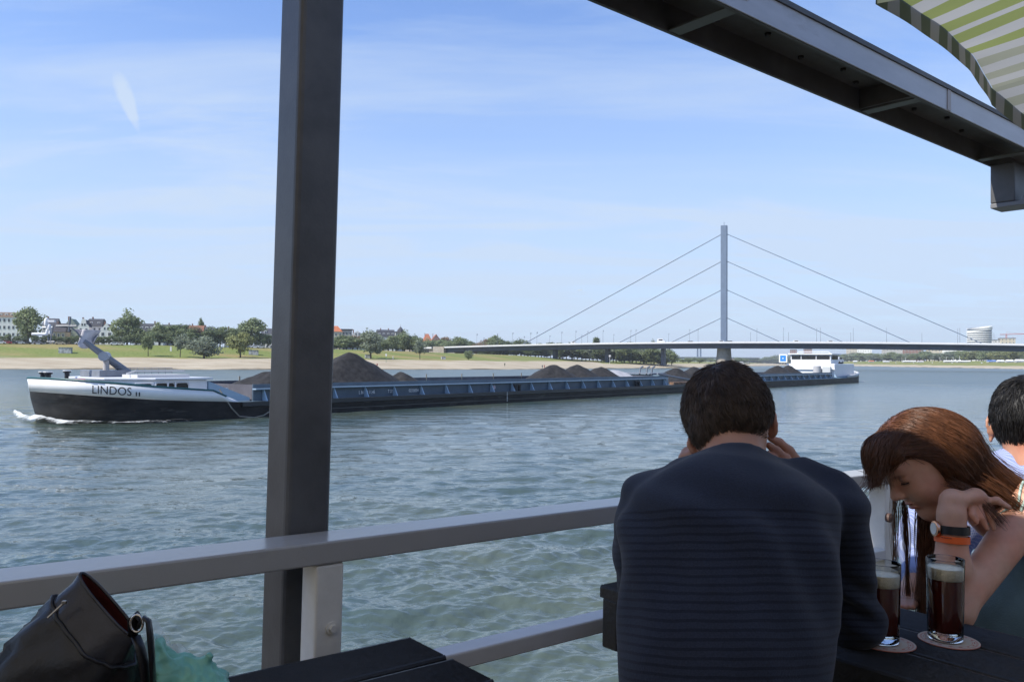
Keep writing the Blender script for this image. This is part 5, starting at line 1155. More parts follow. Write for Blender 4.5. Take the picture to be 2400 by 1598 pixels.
tl = t.nodes.new('ShaderNodeBsdfTranslucent'); tl.inputs['Color'].default_value = (.62, .56, .46, 1); mx = t.nodes.new('ShaderNodeMixShader'); mx.inputs[0].default_value = .50; t.links.new(b.outputs[0], mx.inputs[1]); t.links.new(tl.outputs[0], mx.inputs[2]); t.links.new(mx.outputs[0], t.nodes['Material Output'].inputs[0])
mb = MB(); mb.add([FT(-11.5, -5.6, 1.24), FT(ROOF_U, -5.6, 1.24), FT(ROOF_U, 2.12, 1.222), FT(-11.5, 2.12, 1.222)], [(0, 1, 2, 3)]); mb.build('roof', AWN, rb)  # unseen awning roof, placed to shade the terrace and pass soft fill
# railing
rl = thing('safety_railing', 'flat grey handrail with white posts running along the water edge', 'railing', FT(0.75, 1.5, -1.25))
mb = MB(); mb.box(FT, (-3.5, 1.490, -0.389), (6.5, 1.592, -0.344)); mb.build('top_rail', M_RAIL, rl, bevel=.004)
mb = MB(); mb.box(FT, (-3.5, 1.495, -0.664), (6.5, 1.555, -0.626)); mb.build('lower_rail', mat('rail_pale', (0.60, 0.58, 0.56), 0.45, var=0.06, scale=6), rl, bevel=.004)
for u in (-2.4, 0.75, 3.0, 5.3):
    mb = MB(); mb.box(FT, (u-.030, 1.494, -1.25), (u+.030, 1.560, -0.390)); 
    ps = mb.build('post', M_POSTW, rl, bevel=.005)
    mb = MB(); c = FT(u+.006, 1.4935, -.515); e = frame(c, UT, ZT, -WT); mb.lathe(e, [(.0125, 0), (.0125, .003)], 18); mb.lathe(e, [(.0075, .0031), (.0075, .0105)], 6); mb.build('bolt', M_POSTW, ps, smooth='auto')
mb = MB(); c = FT(2.92, 1.47, -.50); mb.lathe(frame(c, UT, ZT, -WT), [(.004, 0), (.016, .006), (.016, .02), (.004, .026)], 14); mb.build('rail_knob', mat('knob_rust', (0.10, 0.06, 0.05), .6), rl, smooth='auto')
# pillars and roof beam
for u, lab in ((0.70, 'thick dark grey steel pillar standing upright just outside the handrail'),):
    mb = MB(); mb.box(FT, (u, 1.600, -3.8), (u+.100, 1.712, 1.104))
    thing_mesh(mb, 'steel_pillar', lab, 'pillar', M_PILLAR, FT(u, 1.65, -1.25), bevel=.012, seg=3)
bm_ = thing('roof_beam', 'channel shaped steel roof beam crossing overhead with a pale inner face', 'beam', FT(3, 1.62, 1.1))
U0, U1 = -9, 9
mb = MB(); mb.box(FT, (U0, 1.738, 1.106), (U1, 1.750, 1.205)); mb.build('outer_plate', M_BEAMD, bm_)
mb = MB(); mb.box(FT, (U0, 1.502, 1.106), (U1, 1.514, 1.205)); mb.build('liner_plate', M_BEAMD, bm_)
mb = MB(); mb.box(FT, (U0, 1.497, 1.108), (U1, 1.5018, 1.196)); mb.build('inner_face', M_BEAMW, bm_, bevel=.001)
mb = MB(); mb.box(FT, (U0, 1.490, 1.1962), (U1, 1.758, 1.214)); mb.build('top_plate', M_BEAMD, bm_)
mb = MB(); mb.box(FT, (U0, 1.600, 1.1735), (U1, 1.606, 1.196)); mb.build('middle_fin', mat('fin_grey', (0.16, 0.155, 0.15), .5), bm_)
for u in (0.4, 2.015, 3.235, 4.375, 6.0):
    mb = MB(); mb.box(FT, (u, 1.515, 1.108), (u+.055, 1.737, 1.113)); mb.build('cross_plate', mat('cross_grey', (0.10, 0.105, 0.10), .5), bm_)
mb = MB(); mb.box(FT, (3.215, 1.515, 1.114), (3.222, 1.737, 1.195)); mb.build('web_plate', M_BEAMD, bm_)
for i, u in enumerate((1.75, 1.95, 2.22, 2.45, 2.72, 2.95, 3.12, 3.40, 3.62, 3.85, 4.1)):
    mb = MB(); c = FT(u, 1.66 if i % 2 else 1.70, 1.196); mb.lathe(frame(c, UT, WT, -ZT), [(.011, 0), (.011, .008), (.006, .012)], 10); mb.build('bolt', M_BLACK, bm_)
mb = MB(); mb.box(FT, (3.47, 1.493, 1.109), (3.50, 1.4968, 1.195)); mb.build('seam_clip', mat('clip_brown', (0.30, 0.25, 0.22), .4), bm_)
mb = MB(); mb.box(FT, (2.05, 1.4935, 1.15), (2.10, 1.4968, 1.195)); mb.build('seam_clip', mat('clip_bright', (0.6, 0.6, 0.62), .3), bm_)
mb = MB(); mb.box(FT, (4.52, 1.62, 0.905), (4.66, 1.735, 1.105)); hb = mb.build('hanging_bracket', M_PILLAR, bm_, bevel=.006)
mb = MB(); mb.prism(lambda a, b, c: FT(c, a, b), [(1.735, .9045), (1.735, .880), (.3, .880), (.3, .985), (1.54, .985), (1.60, .9045)], 4.52, 4.66); mb.build('bracket_arm', mat('arm_grey', (0.17, 0.17, 0.175), .5), hb, bevel=.004)
# ---- striped parasol
pa = thing('parasol', 'green and white striped square parasol with a short valance coloured as backlit', 'parasol', FT(3.1, .42, -1.25))
def fabric(name, col, tr=0.5):
    m = bpy.data.materials.new(name); m.use_nodes = True; t = m.node_tree; b = t.nodes['Principled BSDF']; b.inputs['Base Color'].default_value = (*col, 1); b.inputs['Roughness'].default_value = .85
    tl = t.nodes.new('ShaderNodeBsdfTranslucent'); tl.inputs['Color'].default_value = (*col, 1); mx = t.nodes.new('ShaderNodeMixShader'); mx.inputs[0].default_value = tr
    c = t.nodes.new('ShaderNodeTexCoord'); n = t.nodes.new('ShaderNodeTexNoise'); n.inputs['Scale'].default_value = 420; bp = t.nodes.new('ShaderNodeBump'); bp.inputs['Strength'].default_value = .25; bp.inputs['Distance'].default_value = .003
    t.links.new(c.outputs['Object'], n.inputs['Vector']); t.links.new(n.outputs['Fac'], bp.inputs['Height']); t.links.new(bp.outputs[0], b.inputs['Normal'])
    t.links.new(b.outputs[0], mx.inputs[1]); t.links.new(tl.outputs[0], mx.inputs[2]); t.links.new(mx.outputs[0], t.nodes['Material Output'].inputs[0]); return m
FG, FW, FD, FD2 = fabric('stripe_green', (0.33, 0.38, 0.135), .36), fabric('stripe_white', (0.60, 0.60, 0.58), .34), fabric('valance_green_backlit', (0.12, 0.135, 0.09), .25), fabric('valance_white_backlit', (0.30, 0.29, 0.27), .25)  # valance colours are the canopy stripes darkened as if backlit
UC, WC, HS, ZR, ZA = 3.20, 0.38, 0.84, 1.185, 1.235
def canopy(du, dw):                                       # height of the canopy, sagging between the ribs
    m_ = max(abs(du), abs(dw))/HS; a_ = min(abs(du), abs(dw))/max(1e-6, max(abs(du), abs(dw)))
    sag = math.sin(math.pi*min(1, abs(a_)))*0.028*m_ 
    rip = 0.005*m_*m_*math.sin(du*23+dw*9)*math.sin(math.pi*a_)
    return ZA - (ZA-ZR)*(m_**1.12) - sag + rip - .11*(du+HS) - .10*max(0, du+.30)
mb = MB(); per = 0.102; ns = 32
for quarter in range(4):
    cq, sq_ = [(1, 0), (0, 1), (-1, 0), (0, -1)][quarter]
    edges = np.linspace(-HS, HS, ns*2+1)
    for i in range(len(edges)-1):
        e0, e1 = edges[i], edges[i+1]; em = (e0+e1)/2; mi = int(math.floor(em/(per/2)+.5)) % 2 + (2 if (quarter == 0 and em > -.30) else 0)
        rows = []
        nr = 14
        for j in range(nr+1):
            row = []
            for e in (e0, e1):
                w0 = abs(e); ww = w0 + (HS-w0)*j/nr
                inset = 0.05*math.sin(math.pi*abs(e)/HS)*(ww/HS)**3; wwi = max(w0, ww-inset)
                du, dw = e*cq - wwi*sq_, e*sq_ + wwi*cq
                if quarter % 2 == 0: du, dw = e*cq, wwi*cq
                else: du, dw = wwi*sq_, e*sq_
                row.append(FT(UC+du, WC+dw, canopy(du, dw)))
            rows.append(row)
        mb.grid(rows, mi)
mb.build('canopy', [FG, FW, fabric('stripe_green_unlit', (0.46, 0.47, 0.36), .3), fabric('stripe_white_unlit', (0.62, 0.62, 0.60), .3)], pa, smooth=True, recalc=False)  # panel out of the sun: its different light put into washed stripe colours
mb = MB()
for quarter in range(4):
    sgn = 1 if quarter < 2 else -1
    edges = np.linspace(-HS, HS, ns*2+1)
    for i in range(len(edges)-1):
        e0, e1 = edges[i], edges[i+1]; mi = int(math.floor((e0+e1)/2/(per/2)+.5)) % 2; rows = []
        for j in range(4):
            row = []
            for e in (e0, e1):
                ins = HS - 0.05*math.sin(math.pi*abs(e)/HS); off = .003+.003*j/3*math.sin(e*21)
                du, dw = (e, (ins+off)*sgn) if quarter % 2 == 0 else ((ins+off)*sgn, e)
                du0, dw0 = (e, ins*sgn) if quarter % 2 == 0 else (ins*sgn, e)
                row.append(FT(UC+du, WC+dw, canopy(du0, dw0)-.064*j/3+.004))
            rows.append(row)
        mb.grid(rows, mi)
mb.build('valance', [FD, FD2], pa, smooth=True, recalc=False)
mb = MB(); mb.tube([FT(UC, WC, -1.2), FT(UC, WC, ZA-.01)], .022, 12); mb.build('pole', M_STEELG, pa, smooth='auto')
mb = MB(); mb.lathe(frame(FT(UC, WC, -1.25), UT, WT, ZT), [(.24, 0.002), (.24, .05), (.05, .07), (.03, .25)], 20); mb.build('base', M_BLACK, pa, smooth='auto')
for du, dw in ((1, 1), (1, -1), (-1, 1), (-1, -1)):
    mb = MB(); mb.tube([FT(UC+du*HS*f, WC+dw*HS*f, canopy(du*HS*f, dw*HS*f)-.012) for f in (.03, .25, .5, .75, .985)], .006, 6); mb.build('rib', M_STEELG, pa)
# ---- tables of black ribbed boards
M_GROOVE = M_BLACK
def ribbed_board(u0, u1, w0, w1, z0, z1, along, n):
    """a board with fine ribs on top running along u or w"""
    mb = MB(); prof = []
    a0, a1 = (w0, w1) if along == 'u' else (u0, u1)
    lip = .006; m_ = n*2
    prof = [(a0, z0), (a0, z1-lip), (a0+lip*.4, z1-lip*.3), (a0+lip, z1)]
    for i in range(m_):
        x = a0+lip*1.6+(a1-a0-3.2*lip)*(i+.5)/m_; prof += [(x, z1-(0.0030 if i % 2 == 0 else 0))]
    prof += [(a1-lip, z1), (a1-lip*.4, z1-lip*.3), (a1, z1-lip), (a1, z0)]
    if along == 'u': mb.prism(lambda a, b, c: FT(c, a, b), prof, u0, u1)
    else: mb.prism(lambda a, b, c: FT(a, c, b), prof, w0, w1)
    return mb
lt = thing('ledge_table', 'narrow black two board table fixed along the handrail', 'table', FT(.2, 1.3, -.56))
for a, b in ((1.152, 1.288), (1.302, 1.440)):
    ribbed_board(-2.6, .900, a, b, -.572, -.544, 'u', 26).build('board', M_BLACK, lt, bevel=0)
mb = MB(); mb.box(FT, (-2.5, 1.17, -.61), (.86, 1.43, -.5725)); mb.build('under_frame', M_BLACK, lt)
for u in (-2.3, -.4, .6): mb = MB(); mb.box(FT, (u-.03, 1.26, -1.25), (u+.03, 1.32, -.611)); mb.build('leg', M_BLACK, lt)
tb = thing('beer_table', 'black ribbed board table at the handrail with two beer glasses on it', 'table', FT(1.63, .85, -1.25))
for a, b in ((1.425, 1.562), (1.570, 1.706), (1.714, 1.852)):
    ribbed_board(a, b, -.05, 1.418, -.541, -.512, 'w', 22).build('board', M_BLACK, tb)
mb = MB(); mb.box(FT, (1.46, .0, -.60), (1.50, 1.40, -.5415)); mb.build('apron', M_BLACK, tb, bevel=.004); mb = MB(); mb.box(FT, (1.78, .0, -.60), (1.82, 1.40, -.5415)); mb.build('apron', M_BLACK, tb, bevel=.004)
for i in range(2):
    mb = MB(); w0 = 1.395-.09*i; prof = []
    mb.box(FT, (1.43+.012*i, w0-.03, -.66-.06*i), (1.84, w0+.02, -.5418)); mb.build('end_bracket', M_BLACK, tb, bevel=.005)
for i in range(9): 
    mb = MB(); z = -.552-i*.0105; mb.box(FT, (1.4275, 1.312, z-.003), (1.4295, 1.364, z+.003)); mb.build('bracket_rib', mat('rib_brown', (0.05, 0.04, 0.034), .5), tb)
for u, w_ in ((1.64, .15), (1.64, 1.2)): mb = MB(); mb.box(FT, (u-.04, w_-.04, -1.249), (u+.04, w_+.04, -.5416)); mb.build('leg', M_BLACK, tb)
def bench(u, label):
    t = thing('bench', label, 'bench', FT(u, .7, -1.25))
    mb = MB(); mb.box(FT, (u-.15, -.1, -.84), (u+.15, 1.35, -.80)); mb.build('seat', M_BLACK, t, bevel=.006)
    for w_ in (.1, 1.15):
        mb = MB(); mb.box(FT, (u-.12, w_-.03, -1.249), (u+.12, w_+.03, -.841)); mb.build('leg', M_BLACK, t)
bench(.98, 'black bench under the man in the striped navy shirt'); bench(2.30, 'black bench across the table under the woman')
bench(2.95, 'black bench under the man in the blue checked shirt')

weather(M_PILLAR, (0.13, 0.125, 0.12), 7, (1, 1, .25), .62, .45); weather(M_PILLAR, (0.10, 0.055, 0.035), 26, (1, 1, .6), .735, .8)
weather(M_RAIL, (0.24, 0.23, 0.22), 9, (1, 1, 1), .60, .35); weather(M_RAIL, (0.13, 0.08, 0.055), 38, (1, 1, 1), .735, .8)
weather(M_POSTW, (0.36, 0.30, 0.22), 20, (1, 1, .3), .65, .5); weather(M_BEAMD, (0.13, 0.10, 0.08), 9, (1, 1, 1), .62, .5); weather(M_BEAMW, (0.30, 0.28, 0.27), 6, (.6, .6, 2), .60, .4)
# ------------------------------------------------------------------ people
def skin_mat(name, col, rough=.45):
    m = mat(name, col, rough, var=.10, scale=22, bump=.03, bscale=300, spec=.4); b = m.node_tree.nodes['Principled BSDF']
    b.inputs['Subsurface Weight'].default_value = .12; b.inputs['Subsurface Radius'].default_value = (.010, .004, .002); b.inputs['Subsurface Scale'].default_value = .6
    t = m.node_tree; c = t.nodes.new('ShaderNodeTexCoord'); n = t.nodes.new('ShaderNodeTexNoise'); n.inputs['Scale'].default_value = 14; n.inputs['Detail'].default_value = 3; t.links.new(c.outputs['Object'], n.inputs['Vector'])
    r = t.nodes.new('ShaderNodeValToRGB'); r.color_ramp.elements[0].position = .40; r.color_ramp.elements[0].color = (1, 1, 1, 1); r.color_ramp.elements[1].position = .70; r.color_ramp.elements[1].color = (1.0, .80, .76, 1); t.links.new(n.outputs['Fac'], r.inputs[0])
    x = t.nodes.new('ShaderNodeMix'); x.data_type = 'RGBA'; x.blend_type = 'MULTIPLY'; x.inputs[0].default_value = 1; src = [l.from_socket for l in t.links if l.to_socket == b.inputs['Base Color']][0]; t.links.new(src, x.inputs[6]); t.links.new(r.outputs[0], x.inputs[7]); t.links.new(x.outputs[2], b.inputs['Base Color']); return m
M_SKIN = skin_mat('skin', (0.46, 0.245, 0.165)); M_SKINW = skin_mat('skin_woman', (0.60, 0.34, 0.235))
def hair_mat(name, col, rough=.42, var=.5, spec=.4):
    m = mat(name, col, rough, var=var, scale=60, spec=spec, stretch=(1, 1, 1)); m.node_tree.nodes['Principled BSDF'].inputs['Anisotropic'].default_value = .0; return m
M_HAIRB = hair_mat('hair_dark_brown', (0.085, 0.058, 0.041), .45); M_HAIRK = hair_mat('hair_black', (0.010, 0.009, 0.009), .5)
M_HAIRR = hair_mat('hair_auburn', (0.125, 0.050, 0.022), .36, .30, .5)
def smin_pts(prims, X):
    D = np.full(X.shape[:-1], .2)
    for p in prims:
        d = prim_eval(p, X); k = p['k']
        if p.get('sub'): d = -d; h = np.clip(.5-.5*(d-D)/k, 0, 1); D = d*(1-h)+D*h+k*h*(1-h)
        else: h = np.clip(.5+.5*(D-d)/k, 0, 1); D = D*(1-h)+d*h-k*h*(1-h)
    return D
def sgrad(prims, X, e=.002):
    g = np.stack([smin_pts(prims, X+np.eye(3)[i]*e)-smin_pts(prims, X-np.eye(3)[i]*e) for i in range(3)], -1)
    return g/np.maximum(1e-9, np.linalg.norm(g, axis=-1))[..., None]
def sdf_obj(name, prims, h, m, parent, disp=None, post=None):
    v, f = sdf_net(prims, h)
    if disp is not None: v = v + vnormals(v, f)*disp(v)[:, None]
    o = ORG.get(parent.name, Vector((0, 0, 0)))
    ob = link_mesh(name, np_mesh(name, v, f, org=o), m, parent); return ob, v, f
def basis(f, up):
    f = Vector(f).normalized(); up = Vector(up); up = (up - f*up.dot(f)).normalized(); s = f.cross(up); return f, up, s      # s: the head's own right side
def sample_surface(v, f, n, rng):
    a = np.linalg.norm(np.cross(v[f[:, 2]]-v[f[:, 0]], v[f[:, 3]]-v[f[:, 1]]), axis=1); i = rng.choice(len(f), n, p=a/a.sum())
    uu, vv = rng.random((n, 1)), rng.random((n, 1)); q = f[i]
    return (v[q[:, 0]]*(1-uu)+v[q[:, 1]]*uu)*(1-vv)+(v[q[:, 3]]*(1-uu)+v[q[:, 2]]*uu)*vv
# ============ the man in the navy shirt, seen from behind
HC = P(1699, 966, 1.62); f_, u_, s_ = basis((-.10, .84, -.52), (-.27, .45, .84))
man = thing('person', 'man from behind in a navy striped long sleeved shirt, hands at his ears', 'person', (.30, 1.22, 2.75))
def HL(F_, U_, S_): return HC + f_*F_ + u_*U_ + s_*S_
AX = (f_, u_, s_)
sk = [ell(HL(0, 0, 0), (.092, .079, .0720), AX, .02), ell(HL(.045, -.06, 0), (.06, .075, .06), AX, .03), ell(HL(.07, -.12, 0), (.03, .03, .03), AX, .03),
      cone(HL(-.02, -.03, 0), P(1716, 1045, 1.575), .062, .056, .03), cone(P(1722, 1120, 1.51), P(1714, 1035, 1.58), .057, .056, .02),
      cone(HL(.10, -.02, 0), HL(.118, -.065, 0), .010, .014, .012), ell(HL(.098, -.095, 0), (.012, .010, .024), AX, .01)]
def ear(c, s, ax):
    # outer rim, bowl and lobe
    F_, U_, S_ = ax; q = []
    rim = [(.006, .030), (-.008, .032), (-.019, .022), (-.021, .006), (-.015, -.012), (-.006, -.026)]
    pts = [c + F_*a + U_*b + S_*(s*(.008+.010*(-a*30 if a < 0 else 0))) for a, b in rim]
    for a, b in zip(pts[:-1], pts[1:]): q.append(cone(a, b, .0042, .0042, .004))
    q.append(ell(c + F_*-.004 + S_*(s*.003), (.017, .027, .006), ax, .005)); q.append(ell(pts[-1]+U_*-.004, (.008, .009, .005), ax, .004)); return q
EO = HL(.004, -.048, 0)
earR = P(1811, 990, 1.62); earL = P(1626, 1050, 1.62)
axR = tuple((Matrix.Rotation(math.radians(-18), 3, u_) @ Vector(a)) for a in AX); axL = tuple((Matrix.Rotation(math.radians(18), 3, u_) @ Vector(a)) for a in AX)
def PXc(l, rs, k=.004): return [cone(P(*a), P(*b), ra, rb, k) for a, b, ra, rb in zip(l[:-1], l[1:], rs[:-1], rs[1:])]
sk += PXc([(1797, 955, 1.625), (1808, 958, 1.618), (1814, 975, 1.612), (1817, 994, 1.612), (1817, 1010, 1.618), (1809, 1022, 1.626)], [.0045, .0055, .0055, .0052, .0055, .0060])
sk += [ell(P(1803, 988, 1.628), (.008, .010, .027), None, .006), ell(P(1812, 1014, 1.624), (.006, .008, .008), None, .005)]
sk += PXc([(1616, 1026, 1.625), (1616, 1042, 1.615), (1624, 1056, 1.612), (1638, 1066, 1.612), (1652, 1072, 1.62)], [.0045, .0060, .0064, .0064, .0060])
sk += [ell(P(1632, 1048, 1.628), (.014, .010, .018), None, .006)]
def chain(pts, rs, k=.005): return [cone(a, b, ra, rb, k) for a, b, ra, rb in zip(pts[:-1], pts[1:], rs[:-1], rs[1:])]
def PX(*l): return [P(*a) for a in l]
# right hand: palm, four fingers of different length, thumb; left hand likewise
sk += [ell(P(1880, 1112, 1.675), (.020, .030, .030), None, .012), cone(P(1885, 1125, 1.68), P(1905, 1180, 1.68), .027, .026, .012)]
sk += chain(PX((1873, 1086, 1.672), (1850, 1056, 1.667), (1826, 1036, 1.662), (1806, 1027, 1.655)), [.0105, .0098, .0088, .0072])
sk += chain(PX((1862, 1100, 1.660), (1842, 1075, 1.652), (1820, 1056, 1.646), (1802, 1043, 1.640)), [.0105, .0098, .0088, .0072])
sk += chain(PX((1856, 1112, 1.650), (1834, 1092, 1.640), (1812, 1075, 1.636), (1800, 1064, 1.636)), [.0100, .0092, .0084, .0070])
sk += chain(PX((1852, 1124, 1.645), (1830, 1108, 1.636), (1812, 1095, 1.634)), [.0090, .0080, .0065])
sk += chain(PX((1870, 1110, 1.70), (1840, 1072, 1.71), (1815, 1055, 1.70)), [.0125, .0105, .0085])
sk += [ell(P(1606, 1108, 1.70), (.018, .028, .028), None, .012), cone(P(1600, 1125, 1.70), P(1590, 1180, 1.70), .027, .026, .012)]
sk += chain(PX((1612, 1082, 1.70), (1611, 1062, 1.69), (1626, 1052, 1.68), (1640, 1058, 1.66)), [.0125, .0125, .0105, .0085])
sk += chain(PX((1609, 1094, 1.69), (1606, 1074, 1.68), (1622, 1066, 1.668), (1640, 1070, 1.655)), [.0130, .0135, .0110, .0085])
sk += chain(PX((1614, 1106, 1.68), (1622, 1090, 1.67), (1640, 1084, 1.655)), [.0100, .0098, .0078])
sk += chain(PX((1620, 1116, 1.675), (1632, 1104, 1.665), (1646, 1100, 1.655)), [.0090, .0080, .0065])
sk += chain(PX((1606, 1100, 1.72), (1618, 1064, 1.73), (1636, 1050, 1.72)), [.0120, .0105, .0085])
body, bv, bf = sdf_obj('body', sk, .0034, M_SKIN, man)
# eyes of the man (turned away from the camera)
for s in (-1, 1):
    mb = MB(); mb.lathe(frame(HL(.078, -.035, s*.031), f_, u_, s_), [(.001, -.0115), (.008, -.008), (.0115, 0), (.008, .008), (.001, .0115)], 10); mb.build('eye', mat('eye_white', (.7, .7, .68), .2), body, smooth=True)
# shirt
NCx = P(1731, 1111, 1.533); nd = (P(1714, 1035, 1.58)-P(1722, 1120, 1.51)).normalized(); na = nd.cross(Vector((1, 0, 0))).normalized(); nb_ = nd.cross(na)
TOR = [ell(P(1716, 1222, 1.455), (.190, .105, .112), None, .05), ell(P(1712, 1350, 1.42), (.182, .118, .16), None, .06), ell(P(1702, 1480, 1.385), (.173, .120, .16), None, .06), ell(P(1690, 1640, 1.33), (.158, .125, .18), None, .06),
       cone(P(1535, 1185, 1.515), P(1605, 1146, 1.53), .056, .050, .03), cone(P(1605, 1146, 1.53), P(1700, 1135, 1.53), .050, .054, .03),
       cone(P(1950, 1174, 1.515), P(1868, 1148, 1.53), .056, .050, .03), cone(P(1868, 1148, 1.53), P(1750, 1135, 1.53), .050, .054, .03),
       cone(P(1722, 1160, 1.49), P(1728, 1095, 1.545), .092, .067, .03), cone(P(1792, 1098, 1.53), P(1868, 1104, 1.535), .022, .017, .02), cone(P(1868, 1104, 1.535), P(1955, 1122, 1.505), .017, .013, .02), cone(P(1668, 1102, 1.53), P(1592, 1108, 1.535), .022, .018, .02), cone(P(1592, 1108, 1.535), P(1530, 1150, 1.50), .018, .012, .02), cone(P(1660, 1130, 1.452), P(1790, 1165, 1.385), .010, .012, .02), cone(P(1800, 1120, 1.45), P(1880, 1190, 1.40), .010, .010, .02), 
       cone(P(1525, 1180, 1.52), P(1500, 1300, 1.60), .056, .050, .025), cone(P(1500, 1300, 1.60), P(1510, 1440, 1.70), .050, .044, .02), cone(P(1510, 1440, 1.70), P(1592, 1175, 1.72), .044, .033, .02),
       cone(P(1952, 1188, 1.51), P(1978, 1330, 1.55), .055, .052, .018), cone(P(1978, 1330, 1.55), P(2008, 1452, 1.585), .052, .048, .02), cone(P(2008, 1452, 1.585), P(1992, 1490, 1.60), .048, .040, .02),
       cone(P(2006, 1452, 1.60), P(1905, 1180, 1.70), .044, .033, .02), ell(NCx + nd*.222, (.22, .22, .22), None, .006, sub=True)]
zt_ = float(P(1722, 1240, 1.46).z)
def folds(v):
    x, y, z = v[:, 0], v[:, 1], v[:, 2]; px = x; 
    d = np.zeros(len(v))
    # soft pull lines between the shoulder blades, gathers at the waist and the crook of the right arm
    cx = float(P(1712, 1300, 1.42).x)
    d += .0035*np.sin((z-zt_)*70 + (x-cx)*22)*np.exp(-((z-zt_-.06)/.05)**2)
    d += .0030*np.sin((x-cx)*60 + (z-zt_)*25)*np.exp(-((z-zt_+.02)/.10)**2)
    d += .0045*np.sin((x-cx)*48+(z-zt_)*14)*np.clip((zt_-.22-z)/.15, 0, 1)
    ax_ = float(P(1985, 1330, 1.55).x); az = float(P(1985, 1400, 1.57).z)
    d += .005*np.sin((z-az)*120+(x-ax_)*70)*np.exp(-((z-az)/.06)**2)*np.exp(-((x-ax_)/.06)**2)
    nz = np.array([mnoise.noise((a*11, b*11, c*9)) for a, b, c in v]); return d*1.7 + nz*.0075
M_SHIRT = bpy.data.materials.new('shirt_navy'); M_SHIRT.use_nodes = True; t = M_SHIRT.node_tree; b = t.nodes['Principled BSDF']; b.inputs['Roughness'].default_value = .9; b.inputs['Specular IOR Level'].default_value = .2; b.inputs['Sheen Weight'].default_value = .12
c = t.nodes.new('ShaderNodeTexCoord'); sx = t.nodes.new('ShaderNodeSeparateXYZ'); t.links.new(c.outputs['Object'], sx.inputs[0])
def tm(op, *a):
    m = t.nodes.new('ShaderNodeMath'); m.operation = op
    for i, q in enumerate(a):
        if isinstance(q, (int, float)): m.inputs[i].default_value = q
        else: t.links.new(q, m.inputs[i])
    return m.outputs[0]
nn = t.nodes.new('ShaderNodeTexNoise'); nn.inputs['Scale'].default_value = 7; t.links.new(c.outputs['Object'], nn.inputs['Vector'])
hgt = tm('ADD', tm('ADD', sx.outputs['Z'], tm('MULTIPLY', sx.outputs['Y'], .25)), tm('MULTIPLY', nn.outputs['Fac'], .014))
z_start = float(P(1712, 1186, 1.40).z) - 2.75 + .25*(1.40-1.22) + .007
st_ = tm('LESS_THAN', tm('FRACT', tm('DIVIDE', hgt, .0134)), .34); st_ = tm('MULTIPLY', st_, tm('LESS_THAN', hgt, z_start))
r = t.nodes.new('ShaderNodeMix'); r.data_type = 'RGBA'; r.inputs[6].default_value = (0.021, 0.026, 0.043, 1); r.inputs[7].default_value = (0.0125, 0.015, 0.026, 1); t.links.new(st_, r.inputs[0])
fine = t.nodes.new('ShaderNodeTexNoise'); fine.inputs['Scale'].default_value = 380; fine.inputs['Detail'].default_value = 2; t.links.new(c.outputs['Object'], fine.inputs['Vector'])
mlt = t.nodes.new('ShaderNodeMix'); mlt.data_type = 'RGBA'; mlt.blend_type = 'MULTIPLY'; mlt.inputs[0].default_value = .75; t.links.new(r.outputs[2], mlt.inputs[6])
rp_ = t.nodes.new('ShaderNodeValToRGB'); rp_.color_ramp.elements[0].position = .35; rp_.color_ramp.elements[0].color = (.78, .78, .78, 1); rp_.color_ramp.elements[1].position = .65; rp_.color_ramp.elements[1].color = (1.12, 1.12, 1.12, 1); t.links.new(fine.outputs['Fac'], rp_.inputs[0]); t.links.new(rp_.outputs[0], mlt.inputs[7]); t.links.new(mlt.outputs[2], b.inputs['Base Color'])
bp = t.nodes.new('ShaderNodeBump'); bp.inputs['Strength'].default_value = .35; bp.inputs['Distance'].default_value = .002; t.links.new(fine.outputs['Fac'], bp.inputs['Height']); t.links.new(bp.outputs[0], b.inputs['Normal'])
shirt, sv, sf = sdf_obj('shirt', TOR, .0055, M_SHIRT, man, folds)
# ribbed neckband round the neck
mb = MB(); mb.tube([NCx + nd*.004 + na*(math.cos(q)*.0625) + nb_*(math.sin(q)*.0635) for q in np.linspace(0, 2*math.pi, 41)], .0075, 8, cap=False); mb.build('neckband', M_SHIRT, shirt, smooth=True)
for zz in (-.012,):
    mb = MB(); mb.tube([NCx + nd*zz + na*(math.cos(q)*.0710) + nb_*(math.sin(q)*.072) for q in np.linspace(0, 2*math.pi, 41)], .0028, 6, cap=False); mb.build('neck_seam', M_SHIRT, shirt, smooth=True)
# trousers, seated with the knees under the table
hip = Vector((.30, 1.25, 3.27)); U3 = Vector(UX); W3 = Vector(WX)
tr_ = [ell(hip, (.17, .15, .11), None, .05)]
for s in (-1, 1):
    k0 = hip + W3*(.09*s) + Vector((0, 0, -.01)); k1 = k0 + U3*.44 + W3*(.06*s) + Vector((0, 0, .0)); k2 = k1 + U3*.02 + Vector((0, 0, -.44))
    tr_ += [cone(k0, k1, .082, .062, .03), cone(k1, k2, .058, .045, .02)]
tro, _, _ = sdf_obj('trousers', tr_, .011, mat('denim', (0.03, 0.035, 0.05), .85, var=.2, scale=30), man)
for s in (-1, 1):
    k2 = hip + W3*(.15*s) + U3*.46 + Vector((0, 0, -.48)); sdf_obj('shoe', [cone(k2, k2+U3*.17, .042, .034, .02)], .008, M_BLACK, man)
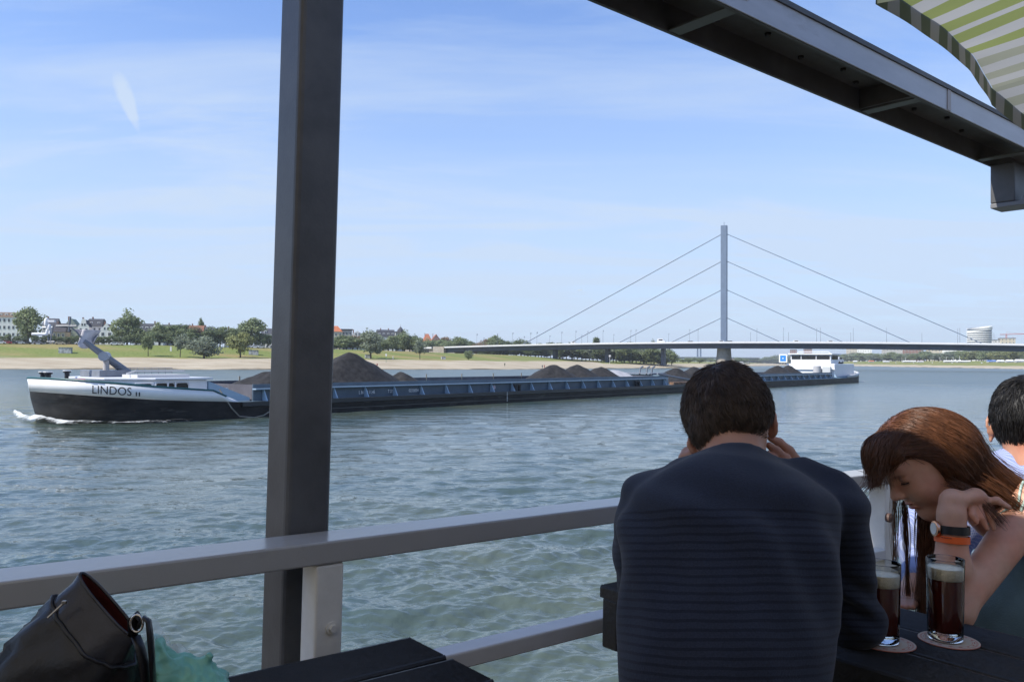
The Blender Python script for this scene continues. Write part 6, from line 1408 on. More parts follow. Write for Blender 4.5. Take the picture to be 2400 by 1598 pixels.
# short hair: a close cap with many strands
WHO = HL(-.060, .070, -.01)
cap = [ell(HL(-.004, .006, 0), (.099, .085, .0750), AX, .02), cone(HL(-.045, -.02, -.01), P(1672, 1004, 1.575), .056, .040, .03), cone(HL(-.045, -.02, .0), P(1724, 982, 1.575), .052, .042, .03),
       ell(HL(.075, -.055, 0), (.075, .075, .10), AX, .02, sub=True), ell(earR+f_*.012-u_*.02, (.032, .042, .022), AX, .01, sub=True), ell(earL+f_*.012-u_*.02, (.032, .042, .022), AX, .01, sub=True),
       ell(P(1735, 1078, 1.52), (.062, .05, .045), None, .015, sub=True)]
capo, cv, cf_ = sdf_obj('hair', cap, .004, M_HAIRB, man, lambda v: np.array([mnoise.noise((a*60, b*60, c*60)) for a, b, c in v])*.0022)
def short_hair(prims, v, f, who, down, n, L0, rng, m, par, lift=.25, r0=.00075):
    root = sample_surface(v, f, n, rng); nr = sgrad(prims, root)
    fl = root - V3(who); fl = fl/np.maximum(1e-6, np.linalg.norm(fl, axis=1))[:, None] + .55*V3(down) + rng.normal(size=(n, 3))*.28
    fl -= nr*(fl*nr).sum(1)[:, None]; fl /= np.maximum(1e-6, np.linalg.norm(fl, axis=1))[:, None]
    L = L0*(.6+.7*rng.random((n, 1))); K = 5; pts = []
    for k in range(K):
        tt = k/(K-1); q = root + fl*L*tt + nr*(L*lift*(tt-.55*tt*tt) + .0006) 
        d = smin_pts(prims, q); q = q + nr*np.clip(.0008-d, 0, .02)[:, None]; pts.append(q)
    vv, ff = strands(np.stack(pts, 1), r0, r0*.35)
    o = ORG.get(par.name, Vector((0, 0, 0))); return link_mesh('hair_strands', np_mesh('hair_strands', vv, ff, org=o), m, par)
rng = np.random.default_rng(3)
short_hair(cap, cv, cf_, WHO, -u_*.8-f_*.25, 15000, .024, rng, M_HAIRB, capo)
# ============ the woman leaning on her elbow
OW = P(2174, 1090, 1.93); wf, wu, ws = basis((-.81, -.09, -.57), (-.57, 0, .81)); 
if ws.y > 0: ws = -ws                                    # ws points to the camera: her left side
wom = thing('person', 'woman with long auburn hair and fringe looking down, watch and orange wristband', 'person', (1.35, 2.05, 2.75))
def WL(F_, U_, S_=0): return OW + wf*F_ + wu*U_ + ws*S_
AW = (wf, wu, ws)
wk = [ell(WL(-.002, .036), (.093, .084, .072), AW, .02), ell(WL(.035, -.022), (.056, .072, .056), AW, .03), ell(WL(.058, -.088), (.023, .019, .022), AW, .022),
      cone(WL(-.005, -.052, .044), WL(.055, -.086, .012), .019, .017, .025), cone(WL(-.005, -.052, -.044), WL(.055, -.086, -.012), .019, .017, .025),
      ell(WL(.052, -.022, .034), (.028, .030, .024), AW, .025), ell(WL(.052, -.022, -.034), (.028, .030, .024), AW, .025),
      ell(WL(.078, .060), (.022, .035, .050), AW, .03),
      cone(WL(.090, .022), WL(.108, -.010), .0075, .0095, .010), ell(WL(.109, -.015), (.0095, .008, .009), AW, .006), ell(WL(.098, -.018, .011), (.010, .0075, .006), AW, .006), ell(WL(.098, -.018, -.011), (.010, .0075, .006), AW, .006),
      ell(WL(.097, -.0245, .007), (.004, .004, .003), AW, .003, sub=True),
      ell(WL(.0855, -.043), (.0100, .0062, .0185), AW, .006), ell(WL(.0835, -.0555), (.0100, .0068, .0165), AW, .006), ell(WL(.094, -.0492), (.007, .0016, .022), AW, .003, sub=True),
      ell(WL(.092, .022, .031), (.014, .0115, .016), AW, .010, sub=True), ell(WL(.092, .022, -.031), (.014, .0115, .016), AW, .010, sub=True),
      ell(WL(.0745, .021, .031), (.0128, .0120, .0150), AW, .004), ell(WL(.0745, .021, -.031), (.0128, .0120, .0150), AW, .004),
      cone(WL(-.035, -.03), P(2330, 1215, 1.95), .046, .050, .03)]
E_, Wr, Sh = P(2238, 1432, 1.775), P(2230, 1205, 1.80), P(2418, 1188, 1.885)
wk += [cone(E_, P(2232, 1330, 1.79), .031, .0345, .02), cone(P(2232, 1330, 1.79), Wr, .0345, .0265, .02, sq=((0, 1, 0), .85)), cone(Sh, E_, .046, .0335, .03), ell(E_, (.029, .028, .028), None, .02),
       cone(Sh, P(2480, 1210, 2.0), .055, .07, .04), ell(P(2470, 1300, 2.02), (.13, .10, .12), None, .05),
       cone(Sh+Vector((.26, .12, 0)), P(2560, 1440, 2.05), .048, .036, .03)]
wk += [cone(Wr, P(2232, 1172, 1.805), .0275, .026, .012), cone(P(2234, 1172, 1.805), P(2285, 1165, 1.815), .0235, .0235, .012, sq=((0, .2, 1), 1.35)), cone(P(2285, 1165, 1.815), P(2308, 1179, 1.82), .021, .0145, .008)]
wk += chain(PX((2306, 1176, 1.815), (2336, 1172, 1.80), (2364, 1188, 1.79)), [.0094, .0080, .0058])
wk += chain(PX((2306, 1184, 1.81), (2320, 1208, 1.80), (2329, 1238, 1.795)), [.0094, .0080, .0056])
wk += chain(PX((2292, 1188, 1.805), (2300, 1212, 1.795), (2313, 1238, 1.79)), [.0094, .0080, .0056])
wk += chain(PX((2276, 1188, 1.805), (2278, 1206, 1.795), (2288, 1223, 1.79)), [.0095, .0080, .0060])
wk += chain(PX((2250, 1178, 1.83), (2272, 1200, 1.845), (2282, 1225, 1.845)), [.0120, .0105, .0078])
wbody, wv, wf_ = sdf_obj('body', wk, .0030, M_SKINW, wom)
M_LASH = mat('lash', (0.015, 0.010, 0.008), .6)
for s in (1, -1):
    mb = MB(); mb.tube([WL(.0745+.0135*math.cos(q), .0125, s*(.031+.0150*math.sin(q))) for q in np.linspace(-1.0, 1.15, 9)], .0013, 5); eb = mb.build('eyelashes', M_LASH, wbody)
    mb = MB()
    for q in np.linspace(-.9, 1.1, 15):
        c0_ = WL(.0745+.0138*math.cos(q), .0125, s*(.031+.0152*math.sin(q))); mb.tube([c0_, c0_+wf*.004*math.cos(q)-wu*.003+ws*(s*.004*math.sin(q))], [.0006, .0002], 3)
    mb.build('lash_hairs', M_LASH, eb)
    mb = MB(); mb.tube([WL(.093-.02*q*q, .042+.004*q, s*(.014+.030*q)) for q in np.linspace(0, 1, 7)], [.0012, .0022, .0024, .0024, .002, .0016, .0008], 5); mb.build('eyebrow', mat('brow', (0.05, 0.026, 0.014), .7), wbody)
mb = MB(); lipm = mat('lips', (0.36, 0.13, 0.11), .35)
lp, lf = sdf_net([ell(WL(.0862, -.0432), (.0102, .0056, .0175), AW, .004), ell(WL(.0842, -.0553), (.0103, .0062, .0155), AW, .004), ell(WL(.094, -.0492), (.0095, .0014, .022), AW, .003, sub=True)], .0014)
link_mesh('lips', np_mesh('lips', lp, lf, org=ORG[wom.name]), lipm, wbody)
# watch and wristband
def band(c, ax, r, hgt, name, m, par, sqz=.8, n=28, thick=.0022):
    a = ax.normalized(); x = a.cross(Vector((0, 1, 0))).normalized(); y = a.cross(x); mb = MB(); rows = []
    for rr, zz in ((r, -hgt/2), (r+thick, -hgt/2), (r+thick, hgt/2), (r, hgt/2)):
        rows.append([c + x*(rr*math.cos(q)) + y*(rr*sqz*math.sin(q)) + a*zz for q in [2*math.pi*i/n for i in range(n)]])
    mb.grid(rows+[rows[0]], wrap=True); return mb.build(name, m, par, smooth='auto')
arm_ax = (Wr - P(2232, 1330, 1.79)).normalized()
wc = P(2231, 1240, 1.7965)
wt = band(wc, arm_ax, .0315, .0175, 'wristwatch', mat('strap_black', (0.015, 0.015, 0.015), .45), wom, 1.24)
xx = arm_ax.cross(Vector((0, 1, 0))).normalized(); 
if xx.x > 0: xx = -xx
mb = MB(); mb.lathe(frame(wc+xx*.0320, arm_ax, arm_ax.cross(xx), xx), [(.0165, 0), (.0175, .002), (.0165, .007), (.013, .0078)], 24); mb.build('watch_case', mat('watch_gold', (0.75, 0.42, 0.28), .2, metal=1), wt, smooth='auto')
mb = MB(); mb.lathe(frame(wc+xx*.0400, arm_ax, arm_ax.cross(xx), xx), [(.0128, 0), (.0128, .0006)], 24); mb.build('watch_dial', mat('dial_white', (0.7, 0.68, 0.62), .2), wt)
mb = MB(); mb.box(frame(wc-xx*.0330, arm_ax, arm_ax.cross(xx), xx), (-.010, -.005, -.003), (.010, .006, .003)); mb.build('watch_buckle', mat('watch_gold', (0.75, 0.42, 0.28), .2, metal=1), wt, bevel=.001)
wb = band(P(2231, 1262, 1.796), arm_ax, .0325, .0145, 'wristband', mat('band_orange', (0.85, 0.13, 0.02), .5), wom, 1.24, thick=.001)
mb = MB(); cB = P(2231, 1261, 1.796); yb = arm_ax.cross(xx)
if yb.y > 0: yb = -yb
for i in range(4):
    q0 = .60+.16*i; pp = [cB + xx*(.0338*math.sin(q)) + yb*(.0338*1.24*math.cos(q)) + arm_ax*(.003) for q in np.linspace(q0, q0+.11, 3)]; mb.tube(pp, .0007, 4)
mb.build('print_mark', M_BLACK, wb)
# tank top: teal grey
def tanks(v): return np.array([mnoise.noise((a*14, b*14, c*14)) for a, b, c in v])*.004
tp = [ell(P(2470, 1345, 2.01), (.142, .115, .125), None, .04), ell(P(2425, 1450, 1.985), (.150, .125, .12), None, .05), ell(P(2420, 1600, 1.98), (.150, .13, .17), None, .05)]
tank, _, _ = sdf_obj('tank_top', tp, .006, mat('tank_teal', (0.12, 0.175, 0.175), .85, var=.12, scale=20, bump=.2, bscale=300), wom, tanks)
for dxx in (0, .016):
    q_ = np.array([tuple(P(2378, 1250, 1.90).lerp(P(2384, 1180, 1.84), f)) for f in np.linspace(0, 1, 6)] + [tuple(P(2384, 1180, 1.84).lerp(P(2402, 1138, 1.88), f)) for f in np.linspace(.2, 1, 6)] + [tuple(P(2402, 1138, 1.88).lerp(P(2450, 1180, 2.06), f)) for f in np.linspace(.2, 1, 6)]) + np.array([dxx, 0, 0])
    for it in range(8): q_ = q_ + sgrad(wk, q_)*(.0022-smin_pts(wk, q_))[:, None]
    mb = MB(); mb.tube([Vector(a) for a in q_], .0030, 8); mb.build('shoulder_strap', mat('strap_mint', (0.42, 0.55, 0.50), .8), tank, smooth=True)
sdf_obj('skirt', [ell(P(2440, 1640, 2.0), (.17, .16, .12), None, .05), cone(Vector((1.35, 2.05, 3.22)), Vector((1.0, 1.95, 3.22)), .09, .07, .03), cone(Vector((1.35, 2.20, 3.22)), Vector((1.02, 2.12, 3.22)), .09, .07, .03), cone(Vector((1.0, 1.95, 3.22)), Vector((1.02, 1.98, 2.80)), .055, .04, .02), cone(Vector((1.02, 2.12, 3.22)), Vector((1.05, 2.12, 2.80)), .055, .04, .02)], .012, mat('denim', (0, 0, 0)), wom)
# long hair
hp = [ell(WL(-.002, .044), (.106, .090, .082), AW, .03), ell(WL(.064, .074), (.036, .038, .058), AW, .03), ell(WL(-.03, .01, 0), (.085, .09, .084), AW, .03),
      cone(WL(-.055, .0), P(2300, 1135, 1.93), .078, .052, .04), cone(P(2300, 1135, 1.93), P(2372, 1168, 1.92), .052, .040, .03), cone(P(2372, 1168, 1.92), P(2425, 1215, 1.93), .038, .034, .03), cone(P(2425, 1215, 1.93), P(2470, 1380, 1.90), .034, .026, .03),
      cone(WL(-.01, -.03, -.02), P(2178, 1290, 1.985), .036, .018, .03), cone(P(2178, 1290, 1.985), P(2172, 1425, 1.985), .018, .012, .02),
      ell(WL(.085, -.020, .05), (.075, .093, .130), AW, .010, sub=True), ell(WL(.055, -.10, .03), (.09, .07, .12), AW, .012, sub=True), ell(WL(.066, .084, 0), (.034, .042, .060), AW, .012)]
HPF = hp
hair, hv, hf = sdf_obj('hair', hp, .0042, M_HAIRR, wom, lambda v: np.array([mnoise.noise((a*40, b*40, c*25)) for a, b, c in v])*.003)
def long_hair(n, K, step, rng):
    root = sample_surface(hv, hf, n*3, rng); loc = root - V3(OW)
    F_ = loc @ V3(wf); U_ = loc @ V3(wu); S_ = loc @ V3(ws)
    keep = (U_ > .015) & (F_ > -.12) & ~((F_ > .020) & (U_ < .062)); root = root[keep][:n]; loc = loc[keep][:n]
    n = len(root); pts = [root.copy()]; p = root.copy(); jit = rng.normal(size=(n, 3))*.10
    LIMU = .030+.030*rng.random(n)**1.6
    F0 = loc @ V3(wf); stop = np.zeros(n, bool); up0 = loc @ V3(wu)
    S0_ = np.abs(loc @ V3(ws)); bang = np.clip((F0+rng.normal(size=n)*.014-.040)/.006, 0, 1)*(S0_ < .066)
    lenf = np.where(bang > .5, rng.uniform(.6, 1.0, n), rng.uniform(.75, 1.1, n))
    for k in range(K):
        l = p - V3(OW); S_ = l @ V3(ws); U_ = l @ V3(wu)
        d_back = np.array([.80, 0, -.52]) + np.stack([np.zeros(n), -np.sign(S_+1e-4)*np.clip(U_-.05, 0, .1)*8, np.zeros(n)], 1) + np.array([0, 0, -.35])*np.clip(1-U_/.1, 0, 1)[:, None]*.6
        d_bang = np.array([-.52, 0, -.85])[None, :] + (np.sign(S_)*np.clip(U_-.09, 0, .1)*5)[:, None]*V3(ws)[None, :]
        D = d_back*(1-bang)[:, None] + d_bang*bang[:, None] + jit
        Fp = l @ V3(wf); near = (bang < .5) & (Fp > -.005) & (U_ < .11); D = D - (near*np.clip((Fp+.005)/.03, 0, 1)*1.3)[:, None]*V3(wf)[None, :]
        g = sgrad(HPF, p); D -= g*(D*g).sum(1)[:, None]*.9; D /= np.maximum(1e-6, np.linalg.norm(D, axis=1))[:, None]
        nstep = np.where(bang > .5, step*.55, step)*lenf
        q = p + D*nstep[:, None]; dist = smin_pts(HPF, q); g = sgrad(HPF, q)
        corr = np.where(bang > .5, np.clip(-dist+.001, 0, .02), np.clip(-dist+.0012, -.008, .02)); q = q + g*corr[:, None]
        Uq = (q-V3(OW)) @ V3(wu); lim = (bang > .5) & (Uq < LIMU); q[lim] = p[lim] + D[lim]*.0003
        p = q; pts.append(p.copy())
    return np.stack(pts, 1)
rng = np.random.default_rng(8)
pth = long_hair(15000, 20, .019, rng); pth += rng.normal(size=(len(pth), 1, 3))*.0014
ff_ = rng.normal(size=(420, 1, 3))*.016*np.linspace(0, 1, pth.shape[1])[None, :, None]**1.5; ff_[:, :, 2] = np.abs(ff_[:, :, 2])*.8; pth[:420] += ff_
vv, ff = strands(pth, .00060, .0004); link_mesh('hair_strands', np_mesh('hair_strands', vv, ff, org=ORG[wom.name]), M_HAIRR, hair)
# locks hanging free in front of her, some of them in the sun
def lock(name, p0, p1, p2, n, spread, r, m):
    tt = np.linspace(0, 1, 14)[None, :, None]; a, b, c = V3(p0), V3(p1), V3(p2)
    off = rng.normal(size=(n, 1, 3))*spread; off2 = rng.normal(size=(n, 1, 3))*spread*.9
    base = a*(1-tt)**2 + 2*b*tt*(1-tt) + c*tt*tt
    path = base + off*(1-tt) + off2*tt + rng.normal(size=(n, 1, 3))*.004*np.sin(tt*5)
    vv, ff = strands(path, r, r*.6); return link_mesh(name, np_mesh(name, vv, ff, org=ORG[wom.name]), m, hair)
M_HAIR_SUN = hair_mat('hair_auburn_sunlit', (0.22, 0.115, 0.06), .4, .3)  # sunlight on the free lock put into a lighter hair colour
lock('hair_lock', P(2098, 1150, 1.985), P(2092, 1270, 2.0), P(2102, 1425, 2.02), 46, np.array([.005, .007, .004]), .0005, M_HAIR_SUN)
lock('hair_lock', P(2118, 1175, 1.985), P(2126, 1300, 2.0), P(2131, 1428, 2.02), 60, np.array([.0028, .005, .003]), .0005, M_HAIRR)
lock('hair_lock', P(2172, 1190, 1.97), P(2166, 1300, 1.97), P(2166, 1432, 1.97), 600, np.array([.009, .010, .006]), .0008, M_HAIRR)
lock('hair_lock', P(2228, 1130, 1.855), P(2300, 1160, 1.80), P(2345, 1225, 1.785), 70, np.array([.010, .006, .006]), .0005, M_HAIRR)
lock('hair_lock', P(2290, 1120, 1.87), P(2385, 1165, 1.83), P(2470, 1270, 1.84), 110, np.array([.012, .006, .008]), .0005, M_HAIRR)
lock('hair_lock', P(2110, 1012, 1.87), P(2066, 1070, 1.86), P(2068, 1142, 1.87), 60, np.array([.014, .010, .006]), .0004, M_HAIRR)
# ============ the man in the blue checked shirt behind her
m2 = thing('person', 'black haired man in a blue checked shirt partly hidden behind the woman', 'person', (1.6, 2.35, 2.75))
H2 = P(2410, 990, 2.20); f2, u2, s2 = basis((.55, .80, -.12), (0.0, .12, 1)); A2 = (f2, u2, s2)
def L2(F_, U_, S_): return H2 + f2*F_ + u2*U_ + s2*S_
k2_ = [ell(L2(0, .01, 0), (.098, .100, .078), A2, .02), ell(L2(.045, -.05, 0), (.058, .075, .058), A2, .03), cone(L2(-.03, -.06, 0), L2(-.04, -.14, 0), .058, .060, .03), cone(L2(.095, 0, 0), L2(.115, -.035, 0), .010, .014, .01), ell(L2(.06, -.115, 0), (.03, .025, .03), A2, .02)]
k2_ += ear(L2(-.002, -.015, -.080), -1, A2) + ear(L2(-.002, -.015, .080), 1, A2)
k2_ += [cone(P(2160, 1330, 2.16), P(2128, 1392, 2.06), .030, .025, .02), ell(P(2122, 1404, 2.03), (.03, .04, .014), None, .012)]
for dxx in (-.022, -.008, .006, .020): k2_ += chain([P(2122, 1406, 2.01)+Vector((dxx, 0, 0)), P(2118, 1414, 1.965)+Vector((dxx*1.15, 0, 0)), P(2117, 1421, 1.925)+Vector((dxx*1.1, 0, -.002))], [.0098, .0088, .0065])
k2_ += [cone(L2(-.04, -.14, 0), P(2330, 1130, 2.20), .045, .035, .02), cone(P(2330, 1130, 2.20), P(2205, 1290, 2.24), .035, .03, .02), cone(P(2205, 1290, 2.24), P(2160, 1330, 2.16), .03, .03, .02)]
k2_ += chain([P(2135, 1400, 2.03), P(2146, 1408, 2.0), P(2144, 1416, 1.965)], [.0115, .0100, .0075])
b2, _, _ = sdf_obj('body', k2_, .0042, M_SKIN, m2)
M_CHECK = bpy.data.materials.new('shirt_check'); M_CHECK.use_nodes = True; t = M_CHECK.node_tree; b = t.nodes['Principled BSDF']; b.inputs['Roughness'].default_value = .85
c = t.nodes.new('ShaderNodeTexCoord'); ck = t.nodes.new('ShaderNodeSeparateXYZ'); t.links.new(c.outputs['Object'], ck.inputs[0])
f1 = tm('LESS_THAN', tm('FRACT', tm('MULTIPLY', tm('ADD', ck.outputs['X'], tm('MULTIPLY', ck.outputs['Y'], .5)), 190.0)), .35); f2_ = tm('LESS_THAN', tm('FRACT', tm('MULTIPLY', tm('ADD', ck.outputs['Z'], ck.outputs['Y']), 190.0)), .35)
mxx = t.nodes.new('ShaderNodeMix'); mxx.data_type = 'RGBA'; mxx.inputs[6].default_value = (0.15, 0.20, 0.43, 1); mxx.inputs[7].default_value = (0.33, 0.38, 0.55, 1); t.links.new(tm('MAXIMUM', f1, f2_), mxx.inputs[0]); t.links.new(mxx.outputs[2], b.inputs['Base Color'])
def fold2(v): return np.array([mnoise.noise((a*16, b*16, c*9)) for a, b, c in v])*.012 + np.array([mnoise.noise((a*40, b*40, c*26)) for a, b, c in v])*.004
sh2 = [ell(P(2450, 1190, 2.20), (.20, .125, .15), None, .05), ell(P(2455, 1330, 2.20), (.18, .13, .2), None, .05), cone(P(2310, 1130, 2.20), P(2400, 1085, 2.2), .062, .055, .04), cone(P(2520, 1130, 2.25), P(2400, 1085, 2.2), .062, .055, .04), cone(L2(-.045, -.16, 0), L2(-.038, -.115, 0), .075, .058, .02),
       cone(P(2312, 1140, 2.20), P(2205, 1290, 2.24), .062, .052, .03), cone(P(2205, 1290, 2.24), P(2150, 1350, 2.13), .054, .042, .02), ell(P(2150, 1270, 2.24), (.05, .05, .10), None, .03)]
s2o, _, _ = sdf_obj('shirt', sh2, .006, M_CHECK, m2, fold2)
sdf_obj('trousers', [ell(Vector((1.62, 2.38, 3.25)), (.18, .17, .13), None, .05), cone(Vector((1.55, 2.40, 3.24)), Vector((1.75, 2.80, 3.24)), .085, .065, .03), cone(Vector((1.75, 2.80, 3.24)), Vector((1.78, 2.82, 2.80)), .06, .045, .02)], .012, mat('denim', (0, 0, 0)), m2)
cap2 = [ell(L2(-.006, .018, 0), (.106, .106, .086), A2, .02), cone(L2(-.05, 0, 0), L2(-.05, -.02, 0), .055, .048, .03), ell(L2(.08, -.04, 0), (.08, .075, .11), A2, .02, sub=True), ell(L2(.01, -.03, -.085), (.028, .036, .024), A2, .01, sub=True), ell(L2(.01, -.03, .085), (.028, .036, .024), A2, .01, sub=True)]
c2o, c2v, c2f = sdf_obj('hair', cap2, .0045, M_HAIRK, m2, lambda v: np.array([mnoise.noise((a*50, b*50, c*50)) for a, b, c in v])*.0035)
short_hair(cap2, c2v, c2f, L2(-.05, .1, 0), -u2, 7000, .017, rng, M_HAIRK, c2o, .35, .0009)
# ------------------------------------------------------------------ glasses, mats, bags
def glass_mat():
    m = bpy.data.materials.new('glass_clear'); m.use_nodes = True; t = m.node_tree; b = t.nodes['Principled BSDF']; b.inputs['Base Color'].default_value = (.97, .98, .97, 1); b.inputs['Roughness'].default_value = .02; b.inputs['Transmission Weight'].default_value = 1; b.inputs['IOR'].default_value = 1.45; return m
GLB = glass_mat()
GL = bpy.data.materials.new('glass_thin'); GL.use_nodes = True; t = GL.node_tree; fr_n = t.nodes.new('ShaderNodeFresnel'); fr_n.inputs['IOR'].default_value = 1.5
tr_n = t.nodes.new('ShaderNodeBsdfTransparent'); tr_n.inputs['Color'].default_value = (.95, .96, .95, 1); gl_n = t.nodes.new('ShaderNodeBsdfGlossy'); gl_n.inputs['Roughness'].default_value = .03; mx = t.nodes.new('ShaderNodeMixShader')
t.links.new(fr_n.outputs[0], mx.inputs[0]); t.links.new(tr_n.outputs[0], mx.inputs[1]); t.links.new(gl_n.outputs[0], mx.inputs[2]); t.links.new(mx.outputs[0], t.nodes['Material Output'].inputs[0])
M_BEER = bpy.data.materials.new('dark_beer'); M_BEER.use_nodes = True; b = M_BEER.node_tree.nodes['Principled BSDF']; b.inputs['Base Color'].default_value = (0.085, 0.011, 0.006, 1); b.inputs['Roughness'].default_value = .12; b.inputs['IOR'].default_value = 1.34
M_HEAD = mat('beer_foam', (0.86, 0.79, 0.62), .8, var=.10, scale=120, bump=.4, bscale=500)
def mat_material():
    m = bpy.data.materials.new('coaster_card'); m.use_nodes = True; t = m.node_tree; b = t.nodes['Principled BSDF']; b.inputs['Roughness'].default_value = .9
    c = t.nodes.new('ShaderNodeTexCoord'); l = t.nodes.new('ShaderNodeVectorMath'); l.operation = 'LENGTH'; mp = t.nodes.new('ShaderNodeMapping'); mp.inputs['Scale'].default_value = (1, 1, 0); t.links.new(c.outputs['Object'], mp.inputs[0]); t.links.new(mp.outputs[0], l.inputs[0])
    r = t.nodes.new('ShaderNodeValToRGB'); r.color_ramp.interpolation = 'CONSTANT'; cr_ = r.color_ramp; cr_.elements[0].color = (.50, .38, .28, 1)
    cr_.elements[1].position = .30; cr_.elements[1].color = (.48, .40, .31, 1)
    for p, q in ((.40, (.46, .20, .15, 1)), (.412, (.48, .40, .31, 1)), (.478, (.40, .06, .05, 1)), (.488, (.48, .40, .31, 1)), (.497, (.40, .06, .05, 1)), (.507, (.48, .40, .31, 1)), (.54, (.42, .16, .12, 1))):
        e = cr_.elements.new(p); e.color = q
    mm = t.nodes.new('ShaderNodeMath'); mm.operation = 'MULTIPLY'; mm.inputs[1].default_value = 10.0; t.links.new(l.outputs['Value'], mm.inputs[0]); t.links.new(mm.outputs[0], r.inputs[0]); t.links.new(r.outputs[0], b.inputs['Base Color']); return m
M_MAT = mat_material(); M_MATR = mat('coaster_print', (0.42, 0.09, 0.07), .9)
TZ = -.512
def beer(u, w_, label, lab2, top=.158, lvl=.128):
    o = FT(u, w_, TZ+.0035); e = frame(o, UT, WT, ZT)
    cm = thing('coaster', lab2, 'coaster', FT(u+.006, w_-.004, TZ)); 
    mb = MB(); co = FT(u+.006, w_-.004, TZ); mb.lathe(lambda x, y, z: co+UT*x+WT*y+ZT*z, [(.0545, .0005), (.055, .001), (.055, .0022), (.0545, .0027)], 48); mb.build('card', M_MAT, cm)
    mb = MB(); rr = random.Random(int(w_*1000))
    for i in range(16):                                   # faint worn print round the rim of the mat
        q = 2*math.pi*i/16+.1; c = co + UT*(.0445*math.cos(q)) + WT*(.0445*math.sin(q)) + ZT*.0029; tx = (-UT*math.sin(q)+WT*math.cos(q)); ty = (UT*math.cos(q)+WT*math.sin(q))
        mb.box(frame(c, tx, ty, ZT), (-.0045, -.001, 0), (.0045*rr.random(), .001, .0002))
    mb.build('print', M_MATR, cm)
    g = thing('beer_glass', label, 'beer glass', o)
    R0, R1 = .0318, .0345
    mb = MB(); mb.lathe(e, [(.0005, .0012), (R0-.003, .0005), (R0, .003), (R0+.0002, .0125), (R0-.001, .0150), (.0005, .0155)], 48, cap=False); mb.build('glass_base', GLB, g, smooth=True)
    mb = MB(); mb.lathe(e, [(R0+.0002, .0126), (R1, top-.001), (R1-.0008, top), (R1-.0016, top-.001), (R1-.0018, top-.01)], 48, cap=False); mb.build('glass_wall', GL, g, smooth=True)
    def rad(z): return R0-.0020+(R1-R0)*(z-.019)/(top-.029) - .00025
    mb = MB(); mb.lathe(e, [(.0005, .0162), (R0-.0055, .0172), (rad(.0205), .0205), (rad(lvl), lvl), (.0005, lvl)], 48, cap=False); mb.build('beer', M_BEER, g, smooth='auto')
    mb = MB(); rows = [(rad(lvl+.0005), lvl+.0004), (rad(lvl+.016), lvl+.016), (rad(lvl+.023), lvl+.0222), (.026, lvl+.0205), (.012, lvl+.0185), (.0005, lvl+.0180)]; mb.lathe(e, [(.0005, lvl+.0004)]+rows, 48, cap=False); mb.build('beer_head', M_HEAD, g, smooth=True)
    return g
beer(1.690, .730, 'glass of dark beer in front of the woman, standing clear on its mat', 'round paper mat under the beer glass nearest the woman', .158, .118)
beer(1.570, .797, 'glass of dark beer half hidden behind the elbow of the man', 'round paper mat under the beer glass behind the elbow', .152, .108)
# ---- handbag on the ledge
def leather(name, col, rough=.38):
    return mat(name, col, rough, var=.25, scale=18, bump=.07, bscale=260, spec=.5)
M_LEA = leather('leather_dark', (0.012, 0.0115, 0.014), .34); M_LEA2 = leather('leather_band', (0.022, 0.022, 0.029), .25); M_LIN = mat('lining_red', (0.16, 0.03, 0.03), .7, var=.2, scale=40)
bg = thing('handbag', 'dark leather handbag with open red lined mouth lying on the ledge table', 'handbag', P(120, 1600, 1.15))
m0, m1 = P(190, 1343, 1.13), P(318, 1492, 1.10); MC = (m0+m1)/2; MA = (m1-m0)/2; ax_d = (P(120, 1665, 1.15)-MC); 
mn = MA.cross(ax_d).normalized()                          # thickness direction
if mn.y > 0: mn = -mn
MA2 = (P(354, 1443, 1.1)-P(254, 1418, 1.1))
def bag_row(t, grow, thick, n=72, flat=.75, sag=0.0):
    c = MC + ax_d*t; row = []; bl = min(1, max(0, (t-.2)/.7)); MAr = MA*(1-bl) + MA2*bl
    for j in range(n):
        q = 2*math.pi*j/n; ca, sa = math.cos(q), math.sin(q)
        a_ = math.copysign(abs(ca)**flat, ca); b_ = math.copysign(abs(sa)**.9, sa)
        wr = 1 + (.06*math.sin(5*q+t*7) + .05*math.sin(9*q-t*15) + .035*math.sin(17*q+t*24))*min(1, t*2.5)
        row.append(c + MAr*(a_*grow*wr) + mn*(b_*thick*wr) + Vector((0, 0, -sag*abs(sa))))
    return row
rows = [bag_row(0.0, 1.0, .0105), bag_row(.02, 1.03, .0135), bag_row(.06, 1.04, .018), bag_row(.16, 1.10, .034), bag_row(.20, 1.11, .038)]
mb = MB(); mb.grid(rows, wrap=True); bd = mb.build('rim_band', M_LEA2, bg, smooth=True)
rows = [bag_row(.195, 1.11, .036), bag_row(.22, 1.17, .041), bag_row(.24, 1.19, .044), bag_row(.3, 1.26, .051), bag_row(.4, 1.36, .058), bag_row(.5, 1.45, .066), bag_row(.65, 1.56, .074), bag_row(.8, 1.68, .080), bag_row(.95, 1.75, .082), bag_row(1.1, 1.75, .078), bag_row(1.2, 1.5, .055), bag_row(1.22, .2, .01)]
mb = MB(); mb.grid(rows, wrap=True); bo = mb.build('bag_body', M_LEA, bg, smooth=True)
rows = [bag_row(0.001, .985, .0094), bag_row(.10, .95, .020), bag_row(.3, .9, .025), bag_row(.5, .6, .015), bag_row(.51, .1, .002)]
mb = MB(); mb.grid(rows, wrap=True); mb.build('lining', M_LIN, bg, smooth=True)
mb = MB(); mb.tube(bag_row(.0, 1.0, .0110)+[bag_row(.0, 1.0, .0110)[0]], .0022, 6, cap=False); mb.build('rim_piping', M_LEA2, bg, smooth=True)
mb = MB(); mb.tube(bag_row(.215, 1.165, .0405)+[bag_row(.215, 1.165, .0405)[0]], .0030, 6, cap=False); mb.build('seam_piping', M_LEA, bg, smooth=True)
for t_ in (.21, .235):
    pass
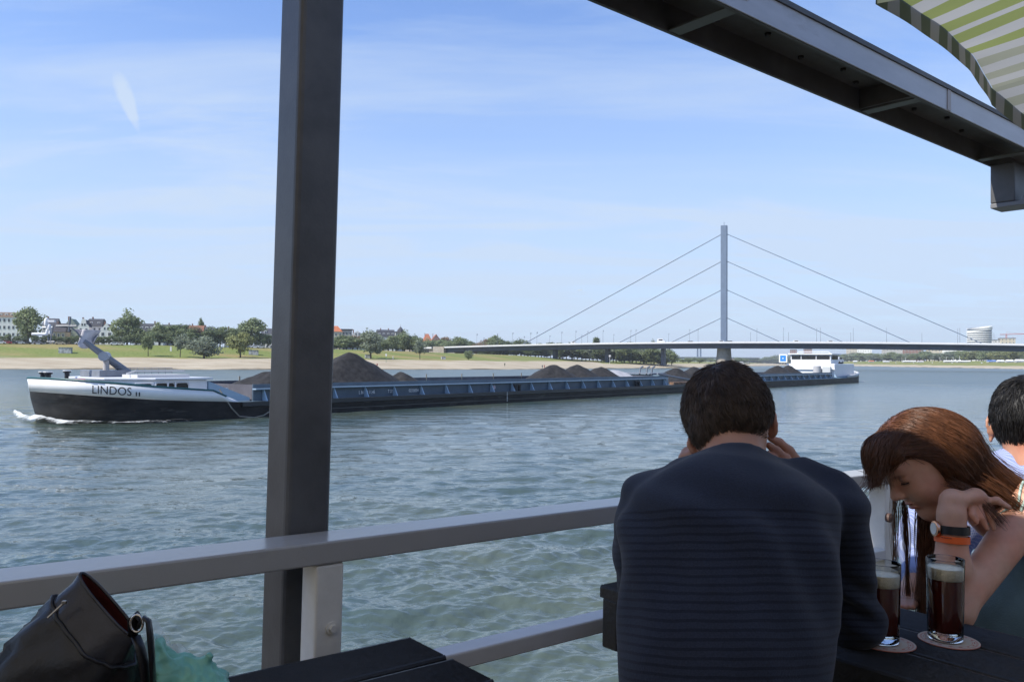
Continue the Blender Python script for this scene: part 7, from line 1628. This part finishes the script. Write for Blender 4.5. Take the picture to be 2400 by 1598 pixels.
zp = [bag_row(.24, 1.2, .046)[int(72*f)] for f in (.46, .48)]
mb = MB(); a_ = P(150, 1412, 1.085); b_ = P(112, 1447, 1.08); mb.tube([a_, b_], .0016, 6); mb.build('zip_pull', mat('zip_metal', (.35, .33, .3), .3, metal=1), bg); mb = MB(); mb.box(frame(P(151, 1411, 1.085), (1,0,0), (0,1,0), (0,0,1)), (-.003, -.002, -.0025), (.003, .002, .0025)); mb.build('zip_slider', mat('zip_metal', (0, 0, 0)), bg, bevel=.001)
st1 = [P(312, 1488, 1.08), P(312, 1450, 1.075), P(320, 1437, 1.075), P(330, 1452, 1.075), P(326, 1470, 1.075)]
mb = MB(); mb.tube(st1, [.006, .007, .007, .006, .006], 8, flat=.5); mb.build('strap_loop', M_LEA, bg, smooth=True)
mb = MB(); mb.tube([P(328, 1462, 1.07), P(338, 1446, 1.07), P(348, 1455, 1.07), P(352, 1490, 1.07), P(356, 1540, 1.075), P(360, 1620, 1.09)], [.005, .006, .0065, .007, .007, .007], 8, flat=.45); mb.build('strap', M_LEA, bg, smooth=True)
mb = MB(); mb.tube([P(318, 1490, 1.085), P(330, 1520, 1.08), P(338, 1560, 1.08), P(345, 1640, 1.09)], .0075, 8, flat=.45); mb.build('strap', M_LEA, bg, smooth=True)
mb = MB(); c = P(322, 1459, 1.068); mb.tube([c+Vector((.008*math.cos(q), -.002, .011*math.sin(q))) for q in np.linspace(0, 6.283, 17)], .0018, 6, cap=False); mb.build('buckle_ring', mat('ring_metal', (.55, .52, .48), .22, metal=1), bg, smooth=True)
# ---- green plastic bag and clear wrap
def crinkle(v):
    o = np.empty(len(v))
    for i, (a, b, c) in enumerate(v):
        q = Vector((a, b, c)); w_ = Vector((mnoise.noise(q*30), mnoise.noise(q*30+Vector((7, 1, 3))), mnoise.noise(q*30+Vector((2, 9, 5)))))*.35
        d1_ = mnoise.voronoi(q*26+w_)[0]; d2_ = mnoise.voronoi(q*62+w_*2)[0]
        o[i] = .004 - .016*min(.6, d1_[1]-d1_[0]) - .005*min(.6, d2_[1]-d2_[0]) + .006*mnoise.noise(q*11)
    return o
pb = thing('carrier_bag', 'crumpled green plastic carrier bag beside the handbag', 'bag', P(430, 1600, 1.17))
sdf_obj('bag', [ell(P(430, 1606, 1.19), (.050, .05, .034), None, .02), cone(P(385, 1585, 1.17), P(362, 1520, 1.17), .030, .016, .02), cone(P(450, 1588, 1.19), P(492, 1535, 1.19), .020, .008, .012), cone(P(410, 1590, 1.19), P(440, 1545, 1.19), .018, .008, .012), ell(P(480, 1620, 1.19), (.034, .05, .032), None, .02), ell(P(400, 1650, 1.18), (.08, .06, .05), None, .02)], .0024,
        mat('plastic_green', (0.16, 0.40, 0.31), .35, var=.15, scale=30, spec=.5), pb, crinkle)
M_FILM = bpy.data.materials.new('clear_film'); M_FILM.use_nodes = True; t = M_FILM.node_tree; b = t.nodes['Principled BSDF']; b.inputs['Base Color'].default_value = (.8, .85, .85, 1); b.inputs['Roughness'].default_value = .15
tp_ = t.nodes.new('ShaderNodeBsdfTransparent'); mx = t.nodes.new('ShaderNodeMixShader'); mx.inputs[0].default_value = .34; t.links.new(tp_.outputs[0], mx.inputs[1]); t.links.new(b.outputs[0], mx.inputs[2]); t.links.new(mx.outputs[0], t.nodes['Material Output'].inputs[0])
mb = MB(); rows = []
q0, q1, q2, q3 = P(338, 1440, 1.14), P(360, 1620, 1.15), P(560, 1640, 1.25), P(420, 1520, 1.22)
for i in range(16):
    row = []
    for j in range(16):
        a_, b_ = i/15, j/15; p = q0.lerp(q3, a_).lerp(q1.lerp(q2, a_), b_); p = p + Vector((0, -.012*math.sin(a_*9+b_*4), .010*math.sin(a_*7+b_*11) + .006*math.sin(a_*23-b_*8))); row.append(p)
    rows.append(row)
mb.grid(rows); fw = thing_mesh(mb, 'plastic_wrap', 'clear plastic wrap bunched between the handbag and the green bag', 'wrap', M_FILM, q0, smooth=True)
# ------------------------------------------------------------------ summer haze over the river
hz = MB(); hz.box(WORLD, (-4200, -1500, -6), (6300, 9300, 112)); ho = hz.build('haze', None or mat('haze_tmp', (1, 1, 1)))
hm = bpy.data.materials.new('haze_air'); hm.use_nodes = True; t = hm.node_tree; t.nodes.remove(t.nodes['Principled BSDF'])
pv = t.nodes.new('ShaderNodeVolumePrincipled'); pv.inputs['Color'].default_value = (.90, .95, 1.0, 1); pv.inputs['Density'].default_value = 0.00012; pv.inputs['Anisotropy'].default_value = .2
t.links.new(pv.outputs[0], t.nodes['Material Output'].inputs['Volume']); ho.data.materials.clear(); ho.data.materials.append(hm); ho['kind'] = 'stuff'
